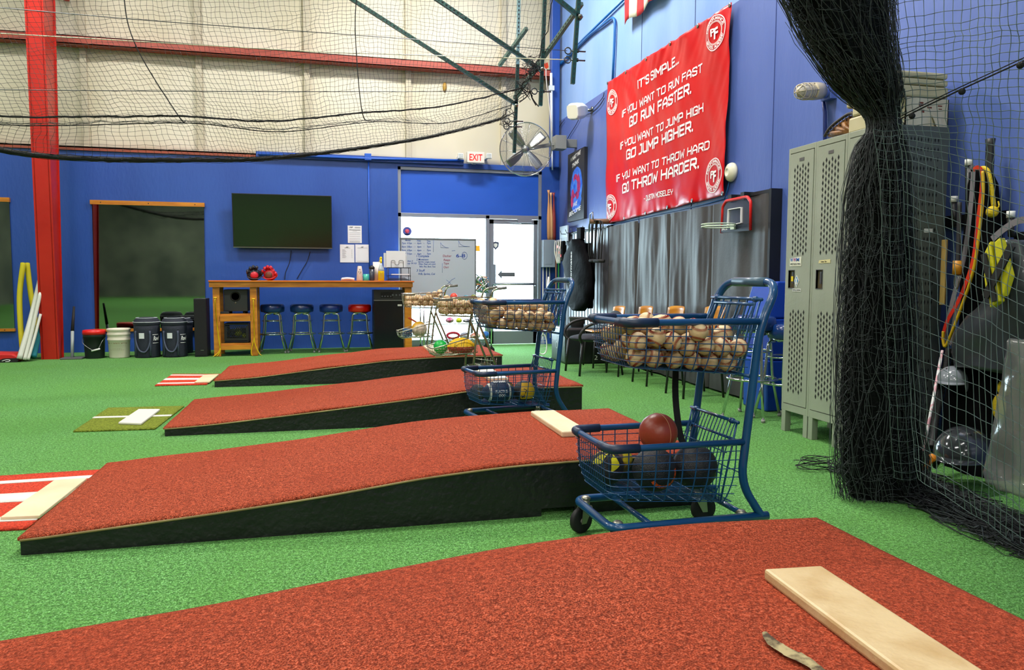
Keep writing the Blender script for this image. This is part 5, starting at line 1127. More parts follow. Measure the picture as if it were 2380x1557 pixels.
b=MB(); blob(b,.56,.48,.36,.27,0,1,.0005); blob(b,.55,.26,.3,.14,0,2,.0006); blob(b,.5,.6,.13,.07,1,3,.001); blob(b,.68,.5,.09,.15,1,4,.001); blob(b,.4,.4,.16,.07,1,5,.0012); blob(b,.62,.36,.1,.06,1,6,.0012); blob(b,.48,.5,.12,.1,0,7,.0014); blob(b,.3,.3,.07,.1,1,9,.0014)
b.build('abstract_painting',[pb_,pr_],t)
for st,u,v,w in (('WHAT WE',.18,.87,.62),('THINK',.28,.775,.42),('WE',.38,.2,.25),('BECOME',.12,.075,.72)):
    text('lettering',st,lambda x,y,d:(xp-.003-d*.3,ya-u*Wp-x,z0+v*H_+y+x*.12),w*Wp,.06*H_,t,MATS['white_ink'],.001,shear=.25,off=.015)
# gym wall padding
pad=mat('grey_vinyl_pad',(64,62,64),.5,spec=.4,c2=(76,74,76),ns=2,nd=3,bump=.008,bs=50)
YP0,YP1=at(1415,527,x=3.62).y,at(1791,446,x=3.60).y
zt0=at(1415,528,x=3.62).z; zt1=at(1791,447,x=3.60).z
seams=[1415,1482,1560,1655,1790]
ys_=[at(p,500,x=3.61).y for p in seams]
for i in range(4):
    a_,c_=ys_[i],ys_[i+1]; last=i==3
    t=thing('wall_pad',['grey gym wall pad nearest the ribbed panels','grey gym wall pad, second from the ribbed panels','rumpled grey gym wall pad left of the toy hoop','flat grey gym wall pad behind the toy basketball hoop'][i],'wall pad',(3.65,(a_+c_)/2,0),0,'gym wall pads')
    zA=zt0+(zt1-zt0)*(YP0-a_)/(YP0-YP1); zC=zt0+(zt1-zt0)*(YP0-c_)/(YP0-YP1)
    def pfn(u,v):
        y=a_+(c_-a_)*(.006+.988*u); z=.02+((zA+(zC-zA)*u)-.02)*v
        am=(.35 if last else 1.0); e=min(u,1-u); ed=.02*(1-min(1,e/.03))
        w=am*(.012*math.sin(y*11+i+1.2*noise.noise(Vector((y*2,z*.6,7))))*(.3+.7*v)+.026*noise.noise(Vector((y*5,z*.8,i)))+.006*noise.noise(Vector((y*16,z*3,i))))
        return Vector((3.60-w+ed,y,z))
    b=MB(); b.grid(pfn,60,30); b.box((3.635,c_+.004,.02),(XW-.005,a_-.004,min(zA,zC)-.01)); b.build('vinyl_cover',pad,t)
b=MB(); b.box((3.585,YP1-.035,0),(XW-.002,YP1-.002,zt1+.03)); b.box((3.60,YP1-.01,zt1),(XW-.002,YP1+.55,zt1+.03)); tag(b.build('pad_end_board',mat('black_board',(20,22,28),.5)),'black upright board closing the near end of the gym pads','board')
# ribbed dark panel behind the hanging gear
b=MB(); Y0,Y1=11.35,YP0+.03; n=15
for i in range(n):
    y=Y0+(Y1-Y0)*i/n; y2=Y0+(Y1-Y0)*(i+.72)/n; b.box((3.635,y2,.03),(XW-.012,y,zt0+.03))
b.box((XW-.012,Y1,.03),(XW-.002,Y0,zt0+.03),1)
tag(b.build('ribbed_panel',[mat('grey_satin_rib',(104,104,112),.35,.3),MATS['black_rubber']]),'ribbed grey and black wall panel behind the hanging gear','wall panel')
# round detector
q=at(1697,400,x=XW-.03)
t=thing('round_detector','white round wall detector with a blue cable right of the banner','detector',(XW-.03,q.y,q.z-.09))
Mr=Matrix.Rotation(R(-90),3,'Y'); rr_=.085
MB().lathe([(0,-.03),(rr_*1.02,-.03),(rr_*1.05,-.012),(rr_,0),(rr_*.9,.015),(rr_*.45,.035),(rr_*.38,.035),(rr_*.36,.03),(0,.03)],30,(XW-.031,q.y,q.z),0,Mr).build('housing',mat('ivory_housing',(224,220,196),.4),t)
MB().tube([at(*p,x=XW-.012) for p in ((1696,414),(1691,440),(1684,462),(1640,474),(1420,523))],.006,6).build('cable',bc,t)
# toy basketball hoop hanging on the pads
xh=3.545
hp=[at(*p,x=xh) for p in ((1677,542),(1680,480),(1688,467),(1737,457),(1745,468),(1744,535))]
t=thing('toy_basketball_hoop','small clear basketball hoop with red edging hooked over the gym pad','basketball hoop',(xh,(hp[0].y+hp[5].y)/2,hp[0].z))
b=MB(); b.prism(hp,(.006,0,0)); b.build('backboard',mat('smoky_clear_board',(90,96,110),.08,alpha=.45),t)
b=MB(); b.tube(roundpath(hp[:1]+[hp[1],hp[2],hp[3],hp[4]]+[hp[5]],.02,3),.014,6); 
for v in b.v: pass
b.build('red_edging',mat('hoop_red',(216,20,20),.4),t)
lo=[at(*p,x=xh-.003) for p in ((1677,541),(1676,527),(1744,519),(1744,536))]
b=MB(); b.prism(lo,(-.008,0,0)); b.build('lower_bar',mat('navy_plastic_bar',(24,32,48),.4),t)
sq=[at(*p,x=xh-.004) for p in ((1692,524),(1694,487),(1724,482),(1723.5,518))]
b=MB()
for i in range(4): b.bar(sq[i],sq[(i+1)%4],.006,.022,0,(1,0,0))
b.build('target_square',MATS['white_ink'],t)
cy=(sq[0].y+sq[3].y)/2; zr=at(1700,529,x=xh).z; rr_=.145
b=MB()
for dz in (0,.022): b.tube([(xh-.02-rr_+math.cos(2*PI*i/30)*rr_,cy+math.sin(2*PI*i/30)*rr_,zr+dz) for i in range(30)],.006,6,closed=True)
b.box((xh-.03,cy-.03,zr-.02),(xh,cy+.03,zr+.03)); b.build('rim',mat('pale_green_rim',(200,216,196),.4),t)
text('lettering','SKLZ',lambda x,y,d:(xh-.013-d,lo[0].y-.02-x,lo[0].z+.02+y),.11,.03,t,MATS['white_ink'],.001,shear=.2)
b=MB(); 
for yy in (hp[2].y-.06,hp[3].y+.08): b.box((xh-.002,yy-.03,hp[2].z-.02),(XW,yy+.03,hp[2].z+.05))
b.build('over_pad_hook',MATS['black_plastic'],t)
# chairs along the wall
def wchair(label,y,px):
    x=3.30; q=at(px,735,x=3.46); y=q.y
    t=thing('school_chair',label,'chair',(x,y,0),0,'wood-backed chairs along the gym pads'); lg=mat('black_tube_leg',(30,30,32),.4)
    zt_=at(px,711,x=3.46).z; w=.36
    def bk(u,v): yy=(u-.5)*w; return Vector((.15+.03*v-.05*(1-(2*u-1)**2)*-1+.0, yy*(1-.0*v), zt_-.24+.24*v-.02*abs(2*u-1)**4))
    b=MB(); b.grid(lambda u,v:bk(u,v),10,6,0,(.012,0,0)); b.build('backrest',mat('yellow_plywood',(206,142,34),.35,c2=(186,120,30),ns=5,stretch=(1,1,4),coat=.3),t,world=False)
    b=MB(); b.grid(lambda u,v:Vector((.16-.38*u,(v-.5)*.38,.445-.012*math.sin(PI*u)*math.sin(PI*v))),8,8,0,(0,0,-.012)); b.build('seat',mat('yellow_plywood'  ,(0,0,0)),t,world=False)
    for s in (-1,1):
        MB().tube(roundpath([(.19,s*.16,zt_-.1),(.15,s*.17,.44),(.19,s*.18,0.005)],.05,4),.011,8).build('leg',lg,t,world=False)
        MB().tube([(-.18,s*.16,.435),(-.21,s*.18,.0)],.011,8).build('leg',lg,t,world=False)
    MB().tube([(-.18,-.16,.425),(-.18,.16,.425),(.15,.17,.425),(.15,-.17,.425)],.008,6,closed=True).build('seat_frame',lg,t,world=False)
for px_,l in ((1434,'wood-backed black-legged chair nearest the armchair'),(1496,'wood-backed chair, second from the armchair'),(1566,'wood-backed chair, third from the armchair'),(1656,'wood-backed chair nearest the chrome stools')): wchair(l,0,px_)
# armchair
q=at(1372,780,y=8.05); qx=2.80; fb_=at(1345,872,z=0); 
t=thing('armchair','black padded chair with a curved arm beside the black cushion box','chair',(2.93,8.05,0)); lg=MATS['black_tube_leg']; pdm=mat('charcoal_fabric',(42,46,56),.8)
zs=at(1365,779,y=8.05).z
b=MB(); b.ball((0,0,zs-.03),1,24,12,0,(.27,.25,.045)); b.build('seat',pdm,t,world=False)
b=MB(); b.ball((.28,0,zs+.17),1,20,12,0,(.035,.23,.11)); b.build('backrest',pdm,t,world=False)
for s in (-1,1):
    b=MB(); b.tube(smoothpath([(-.22,s*.25,zs-.06),(-.25,s*.28,zs+.02),(-.17,s*.29,zs+.12),(.0,s*.29,zs+.17),(.25,s*.25,zs+.19)],6),.017,8); b.build('armrest',MATS['black_plastic'],t,world=False)
    MB().tube([(-.21,s*.24,zs-.05),(-.24,s*.25,0)],.013,8).build('leg',lg,t,world=False); MB().tube([(.22,s*.22,zs+.15),(.22,s*.22,zs-.05),(.27,s*.25,0)],.013,8).build('leg',lg,t,world=False)
# black soft box with tub
x0=at(1314,847,z=0).x; y0=at(1314,847,z=0).y; zt_=at(1314,763,y=y0).z
t=thing('plyo_box','black soft jump box at the wall beneath the hanging gear','jump box',((x0+3.55)/2,y0+.3,0))
b=MB(); b.box((x0,y0,0),(3.57,y0+.62,zt_)); b.build('vinyl_block',mat('black_soft_vinyl',(34,36,40),.32,bump=.02,bs=14),t,bevel=.03,seg=3)
text('number','O',lambda x,y,d:(x0-.001-d,y0+.42-x,.17+y),.10,.10,t,MATS['steel'],.001); text('number','2',lambda x,y,d:(x0+.38+x,y0-.001-d,.05+y),.05,.06,t,MATS['white_ink'],.001)
q=at(1347,752,y=y0+.2); tag(MB().lathe([(0,0),(.085,0),(.11,.12),(.115,.125),(.10,.125),(.085,.01),(0,.01)],24,(q.x,y0+.3,zt_)).build('plastic_tub',mat('grey_tub',(96,98,100),.5)),'grey plastic tub on top of the black jump box','tub')
# lacrosse head near the door
q=at(1262,785,y=9.9); b=MB(); b.tube(smoothpath([(q.x-.02,9.9,.30),(q.x-.07,9.9,.2),(q.x-.06,9.9,.07),(q.x,9.9,.03),(q.x+.05,9.9,.08),(q.x+.05,9.9,.22),(q.x+.02,9.9,.3)],6,True),.010,8)
for i in range(5): b.tube([(q.x-.06+.02*i,9.9,.06),(q.x-.02+.01*i,9.92,.28)],.002,4); b.tube([(q.x-.06,9.91,.08+.04*i),(q.x+.05,9.91,.08+.04*i)],.002,4)
b.cyl((q.x,9.9,.30),(q.x+.1,9.98,1.1),.012,8); tag(b.build('lacrosse_stick',MATS['white_plastic']),'white lacrosse stick standing head-down beside the glass door','stick')
# hanging black compression garment and gear rack
xg=3.50
rail=[at(1318,545,x=XW-.06),at(1412,527,x=XW-.06)]
t=thing('hook_rail','black rail of hooks along the ribbed panel','rail',(XW-.06,(rail[0].y+rail[1].y)/2,rail[0].z))
b=MB(); b.bar(rail[0],rail[1],.02,.02); 
for f in (.05,.2,.35,.5,.65,.8): p=rail[0].lerp(rail[1],f); b.tube([p,p+Vector((-.12,0,0)),p+Vector((-.14,0,.05))],.006,6)
for f in (0.02,.98): p=rail[0].lerp(rail[1],f); b.bar(p,p+Vector((.06,0,0)),.02,.02)
b.build('rail_bar',MATS['black_plastic'],t)
bn=mat('black_nylon',(8,8,10),.8,spec=.05,c2=(12,12,15),ns=4,bump=.06,bs=16)
def drape(nm,label,cat,outl,x,th,m_,grp=None,par=None):
    """cloth form from px outline rows (py,pxl,pxr)"""
    t=thing(nm,label,cat,(x,at((outl[0][1]+outl[0][2])/2,outl[-1][0],x=x).y,at(outl[0][1],outl[-1][0],x=x).z)) if par is None else par
    n=18; vs=[]; fs=[]; k=0
    rows=[]
    for i in range(len(outl)-1):
        for j in range(4): f=j/4; rows.append(tuple(outl[i][q_]*(1-f)+outl[i+1][q_]*f for q_ in range(3)))
    rows.append(outl[-1])
    for r_ in rows:
        a_=at(r_[1],r_[0],x=x); c_=at(r_[2],r_[0],x=x)
        for j in range(n):
            an=2*PI*j/n; u=.5-.5*math.cos(an); p=a_.lerp(c_,u); tk=th*math.sin(an)*(1+.35*noise.noise(Vector((u*6,p.z*7,k))))
            vs.append((x+tk,p.y,(a_.z+c_.z)/2+.02*noise.noise(Vector((u*5,p.z*9,2)))))
    m=len(rows)
    fs=[(i*n+j,i*n+(j+1)%n,(i+1)*n+(j+1)%n,(i+1)*n+j) for i in range(m-1) for j in range(n)]+[tuple(range(n))[::-1],tuple(range((m-1)*n,m*n))]
    b=MB(); b.add(vs,fs,0,True); b.build('body',m_,t); return t
t=drape('compression_sleeve','black leg compression garment hanging with white vertical wording','garment',[(556,1336,1350),(572,1326,1358),(590,1314,1362),(610,1309,1372),(640,1316,1376),(670,1322,1376),(700,1322,1370),(712,1326,1362),(721,1336,1352)],3.42,.085,bn)
def vt(x,y,d):
    q=at(1316+ (x/1.0)*0,662,x=3.33); return (3.325-d,q.y-.02-y,q.z+x)
q0=at(1329,662,x=3.33); 
text('wording','Normatec',lambda x,y,d:(3.285-d,q0.y-.12+y,q0.z+.04+x),.42,.055,t,MATS['white_ink'],.001,off=.01)
b=MB(); q=at(1350,552,x=3.42); b.box((3.40,q.y-.05,q.z-.02),(3.46,q.y+.12,q.z+.14)); b.build('hanging_strap',bn,t)
t=drape('gear_sleeve','second black garment hanging behind the compression sleeve','garment',[(565,1362,1372),(600,1360,1380),(650,1362,1382),(700,1364,1377),(716,1366,1374)],3.54,.04,bn)
# small gear hung left of the garment
q=at(1312,560,x=3.45); t=thing('gear_vest','black vest with red and white tabs hanging beside the compression sleeve','gear',(3.45,q.y,q.z-.3))
b=MB(); b.box((3.40,q.y-.06,q.z-.30),(3.46,q.y+.25,q.z)); b.build('body',bn,t,bevel=.02)
b=MB()
for i,(dy,dz) in enumerate(((.05,-.1),(.12,-.17),(.02,-.22),(.18,-.08))): b.box((3.392,q.y+dy-.03,q.z+dz-.02),(3.40,q.y+dy+.03,q.z+dz+.02))
b.build('red_tab',mat('red_tab',(210,50,70),.5),t)
b=MB()
for i in range(4): b.tube(smoothpath([(3.40,q.y+.3-.09*i,q.z+.02),(3.385,q.y+.28-.09*i,q.z-.15),(3.40,q.y+.2-.05*i,q.z-.33)],4),.008,5)
b.build('white_strap',MATS['white_line'],t)
q=at(1309,538,x=3.6); MBx=MB(); MBx.box((3.58,q.y-.28,q.z-.16),(3.60,q.y+.12,q.z+.08)); 
for i in range(6): MBx.box((3.575,q.y-.24+.055*i,q.z-.22),(3.58,q.y-.21+.055*i,q.z-.10))
tag(MBx.build('sign_board',mat('pale_blue_board',(150,160,176),.5)),'pale board with hanging tabs on the right wall above the vest','board')
# bands with handles
q=at(1388,515,x=3.5); t=thing('strap_hanger','wooden-tipped wall hanger holding black bands','hanger',(3.55,q.y,q.z-.05))
MB().cyl((XW,q.y-.1,q.z),(3.40,q.y-.0,q.z),.035,14).build('peg',mat('brown_peg',(120,90,70),.5),t); MB().tube([(3.42,q.y+.08,q.z-.14),(3.42,q.y+.06,q.z+.10),(3.42,q.y-.04,q.z+.12),(3.42,q.y-.06,q.z+.02)],.008,6).build('steel_hook',MATS['steel'],t)
for i,(pxa,pxb) in enumerate(((1368,1372),(1376,1381),(1384,1391),(1392,1397))):
    b=MB(); xx=3.44+.02*i
    p=[at(pxa,606,x=xx),at(pxa+1,560,x=xx),at(pxa+2+i,520,x=xx),at(1386+2*i,513,x=xx),at(pxb+4,520,x=xx),at(pxb+3,560,x=xx),at(pxb-1,606,x=xx)]
    b.tube(smoothpath(p,5),.0085,6)
    for e in (p[0],p[-1]): b.cyl((e.x-.04,e.y+.05,e.z),(e.x+.03,e.y-.05,e.z-.005),.024,10)
    tag(b.build('resistance_band',MATS['black_rubber']),'black handled band on the wall hanger, '+('farthest','second','third','nearest')[i]+' of four','resistance band','black bands on the wall hanger')
# stools by the lockers
s1=at(1748,878,z=.31); sc_=(s1.x,s1.y)
stool('blue chrome stool standing behind the nearest cart, beside the lockers',(sc_[0],sc_[1],0),R(38),navy,.80); stool('blue chrome stool against the wall beside the stacked blue foam',(3.43,5.06,0),R(20),navy,.74,rs=.15)
# blue foam stack
bf_=mat('royal_blue_vinyl',(22,70,176),.3,bump=.02,bs=10,coat=.2)
zz=0
for i,(h,dx,l) in enumerate(((.42,0,'blue foam block, bottom of the stack beside the lockers'),(.34,.0,'blue foam block, second in the stack beside the lockers'),(.30,.0,'tapered blue foam block topping the stack beside the lockers'))):
    b=MB(); y0=5.36; x0=3.455+ (.015 if i==1 else 0)
    if i<2: b.box((x0,y0,zz),(XW-.03,y0+.36,zz+h))
    else: b.prism([(x0-.02,y0,zz),(XW-.03,y0,zz),(XW-.03,y0,zz+h),(x0+.07,y0,zz+h)],(0,.36,0))
    tag(b.build('foam_block',bf_,bevel=.015,seg=3),l,'foam block','stacked blue foam blocks'); zz+=h+.001
# caged lamp
q=at(1905,210,x=XW-.12); ql=at(1858,212,x=XW-.3)
q=at(1912,212,x=XW-.08)
t=thing('caged_wall_lamp','caged jar lamp with a conduit on the wall above the lockers','wall lamp',(XW-.1,q.y,q.z-.06))
ap=Vector((XW-.10,q.y,q.z)); tip=at(1853,213,x=XW-.36); d=(tip-ap); L=d.length; d.normalize()
iv=mat('aged_ivory_metal',(200,186,156),.4,.3)
Mq=d.to_track_quat('Z','Y').to_matrix()
MB().lathe([(0,.10),(.05,.10),(.052,.12),(.05,L*.72),(.04,L*.88),(.02,L*.97),(0,L*.98)],24,ap,0,Mq).build('glass_jar',mat('frosted_jar',(214,206,190),.3,trans=.3),t)
b=MB(); b.lathe([(0,-.0),(.06,-.0),(.064,.05),(.064,.10),(.058,.11),(0,.11)],24,ap,0,Mq)
for k_ in range(6):
    a=2*PI*k_/6; b.tube([ap+Mq@Vector((math.cos(a)*r,math.sin(a)*r,z)) for r,z in ((.06,.1),(.06,L*.7),(.05,L*.88),(.0,L*1.02))],.0035,5)
for z,r in ((.16,.06),(L*.5,.06),(L*.7,.06),(L*.88,.05)): b.tube([ap+Mq@Vector((math.cos(2*PI*i/20)*r,math.sin(2*PI*i/20)*r,z)) for i in range(20)],.0035,5,closed=True)
b.build('cage',iv,t)
b=MB(); b.cyl((XW,ap.y,ap.z),(XW-.13,ap.y,ap.z),.05,18); b.box((XW-.05,ap.y-.06,ap.z-.06),(XW,ap.y+.06,ap.z+.06)); b.build('wall_box',blue2,t)
b=MB(); b.tube([at(1913,232,x=XW-.02),at(1917,262,x=XW-.02),at(1917,420,x=XW-.02)],.014,8); b.build('conduit',mat('navy_conduit',(34,52,130),.5),t)
# ---------------- lockers
LX0=3.15; LD=.46; LY=4.70; LWd=.306; LZ0=.15; LZ1=1.985
lk=mat('grey_green_enamel',(164,170,154),.36,.1,c2=(154,160,144),ns=2.5,bump=.01,bs=30); hole=mat('locker_dark_inside',(12,16,16),.9)
def diamonds(B,fn,u0,u1,v0,v1,nc,nr,hw,hh,mi=0):
    for c in range(nc):
        off=.5*(c%2)
        for r_ in range(nr):
            u=u0+(u1-u0)*(c+.5)/nc; v=v0+(v1-v0)*(r_+.5+off*.999-.25)/nr
            B.add([fn(u,v-hh),fn(u+hw,v),fn(u,v+hh),fn(u-hw,v)],[(0,1,2,3)],mi)
for i in range(3):
    y1=LY-LWd*i; y0=y1-LWd+.002
    lab=('grey steel locker farthest from the net, with two stickers on its door','middle grey steel locker with a cream tape label','grey steel locker half hidden by the black net')[i]
    t=thing('steel_locker',lab,'locker',(LX0+LD/2,(y0+y1)/2,0),0,'row of grey perforated lockers')
    b=MB(); b.box((LX0+.02,y0,LZ0),(LX0+LD,y1,LZ1)); b.box((LX0,y0,LZ0),(LX0+.02,y0+.02,LZ1)); b.box((LX0,y1-.02,LZ0),(LX0+.02,y1,LZ1)); b.box((LX0,y0+.02,LZ1-.035),(LX0+.02,y1-.02,LZ1)); b.box((LX0,y0+.02,LZ0),(LX0+.02,y1-.02,LZ0+.05))
    for x in (LX0+.02,LX0+LD-.06):
        for yy in (y0+.004,y1-.05): b.box((x-.02,yy,0),(x+.025,yy+.045,LZ0))
    b.build('cabinet',lk,t,bevel=.0015)
    d=MB(); a_,c_=y0+.023,y1-.023; za,zb_=LZ0+.055,LZ1-.04
    # door with a recess for the handle
    hy0,hy1,hz0,hz1=c_-.085,c_-.02,1.02,1.14
    for (ya,yb2,z0,z1) in ((a_,c_,za,hz0),(a_,c_,hz1,zb_),(a_,hy0,hz0,hz1),(hy1,c_,hz0,hz1)): d.box((LX0-.002,ya,z0),(LX0+.016,yb2,z1))
    dd=d.build('door',lk,t)
    f=lambda u,v:Vector((LX0-.0028,c_-u,v))
    hm=MB(); wd=c_-a_; diamonds(hm,f,.04,wd-.04,1.245,1.86,6,15,.0088,.0185); diamonds(hm,f,.04,wd-.04,.29,.865,6,14,.0088,.0185); hm.build('vent_holes',hole,dd)
    h=MB(); h.box((LX0+.010,hy0,hz0),(LX0+.0165,hy1,hz1)); h.build('handle_recess',mat('worn_handle_plate',(150,140,110),.4,.7,c2=(96,70,40),ns=12),dd)
    h=MB(); 
    for (ya,yb2,z0,z1) in ((hy0-.003,hy1+.003,hz1,hz1+.004),(hy0-.003,hy1+.003,hz0-.004,hz0),(hy0-.004,hy0,hz0,hz1),(hy1,hy1+.004,hz0,hz1)): h.box((LX0-.004,ya,z0),(LX0+.01,yb2,z1))
    h.box((LX0-.001,hy0+.012,hz0+.03),(LX0+.008,hy0+.03,hz1-.01)); h.build('handle',MATS['steel'],dd)
    if i==0: h=MB(); h.box((LX0-.003,hy0+.012,hz0+.045),(LX0+.008,hy0+.035,hz0+.08)); h.build('padlock',MATS['yellow_plastic'],dd)
    h=MB(); h.box((LX0-.004,(a_+c_)/2-.025,1.885),(LX0-.002,(a_+c_)/2+.025,1.905)); h.build('number_plate',MATS['steel'],dd)
    if i==0:
        h=MB(); h.add([f(.03,1.225)+Vector((-.001,0,0)),f(.03,1.17)+Vector((-.001,0,0)),f(.16,1.17)+Vector((-.001,0,0)),f(.16,1.235)+Vector((-.001,0,0))],[(0,3,2,1)]); h.build('white_sticker',mat('cream_sticker',(222,222,204),.5),dd)
        for st,u,c2 in (('W',.035,(30,90,190)),('W',.07,(150,40,140)),('M',.105,(30,60,150))): text('lettering',st,lambda x,y,d_:f(u+x,1.203+y)+Vector((-.0015-d_,0,0)),.032,.024,dd,mat('ink_%d'%c2[0],c2,.5),.0005,off=.02)
        text('lettering','WESTSIDE MMA',lambda x,y,d_:f(.036+x,1.178+y)+Vector((-.0015-d_,0,0)),.118,.013,dd,MATS['black_ink'],.0005)
        h=MB(); h.add([f(.115,1.11)+Vector((-.001,0,0)),f(.085,1.07)+Vector((-.001,0,0)),f(.115,1.02)+Vector((-.001,0,0)),f(.145,1.07)+Vector((-.001,0,0))],[(0,1,2,3)],0); h.add([f(.07,1.015)+Vector((-.001,0,0)),f(.165,1.015)+Vector((-.001,0,0)),f(.165,.995)+Vector((-.001,0,0)),f(.07,.995)+Vector((-.001,0,0))],[(0,3,2,1)],0)
        h.add([f(.115,1.10)+Vector((-.002,0,0)),f(.095,1.07)+Vector((-.002,0,0)),f(.115,1.035)+Vector((-.002,0,0)),f(.135,1.07)+Vector((-.002,0,0))],[(0,1,2,3)],1); h.add([f(.122,1.085)+Vector((-.003,0,0)),f(.108,1.085)+Vector((-.003,0,0)),f(.106,1.045)+Vector((-.003,0,0)),f(.124,1.045)+Vector((-.003,0,0))],[(0,1,2,3)],0)
        h.build('diamond_sticker',[MATS['white_plastic'],mat('sky_ink',(70,140,200),.5)],dd); text('lettering','CENTRAL ARKANSAS',lambda x,y,d_:f(.073+x,1.001+y)+Vector((-.0015-d_,0,0)),.088,.009,dd,MATS['black_ink'],.0005)
    if i==1:
        h=MB(); h.add([f(.045,1.205)+Vector((-.001,0,0)),f(.04,1.185)+Vector((-.001,0,0)),f(.16,1.185)+Vector((-.001,0,0)),f(.16,1.21)+Vector((-.001,0,0))],[(0,3,2,1)]); h.build('tape_label',mat('cream_tape',(214,204,150),.6),dd)
        text('lettering','Lower Tier',lambda x,y,d_:f(.065+x,1.191+y)+Vector((-.0015-d_,0,0)),.06,.009,dd,MATS['black_ink'],.0005,shear=.3)
    if i==2:
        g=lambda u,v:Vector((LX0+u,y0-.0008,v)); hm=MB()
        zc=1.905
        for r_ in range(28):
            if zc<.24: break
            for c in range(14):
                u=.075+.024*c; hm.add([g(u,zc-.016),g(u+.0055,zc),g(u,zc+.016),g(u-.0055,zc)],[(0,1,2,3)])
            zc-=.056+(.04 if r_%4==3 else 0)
        sp_=MB(); sp_.box((LX0+.0,y0-.0006,LZ0),(LX0+LD,y0-.0001,LZ1)); s_=sp_.build('side_panel',mat('shaded_side_panel',(92,98,90),.5,c2=(78,84,78),ns=3),t); hm.build('vent_holes',hole,s_)  # locker enamel in a darker tone, the end panel's shade put into its colour
        q=at(2157,536,y=y0); MB().box((q.x-.03,y0-.003,q.z-.012),(q.x+.03,y0-.001,q.z+.012)).build('white_label',MATS['white_plastic'],s_)
# things on top of the lockers
tp=LZ1
mitt=[(1918,319),(1926,305),(1938,292),(1955,279),(1972,268),(1984,267),(1986,280),(1984,296),(1978,306)]
xm_=LX0+.06; pts=[at(*p,x=xm_) for p in mitt]
for p in pts: p.z=max(p.z,tp+.004)
t=thing('baseball_glove',"worn tan catcher's mitt leaning on top of the lockers",'baseball glove',(xm_,pts[3].y,tp))
b=MB(); b.prism(pts,(.09,0,0)); b.build('palm',mat('tan_mitt_leather',(140,92,36),.5,c2=(96,60,24),ns=14,bump=.05,bs=40),t,bevel=.02,seg=3)
b=MB(); b.tube(smoothpath([p+Vector((-.004,0,.006)) for p in pts[:7]],5),.010,6); b.tube(smoothpath([p+Vector((.09,0,.006)) for p in pts[:7]],5),.010,6)
for i in range(9):
    p=pts[0].lerp(pts[5],(i+.5)/9)+Vector((-.006,0,.03)); b.tube([p,p+Vector((0,-.02,-.03))],.004,5)
b.build('lacing',mat('dark_lace',(40,34,28),.6),t)
for i in range(3):
    f=.25+.22*i; p=pts[0].lerp(pts[5],f)+Vector((-.004,0,-.01)); b=MB(); b.tube(smoothpath([p,p.lerp(pts[8],.5)+Vector((-.012,0,0)),pts[8]+Vector((0,-.01,0))],4),.014,8); b.build('finger',MATS['tan_mitt_leather'],t)
bs=mat('cream_base_vinyl',(198,188,152),.55,c2=(180,170,130),ns=4)
y0,y1=3.83,4.22
z=tp
crd=mat('white_card',(206,200,180),.7,c2=(190,180,156),ns=6)
a_=at(2105,250,y=3.82); c_=at(2205,250,y=3.82)
t=thing('cardboard_box','torn white cardboard box on top of the lockers','box',((a_.x+c_.x)/2,4.0,tp))
zt_=at(2150,228,y=3.82).z
b=MB(); x0,x1=a_.x,c_.x; e=.006
b.box((x0,3.82,tp),(x1,3.82+e,zt_)); b.box((x0,4.2,tp),(x1,4.2+e,zt_)); b.box((x0,3.82,tp),(x0+e,4.2,zt_)); b.box((x1-e,3.82,tp),(x1,4.2,zt_)); b.box((x0,3.82,tp),(x1,4.2,tp+e)); b.build('box_sides',crd,t)
b=MB(); b.prism([(x0+.18,3.815,tp+.07),(x0+.24,3.815,tp+.06),(x0+.245,3.80,tp-.02),(x0+.235,3.79,tp-.055),(x0+.22,3.79,tp-.055),(x0+.205,3.80,tp)],(0,-.004,0)); b.build('torn_flap',crd,t)
b=MB()
for (u,v,w,h) in ((.30,.72,.10,.14),(.50,.66,.1,.05),(.74,.74,.1,.04),(.76,.64,.08,.03),(.36,.5,.07,.1)): b.box((x0+(x1-x0)*u,3.8185,tp+(zt_-tp)*v),(x0+(x1-x0)*(u+w),3.82,tp+(zt_-tp)*(v+h)))
b.build('printing',mat('rust_brown_print',(110,52,30),.7),t)
z=zt_+.002
xa,xb_=at(2068,200,y=3.82).x,at(2203,200,y=3.82).x
zts=[at(2150,p,y=3.82).z for p in (228,200,183,167)]
for i in range(3):
    tag(MB().box((xa+.01*i*0,3.81,zts[i]+.003),(xb_-.004*i,4.2,zts[i+1]-.001)).build('base_pad',bs,bevel=.012,seg=2),('cream throw-down base, bottom of the stack on the box above the lockers','cream throw-down base, middle of the stack above the lockers','cream throw-down base topping the stack above the lockers')[i],'base','cream bases stacked above the lockers')
a_=at(1990,290,x=LX0+.2)
for i,(zz_,l) in enumerate(((tp,'cream block on the lockers between mitt and net, lower'),(tp+.10,'cream block on the lockers between mitt and net, upper'))):
    tag(MB().box((LX0+.03,3.93,zz_+.001),(LX0+.155,4.13-.03*i,zz_+.098)).build('base_pad',bs,bevel=.012),l,'base')
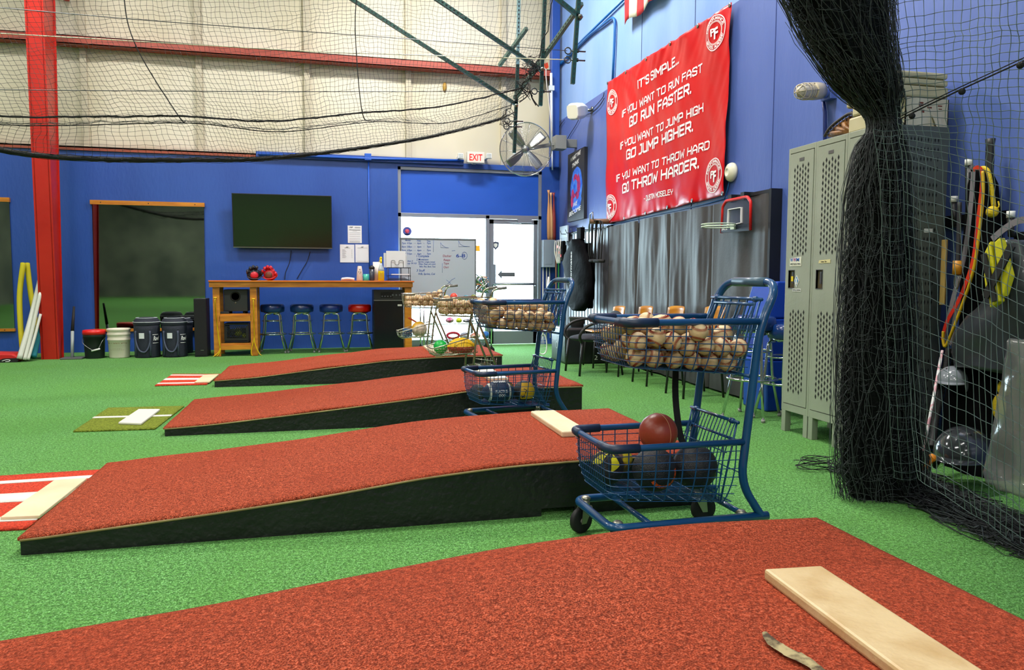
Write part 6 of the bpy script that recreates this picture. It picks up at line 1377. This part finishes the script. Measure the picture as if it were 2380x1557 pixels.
# ================================================================ netting
netm=mat('black_netting',(30,38,36),.6,spec=.6); netd=mat('black_net_bundle',(7,9,9),.8,spec=.1,c2=(14,18,17),ns=30,bump=.9,bs=110,bd=6)
ropem=mat('black_rope',(16,19,20),.8,bump=.6,bs=200)
def cr1(p,t):
    """Catmull-Rom through list p at t in 0..1"""
    k=len(p)-1; x=min(max(t,0),1)*k; i=min(int(x),k-1); f=x-i
    p0,p1,p2,p3=p[max(i-1,0)],p[i],p[i+1],p[min(i+2,k)]
    return .5*((2*p1)+(p2-p0)*f+(2*p0-5*p1+4*p2-p3)*f*f+(3*p1-p0-3*p2+p3)*f**3)
class Sheet:
    def __init__(s,rows): s.r=rows
    def __call__(s,u,v): return cr1([cr1(r_,u) for r_ in s.r],v)
def netgrid(B,S,us,vs,r,jit,mi=0,seed=0):
    P=[[S(u,v)+Vector((noise.noise(Vector((i*.37,j*.41,seed))),noise.noise(Vector((i*.35,j*.43,seed+9))),noise.noise(Vector((i*.39,j*.33,seed+5)))))*jit for j,v in enumerate(vs)] for i,u in enumerate(us)]
    for i in range(len(us)): B.tube(P[i],r,3,mi,caps=False,smooth=True)
    for j in range(len(vs)): B.tube([P[i][j] for i in range(len(us))],r,3,mi,caps=False,smooth=True)
    return P
cols=[ # ceiling, top, mid, hem, fold, bottom   for columns left to right
 [(-460,-300),(-420,-40),(-350,100),(-260,262),(-300,272),(-330,262)],
 [(-100,-300),(-60,-40),(20,112),(100,272),(80,292),(60,358)],
 [(270,-300),(285,-40),(312,98),(415,270),(435,286),(470,372)],
 [(540,-300),(560,-40),(590,112),(630,281),(650,306),(660,365)],
 [(840,-300),(830,-40),(826,80),(842,262),(868,283),(880,338)],
 [(1090,-300),(1060,-40),(1052,100),(1030,246),(1040,285),(1036,310)],
 [(1330,-300),(1297,-60),(1256,120),(1212,205),(1188,244),(1165,276)]]
dep=[[7.6,7.5,7.2,6.8,7.2,7.7],[7.8,7.7,7.35,7.0,7.4,7.9],[7.9,7.8,7.5,7.2,7.55,8.1],[8.0,7.95,7.7,7.5,7.8,8.3],[8.1,8.05,7.9,7.7,8.0,8.6],[8.2,8.1,8.05,8.0,8.4,8.9],[8.2,8.15,8.2,8.45,8.9,9.4]]
rows=[[at(*cols[c][r_],y=dep[c][r_]) for c in range(7)] for r_ in range(6)]
S1=Sheet(rows)
def seq(a,b,n,end=False): return [a+(b-a)*i/n for i in range(n+(1 if end else 0))]
us=seq(0,1,138,True); vs=seq(0,.2,12)+seq(.2,.4,12)+seq(.4,.6,17)+seq(.6,.8,7)+seq(.8,1,9,True)
t=thing('batting_cage_net','raised black cage netting draped high across the left and middle of the hall','netting',(0,8,4))
b=MB(); netgrid(b,S1,us,vs,.0016,.022); b.build('net_mesh',netm,t)
for nm,v,r,w in (('hem_rope',.6,.008,.02),('fold_rope',.8,.0045,.01)):
    b=MB(); n=120; b.tube([S1(i/n,v)+Vector((0,0,noise.noise(Vector((i*.5,v,0)))*w*.5)) for i in range(n+1)],r,6)
    for k_ in range(3): b.tube([S1(i/n,v)+Vector((0,noise.noise(Vector((i*.6,v,k_+3)))*w,noise.noise(Vector((i*.6,v,k_+8)))*w)) for i in range(n+1)],.002,3)
    b.build(nm,ropem,t)
b=MB(); n=150
b.tube([S1(i/n,1)+Vector((0,0,.004*noise.noise(Vector((i*.9,0,0))))) for i in range(n+1)],.02,8,rs=[.026-.016*(i/n) for i in range(n+1)])
for k_ in range(7): b.tube([S1(i/n,1)+Vector((0,math.cos(k_+i*.3)*(.026-.012*i/n),math.sin(k_*1.3+i*.25)*(.028-.01*i/n)+.01*noise.noise(Vector((i*.6,1,k_))))) for i in range(n+1)],.0024,3)
b.build('bottom_rope',ropem,t)
for u in (2/6,4/6): b=MB(); b.tube([S1(u,i/40) for i in range(31)],.005,5); b.tube([S1(u,i/40)+Vector((0,.01,0)) for i in range(31)],.0035,4); b.build('seam_rope',ropem,t)
b=MB(); b.tube([S1(1,i/30)+Vector((.02*math.sin(i*2.1),0,.015*math.sin(i*3))) for i in range(31)],.006,5)
rr=random.Random(2)
for cpx,cpy,cy in ((1238,150,8.3),(1232,168,8.3),(1180,272,9.3),(1215,212,8.5)):
    c=at(cpx,cpy,y=cy)
    for k_ in range(5): b.tube(smoothpath([c+Vector((rr.uniform(-.10,.10),rr.uniform(-.08,.08),rr.uniform(-.12,.12))) for _ in range(5)],4,True),.0035,4,closed=True)
c=at(1232,210,y=8.5)
for dx,dy in ((14,35),(20,38),(-25,28),(6,14)): b.tube(smoothpath([c,at(1232+dx*.3,210+dy*.5,y=8.5),at(1232+dx,210+dy,y=8.5)],4),.006,4)
b.build('knotted_corner',ropem,t)
# suspension cables
cab=mat('cable_steel',(70,76,78),.4,.6); cw=mat('pale_cable',(206,208,176),.4)
for i,(q,y0,y1,r,m_,l) in enumerate((([(-200,207),(620,213),(1232,212)],7.0,8.5,.004,cab,'thin taut cable through the lower part of the raised net'),([(-200,0),(350,48),(830,82),(1318,118)],7.3,8.2,.004,cab,'thin cable running through the upper net to the hanging struts'),([(-200,66),(350,98),(690,118),(840,124),(1318,139)],7.4,8.2,.005,cw,'pale cable running beside the red girt'))):
    b=MB(); pts=[at(*p,y=y0+(y1-y0)*k_/(len(q)-1)) for k_,p in enumerate(q)]; b.tube(smoothpath(pts,10),r,5); tag(b.build('suspension_cable',m_),l,'cable')
# ---------------- hanging slotted struts
gs=mat('dark_green_strut',(26,66,60),.38,.5); gv=mat('galvanised_strut',(134,168,170),.35,.7)
def strut(b,p,q,mi=0,slots=True,w=.041,up=(0,1,0)):
    p,q=Vector(p),Vector(q); b.bar(p,q,w,w,mi,up)
def frame(label,y,parts,slots=None):
    pts=[at(*p,y=y) for s in parts for p in s[:2]]; low=min(pts,key=lambda v:v.z)
    t=thing('hanging_strut_frame',label,'strut frame',low,0,'hanging strut frames')
    for s in parts:
        p,q=at(*s[0],y=y+(s[3] if len(s)>3 else 0)),at(*s[1],y=y+(s[4] if len(s)>4 else 0)); b=MB(); strut(b,p,q)
        n=int((q-p).length/.05); d=(q-p)/max(1,n)
        for i in range(1,n): c=p+d*i; b.bar(c-d*.25+Vector((0,-.0212,0)),c+d*.25+Vector((0,-.0212,0)),.014,.002,1,(0,1,0))
        b.build('strut',[gs if s[2] else gv,mat('slot_dark',(16,26,26),.7)],t)
    return t
fa=frame('farthest hanging strut post with a diagonal brace, in front of the fan',9.5,[((1208,-150),(1203,150),0),((1203,150),(1195,356),1),((812,-5),(1200,243),1)])
fb=frame('middle hanging green strut post with a long diagonal brace',8.6,[((1272,-150),(1256,246),1),((1010,-5),(1262,166),1)])
fc=frame('nearest hanging green strut post close to the right wall',7.75,[((1355,-150),(1331,195),1),((1280,-15),(1352,44),1)])
for (f_,px_,py_,y) in ((fa,1199,246,9.47),(fb,1259,162,8.57),(fc,1347,40,7.72)):
    q=at(px_,py_,y=y); b=MB(); b.cyl(q,q+Vector((0,-.04,0)),.022,8); b.cyl(q+Vector((0,-.04,0)),q+Vector((0,-.06,0)),.012,8); b.build('bolt',MATS['steel'],f_)
for (f_,px_,py_,y,l_) in ((fc,1334,118,7.75,-1),(fc,1333,139,7.75,-1),(fb,1256,212,8.6,-1),(fa,1193,281,9.45,-1),(fa,1191,294,9.45,-1)):
    q=at(px_,py_,y=y); b=MB(); c=at(px_-14,py_,y=y); b.tube([c+Vector((math.cos(2*PI*i/16)*.034,0,math.sin(2*PI*i/16)*.034)) for i in range(16)],.007,6,closed=True); b.tube([c+Vector((.034,0,0)),q+Vector((.13,0,0))],.008,6); b.cyl(q+Vector((.035,0,0)),q+Vector((.05,0,0)),.02,6); b.build('eye_bolt',mat('dark_steel',(70,74,76),.4,.8),f_)
t=thing('slotted_beam','long slotted strut beam tying the three hanging posts together','beam',at(1203,230,y=9.5))
p,q=at(1196,228,y=9.45),at(1352,8,y=7.8); d=(q-p); n=int(d.length/.055); b=MB(); b.bar(p,q,.041,.041); 
for i in range(1,n): c=p+d*(i/n); o=Vector((-.0212,-.004,0)); b.bar(c-d*(.28/n)+o,c+d*(.28/n)+o,.003,.014,1)
b.build('beam',[mat('weathered_green_strut',(96,124,116),.45,.5),MATS['slot_dark']],t)
p,q=at(1161,152,y=9.6),at(1224,66,y=8.9); b=MB(); b.bar(p,q,.041,.041); tag(b.build('strut_arm',MATS['weathered_green_strut']),'short loose-ended strut arm crossing the pale farthest post','strut')
q=at(1270,155,y=9.6); t=thing('orange_clip','orange plastic clip with a white cord hanging in the corner','clip',(q.x,9.6,q.z-.06))
b=MB(); b.prism([at(*p,y=9.6) for p in ((1264,148),(1273,145),(1275,156),(1271,160),(1268,158))],(0,.02,0)); b.build('clip_body',mat('orange_red_plastic',(226,70,20),.4),t)
b=MB(); b.tube([at(1268,150,y=9.6),at(1268,-150,y=9.6)],.003,5); b.tube(smoothpath([at(*p,y=9.8) for p in ((1269,160),(1270,190),(1276,240),(1283,310))],6),.006,5); b.build('cord',MATS['white_plastic'],t)
b=MB(); b.tube([at(1281,170,y=11.6),at(1283,350,y=11.6)],.022,8); b.box(at(1277,198,y=11.57),at(1286,212,y=11.63)); b.tube([at(1283,350,y=11.6),at(1284,395,y=11.6)],.012,6); tag(b.build('white_conduit',mat('chalky_white',(206,212,220),.6)),'white conduit running down the blue corner post','conduit')
# ---------------- gathered curtain net on the right
XN=2.62; YB=3.12
ctl=[[(2052,-150),(2230,-195),(2420,-245),(2760,-340)],[(2064,48),(2230,24),(2400,-2),(2760,-90)],[(2072,130),(2230,114),(2400,94),(2760,30)],[(2080,212),(2230,208),(2400,199),(2760,170)],[(2088,289),(2235,292),(2400,300),(2760,330)],
 [(2095,350),(2240,386),(2400,428),(2760,520)],[(2100,475),(2245,522),(2400,580),(2760,730)],[(2105,600),(2250,655),(2400,722),(2760,900)],[(2110,790),(2255,852),(2400,925),(2760,1130)],[(2120,970),(2260,1034),(2400,1118),(2760,1340)],[(2130,1110),(2265,1198),(2400,1283),(2760,1540)]]
rows=[]
for ri,row in enumerate(ctl):
    rows.append([at(px_,py_,x=XN+(.04*math.sin(ri+ci*2.1)))+Vector((0,0,0)) for ci,(px_,py_) in enumerate(row)])
for v in rows[-1]: v.z=max(v.z,.01)
S2=Sheet(rows)
t=thing('curtain_net','black batting net tied into a thick bundle before the lockers and spread right','netting',(XN,YB,0))
b=MB(); netgrid(b,S2,seq(0,1,26,True),seq(0,1,50,True),.0017,.012,0,3); b.build('net_mesh',mat('net_twine',(92,112,106),.5,spec=.6),t)
br=[(-330,1640,2000),(-60,1788,2074),(0,1818,2068),(100,1872,2070),(200,1948,2082),(255,2000,2086),(285,2024,2088),(300,2020,2092),(350,1996,2098),(450,1976,2104),(600,1966,2112),(800,1956,2122),(950,1952,2132),(1090,1952,2146),(1150,1962,2166)]
def bund(t_,an,k_):
    py=br[0][0]+(br[-1][0]-br[0][0])*t_
    for i in range(len(br)-1):
        if py<=br[i+1][0]: break
    f=(py-br[i][0])/(br[i+1][0]-br[i][0]); l=br[i][1]+(br[i+1][1]-br[i][1])*f; r=br[i][2]+(br[i+1][2]-br[i][2])*f
    a_=at(l,py,y=YB); c_=at(r,py,y=YB); m=(a_+c_)/2; w=(c_.x-a_.x)/2
    return Vector((m.x+math.cos(an)*w*k_,YB+math.sin(an)*min(w,.16)*k_*.8,m.z))
b=MB(); 
b.grid(lambda u,v:bund(v,2*PI*u,.80+.10*noise.noise(Vector((math.cos(2*PI*u)*3,math.sin(2*PI*u)*3,v*9)))+.06*math.sin(u*50+4*noise.noise(Vector((u*4,v*5,0))))),80,90)
b.build('gathered_core',netd,t)
b=MB(); rr=random.Random(11)
for s in range(250):
    a0=rr.uniform(0,2*PI); k0=rr.uniform(.84,1.05) if s%5 else rr.uniform(1.0,1.16); t0=rr.choice((0,0,rr.random()*.5)); t1=rr.choice((1,1,t0+.5)); n=int(48*(t1-t0))+3; sd=rr.random()*50
    tie=.415
    b.tube([bund(t0+(t1-t0)*i/n,a0+.5*noise.noise(Vector((i*.22,sd,0))),(k0+.07*noise.noise(Vector((i*.5,sd,4)))) if abs(t0+(t1-t0)*i/n-tie)>.03 else min(k0,.95)) for i in range(n+1)],.0015,3,rr.choice((0,0,1)),caps=False)
for s in range(1400):
    a0=rr.uniform(PI*.95,2*PI*1.05); tt=rr.random()**.9; k0=rr.uniform(.86,1.1); da=rr.uniform(.15,.5); n=5; dr=rr.uniform(-.006,.012)
    b.tube([bund(min(1,tt+dr*math.sin(PI*i/n)),a0+da*i/n,k0+.05*math.sin(PI*i/n)) for i in range(n+1)],.0011,3,rr.choice((0,1,1)),caps=False)
# loose looped fringe along both edges
for sgn,base in ((1,PI),(1,PI*1.08),(-1,.05)):
    for lay in range(3):
        n=300; b.tube([bund(i/n,base+.12*lay,1.04+.06*lay+.06*math.sin(i*1.35+lay*2)+.03*noise.noise(Vector((i*.2,lay,base)))) if abs(i/n-.415)>.02 else bund(i/n,base,.97) for i in range(n+1)],.0016,3,lay%2,caps=False)
b.build('net_strands',[mat('net_strand_dark',(26,30,32),.6,spec=.5),mat('net_strand_highlight',(66,74,74),.6,spec=.5)],t)  # greyer copy of the strand colour paints highlights onto some strands
q=bund(.415,0,1); b=MB()
for k_ in range(5): b.tube([bund(.412+.0022*k_,2*PI*i/24,.98) for i in range(24)],.005,5,closed=True)
b.build('tie_rope',ropem,t)
# vertical cells facing the camera on the right part of the bundle
rows=[]
for (py,l,r_) in ((300,2030,2088),(420,2045,2100),(600,2052,2105),(800,2060,2112),(960,2068,2122),(1110,2078,2132)):
    rows.append([at(l+(r_-l)*f,py+[8,0,-4,-14][k_]*0+(6*math.sin(k_)),y=YB-.17+.05*f) for k_,f in enumerate((0,.35,.7,1))])
b=MB(); netgrid(b,Sheet(rows),seq(0,1,3,True),seq(0,1,31,True),.0016,.008,0,5); b.build('inner_layer',mat('net_twine',(0,0,0)),t)
# pile of net on the floor
b=MB()
P0,P1=at(1938,1092,z=0),at(2420,1305,z=0); D=(P1-P0); Nn=Vector((1,0,0))
def pile(f,w,z): c=P0+D*f; c=c+Nn*w; c.z=z; return c
for s in range(620):
    f=rr.random()**.8*1.3; wd=.16+.36*math.exp(-f*1.1); w=rr.uniform(-.03,wd); sc=rr.uniform(.05,.22); hz=max(.004,.07*(1-abs(w/wd-.4)))
    b.tube(smoothpath([pile(f+rr.uniform(-sc,sc)*.6,w+rr.uniform(-sc,sc)*.35,rr.uniform(.003,hz)) for _ in range(6)],4),rr.choice((.0018,.0022,.003)),3,rr.choice((0,0,1)),caps=False)
for k_ in range(30):
    off=rr.uniform(-.03,.2); n=90; b.tube([pile(1.5*i/n,off+.03*math.sin(i*.9+k_)+.02*noise.noise(Vector((i*.3,k_,0))),.006+.02*abs(noise.noise(Vector((i*.2,k_,3))))) for i in range(n+1)],.0022,3,k_%2,caps=False)
for k_ in range(6):
    c=pile(-.03,-.02,.0); b.tube([c+Vector((-.10+math.cos(a)*(.07+.012*k_)+.02,math.sin(a)*.06,.03+.03*math.sin(a*.5+k_)+.004*k_)) for a in [2*PI*i/20 for i in range(20)]],.0025,4,0,closed=True)
b.build('floor_pile',[mat('net_strand_dark',(0,0,0)),mat('net_strand_highlight',(0,0,0))],t)
b=MB(); b.grid(lambda u,v:pile(u*.75-.02,-.0+.42*v*math.exp(-u*1.1)+.02,.004+.045*math.sin(PI*v)*(1-.5*u)*(.6+.6*noise.noise(Vector((u*12,v*6,0))))),60,14); b.build('piled_core',netd,t)
b=MB(); rope=[at(2090,278,x=XN-.06),at(2150,248,x=XN-.06),at(2236,207,x=XN-.06),at(2372,145,x=XN-.06),at(2600,45,x=XN-.06)]
b.tube(rope,.0035,5); b.tube([p+Vector((0,0,.012)) for p in rope],.0025,4)
for p in (rope[2],rope[3],at(2120,264,x=XN-.06)): b.ball(p+Vector((0,0,-.01)),.014,10,8)
b.build('drawing_cord',ropem,t)
# ================================================================ gear behind the curtain net
XG=3.6
t=thing('gear_rack','black wall rack with white-tipped pegs behind the net','rack',(XG,3.0,1.2))
b=MB(); a_,c_=at(2192,517,x=XW-.02),at(2345,500,x=XW-.02); c_.z=a_.z; b.bar(a_,c_,.03,.07); b.build('rail_bar',MATS['black_plastic'],t)
for (px_,py0,py1,dx) in ((2252,520,385,.12),(2350,545,506,.16),(2218,520,470,.1)):
    p=at(px_,py0,x=XW-dx); q=at(px_-1,py1,x=XW-dx); b=MB(); b.tube([Vector((XW-.02,p.y,p.z)),p,q],.018,10); b.build('peg',MATS['black_plastic'],t)
    b=MB(); b.cyl(q,q+Vector((0,0,.035)),.021,12); b.build('white_tip',MATS['white_plastic'],t)
def gearthing(nm,label,cat,fn,m_,grp=None):
    b=MB(); fn(b); return tag(b.build(nm,m_),label,cat,grp)
def gtube(q,x,r,n=8,x2=None):
    pts=[at(*p,x=x+((x2-x)*i/(len(q)-1) if x2 else 0)) for i,p in enumerate(q)]
    return smoothpath(pts,6),r,n
def flat(b,pts,w,th=.003):
    for p,q in zip(pts,pts[1:]): b.bar(p,q,th,w,0,(0,1,0)) if False else b.bar(p,q,w,th,0,(1,0,0))
grey=mat('grey_strap',(120,116,122),.6); rdb=mat('red_band',(206,40,24),.45,c2=(214,90,24),ns=1.2,mix=(.45,.6)); yb2_=mat('yellow_band',(206,170,24),.45)
gearthing('resistance_band','grey flat exercise band hanging on the gear rack','resistance band',lambda b:flat(b,gtube([(2256,400),(2257,390),(2262,400),(2254,500),(2240,600),(2214,700),(2198,775),(2206,800),(2216,760),(2230,690)],XG-.10,0)[0],.03),grey)
gearthing('resistance_band','red and orange exercise band looping down from the gear rack','resistance band',lambda b:flat(b,gtube([(2262,395),(2272,389),(2282,400),(2281,440),(2272,520),(2260,610),(2232,690),(2200,750),(2190,790)],XG-.12,0)[0],.022),rdb)
gearthing('resistance_band','thin yellow exercise band looping lowest beneath the gear rack','resistance band',lambda b:b.tube(*gtube([(2284,398),(2285,450),(2276,540),(2262,630),(2236,710),(2205,790),(2196,805),(2192,792),(2192,770)],XG-.13,.008)),yb2_)
gearthing('lanyard','yellow rope lanyard with a knot and clip on the gear rack','lanyard',lambda b:(b.tube(*gtube([(2278,392),(2288,391),(2297,400),(2303,430),(2310,480)],XG-.08,.012)),b.ball(at(2306,492,x=XG-.09),.032,14,10),b.tube(*gtube([(2316,488),(2322,478),(2320,468)],XG-.08,.004))),mat('yellow_rope',(220,190,20),.6,bump=.6,bs=120))
def bt(b):
    p,q=at(2302,323,x=XG),at(2295,520,x=XG); n=16; b.tube([p.lerp(q,i/n) for i in range(n+1)],.02,14,rs=[.026 if i<1 else .022 for i in range(n+1)])
gearthing('baseball_bat','black bat with yellow marks standing on the gear rack','baseball bat',bt,mat('black_bat_grip',(30,30,32),.5,c2=(170,150,40),ns=9,mix=(.66,.7)))
gearthing('wooden_ruler','tan wooden strip hanging beside the locker behind the net','wooden strip',lambda b:b.bar(at(2196,557,x=XG-.12),at(2190,708,x=XG-.12),.008,.036,0,(0,1,0)),mat('tan_slat',(176,148,84),.6,c2=(156,128,66),ns=20,stretch=(4,4,.5)))
def cb(b):
    b.tube(*gtube([(2230,470),(2228,560),(2226,610)],XG-.14,.012)); b.tube(*gtube([(2226,605),(2224,640)],XG-.14,.022))
gearthing('jump_strap','dark strap with a yellow-orange grip hanging from the rack','strap',cb,mat('dark_strap_webbing',(36,36,40),.6))
_g=MB(); _g.tube([at(2226,606,x=XG-.14),at(2224,638,x=XG-.14)],.024,10); _j=bpy.data.objects['jump_strap']; _g.build('grip',mat('amber_grip',(190,130,24),.5),_j)
gearthing('carabiner','steel carabiner below the yellow-orange grip','carabiner',lambda b:b.tube([at(2223,655,x=XG-.14)+Vector((0,math.cos(2*PI*i/16)*.016,math.sin(2*PI*i/16)*.04)) for i in range(16)],.004,5,closed=True),MATS['steel'])
# chest protector
t=thing('chest_protector','yellow and black chest protector hanging behind the net','protector',at(2310,700,x=XG-.32)); b=MB(); ypm=mat('yellow_padding',(206,200,24),.55,bump=.03,bs=40)
for poly in (((2286,590),(2300,560),(2322,700),(2300,716)),((2308,565),(2322,552),(2345,640),(2330,690)),((2292,600),(2286,640),(2292,690),(2308,655))): b.prism([at(*p,x=XG-.32) for p in poly],(.04,0,0))
b.build('padding',ypm,t,bevel=.006)
b=MB(); b.bar(at(2352,570,x=XG-.33),at(2290,690,x=XG-.33),.01,.04,0,(0,1,0)); b.bar(at(2286,590,x=XG-.33),at(2312,700,x=XG-.33),.01,.03,0,(0,1,0)); b.build('strap',MATS['black_rubber'],t)
gb=mat('dark_slate_bag',(34,40,46),.4,c2=(46,52,58),ns=3,bump=.05,bs=10,coat=.1)
drape('equipment_bag','large dark grey equipment bag hanging at the right edge behind the net','bag',[(560,2352,2400),(600,2340,2412),(660,2325,2425),(700,2290,2430),(740,2252,2440),(790,2222,2440),(830,2214,2440),(862,2222,2436)],XG-.16,.10,gb)
gearthing('shoulder_strap','grey webbing strap slanting from the right peg across the yellow protector','strap',lambda b:(flat(b,gtube([(2352,520),(2330,535),(2306,556)],XG-.14,0)[0],.035),flat(b,gtube([(2352,520),(2372,512),(2400,510)],XG-.14,0)[0],.035)),MATS['grey_strap'])
drape('black_gear_bag','black sack of gear on the floor beneath the hanging equipment bag','bag',[(820,2228,2310),(880,2212,2325),(950,2200,2340),(1030,2196,2345),(1085,2200,2345),(1100,2206,2340)],XG-.06,.10,bn)
drape('black_jacket','black padded jacket hanging on the gear rack behind the coloured bands','jacket',[(396,2268,2296),(430,2254,2316),(500,2246,2324),(560,2240,2326),(700,2232,2322),(815,2232,2318)],XG-.01,.05,bn)
drape('black_jacket','black jacket at the far right, behind the large grey equipment bag','jacket',[(540,2362,2420),(640,2350,2440),(800,2340,2450),(900,2330,2450),(1000,2330,2450)],XG-.0,.05,bn)
# helmets
def helmet(label,c,r,m_,rz,peak=True):
    t=thing('batting_helmet',label,'helmet',(c[0],c[1],c[2]),rz); b=MB(); n,k_=28,16
    def hf(u,v): a=2*PI*u; e=PI/2*(1-v)*1.0; lowr=-.35 if abs(math.sin(a))>.55 and math.cos(a)<.5 else 0; return Vector((math.cos(a)*math.cos(e*(1-lowr*.0)-.0)*r*1.12*1,math.sin(a)*math.cos(e)*r*.92,math.sin(e)*r*.98+ (lowr*r*1.6 if v>.98 else 0)))
    b.grid(hf,n,k_,0); b.build('shell',m_,t,world=False)
    b=MB(); b.grid(lambda u,v:Vector((math.cos(R(-60+120*u))*r*(1.05+.42*v*math.cos(R(-60+120*u))),math.sin(R(-60+120*u))*r*(.92+.05*v),.02*r-.12*r*v)),14,5,0,(0,0,-.004)); b.build('peak',m_,t,world=False)
    for s in (-1,1):
        e=MB(); e.ball((-.05*r,s*r*.86,-.32*r),r*.36,16,10,0,(1,.28,1.1)); e.build('ear_guard',m_,t,world=False)
    v_=MB()
    for i in (-1,0,1): v_.ball((.5*r,i*.3*r,.80*r),r*.06,8,6)
    v_.build('vent',MATS['black_rubber'],t,world=False); return t
q=at(2240,1035,x=3.22); helmet('large glossy dark helmet on the floor behind the net',(q.x,q.y,.17),.15,mat('gunmetal_gloss',(56,60,64),.14,.3,coat=.6),R(-150))
q=at(2214,872,x=3.40); helmet('small grey helmet hanging among the gear behind the net',(q.x,q.y,q.z-.03),.085,mat('pearl_grey_gloss',(128,134,142),.2,coat=.5),R(-140))
gearthing('training_stick','thin pink and white stick leaning beside the black hose','stick',lambda b:b.tube([at(2190,815,x=3.42),at(2146,1050,x=3.12)],.008,8),mat('pink_white_stick',(214,160,170),.4,c2=(230,230,230),ns=30,mix=(.45,.55)))
def hose(b):
    p=smoothpath([at(2206,810,x=3.44),at(2195,870,x=3.40),at(2178,950,x=3.30),at(2166,1040,x=3.16)],30); b.tube(p,.02,8,rs=[.021 if i%2 else .016 for i in range(len(p))])
gearthing('corrugated_hose','black corrugated hose leaning behind the pink and white stick','hose',hose,MATS['black_rubber'])
gearthing('sports_cone','orange and yellow scrap of gear on the floor by the curtain net','gear',lambda b:(b.bar(at(2148,1092,x=2.98),at(2170,1062,x=3.0),.03,.02),b.ball(at(2166,1064,x=3.0),.022,10,8)),mat('orange_gear',(226,140,30),.5))
for px_,py_,l in ((2334,902,'upper'),(2322,945,'lower')): gearthing('yellow_glove',l+' of two yellow glove cuffs beside the clear plastic bag','glove',lambda b:b.ball(at(px_,py_,x=3.46),1,12,8,0,(.03,.035,.045 if l=='upper' else .07)),MATS['yellow_rope'])
gearthing('wooden_bat','tan bat handle leaning among the dark gear','baseball bat',lambda b:b.tube([at(2262,800,x=3.52),at(2280,920,x=3.48)],.016,8),MATS['tan_slat'])
clearp=mat('clear_plastic_film',(150,150,146),.12,spec=1,alpha=.55,coat=.5,bump=.6,bs=9)
tb=drape('plastic_bag','translucent plastic bag standing on the floor at the right edge','bag',[(790,2372,2420),(840,2358,2440),(900,2344,2450),(980,2326,2462),(1060,2308,2470),(1110,2298,2470),(1138,2306,2462)],3.05,.11,clearp)
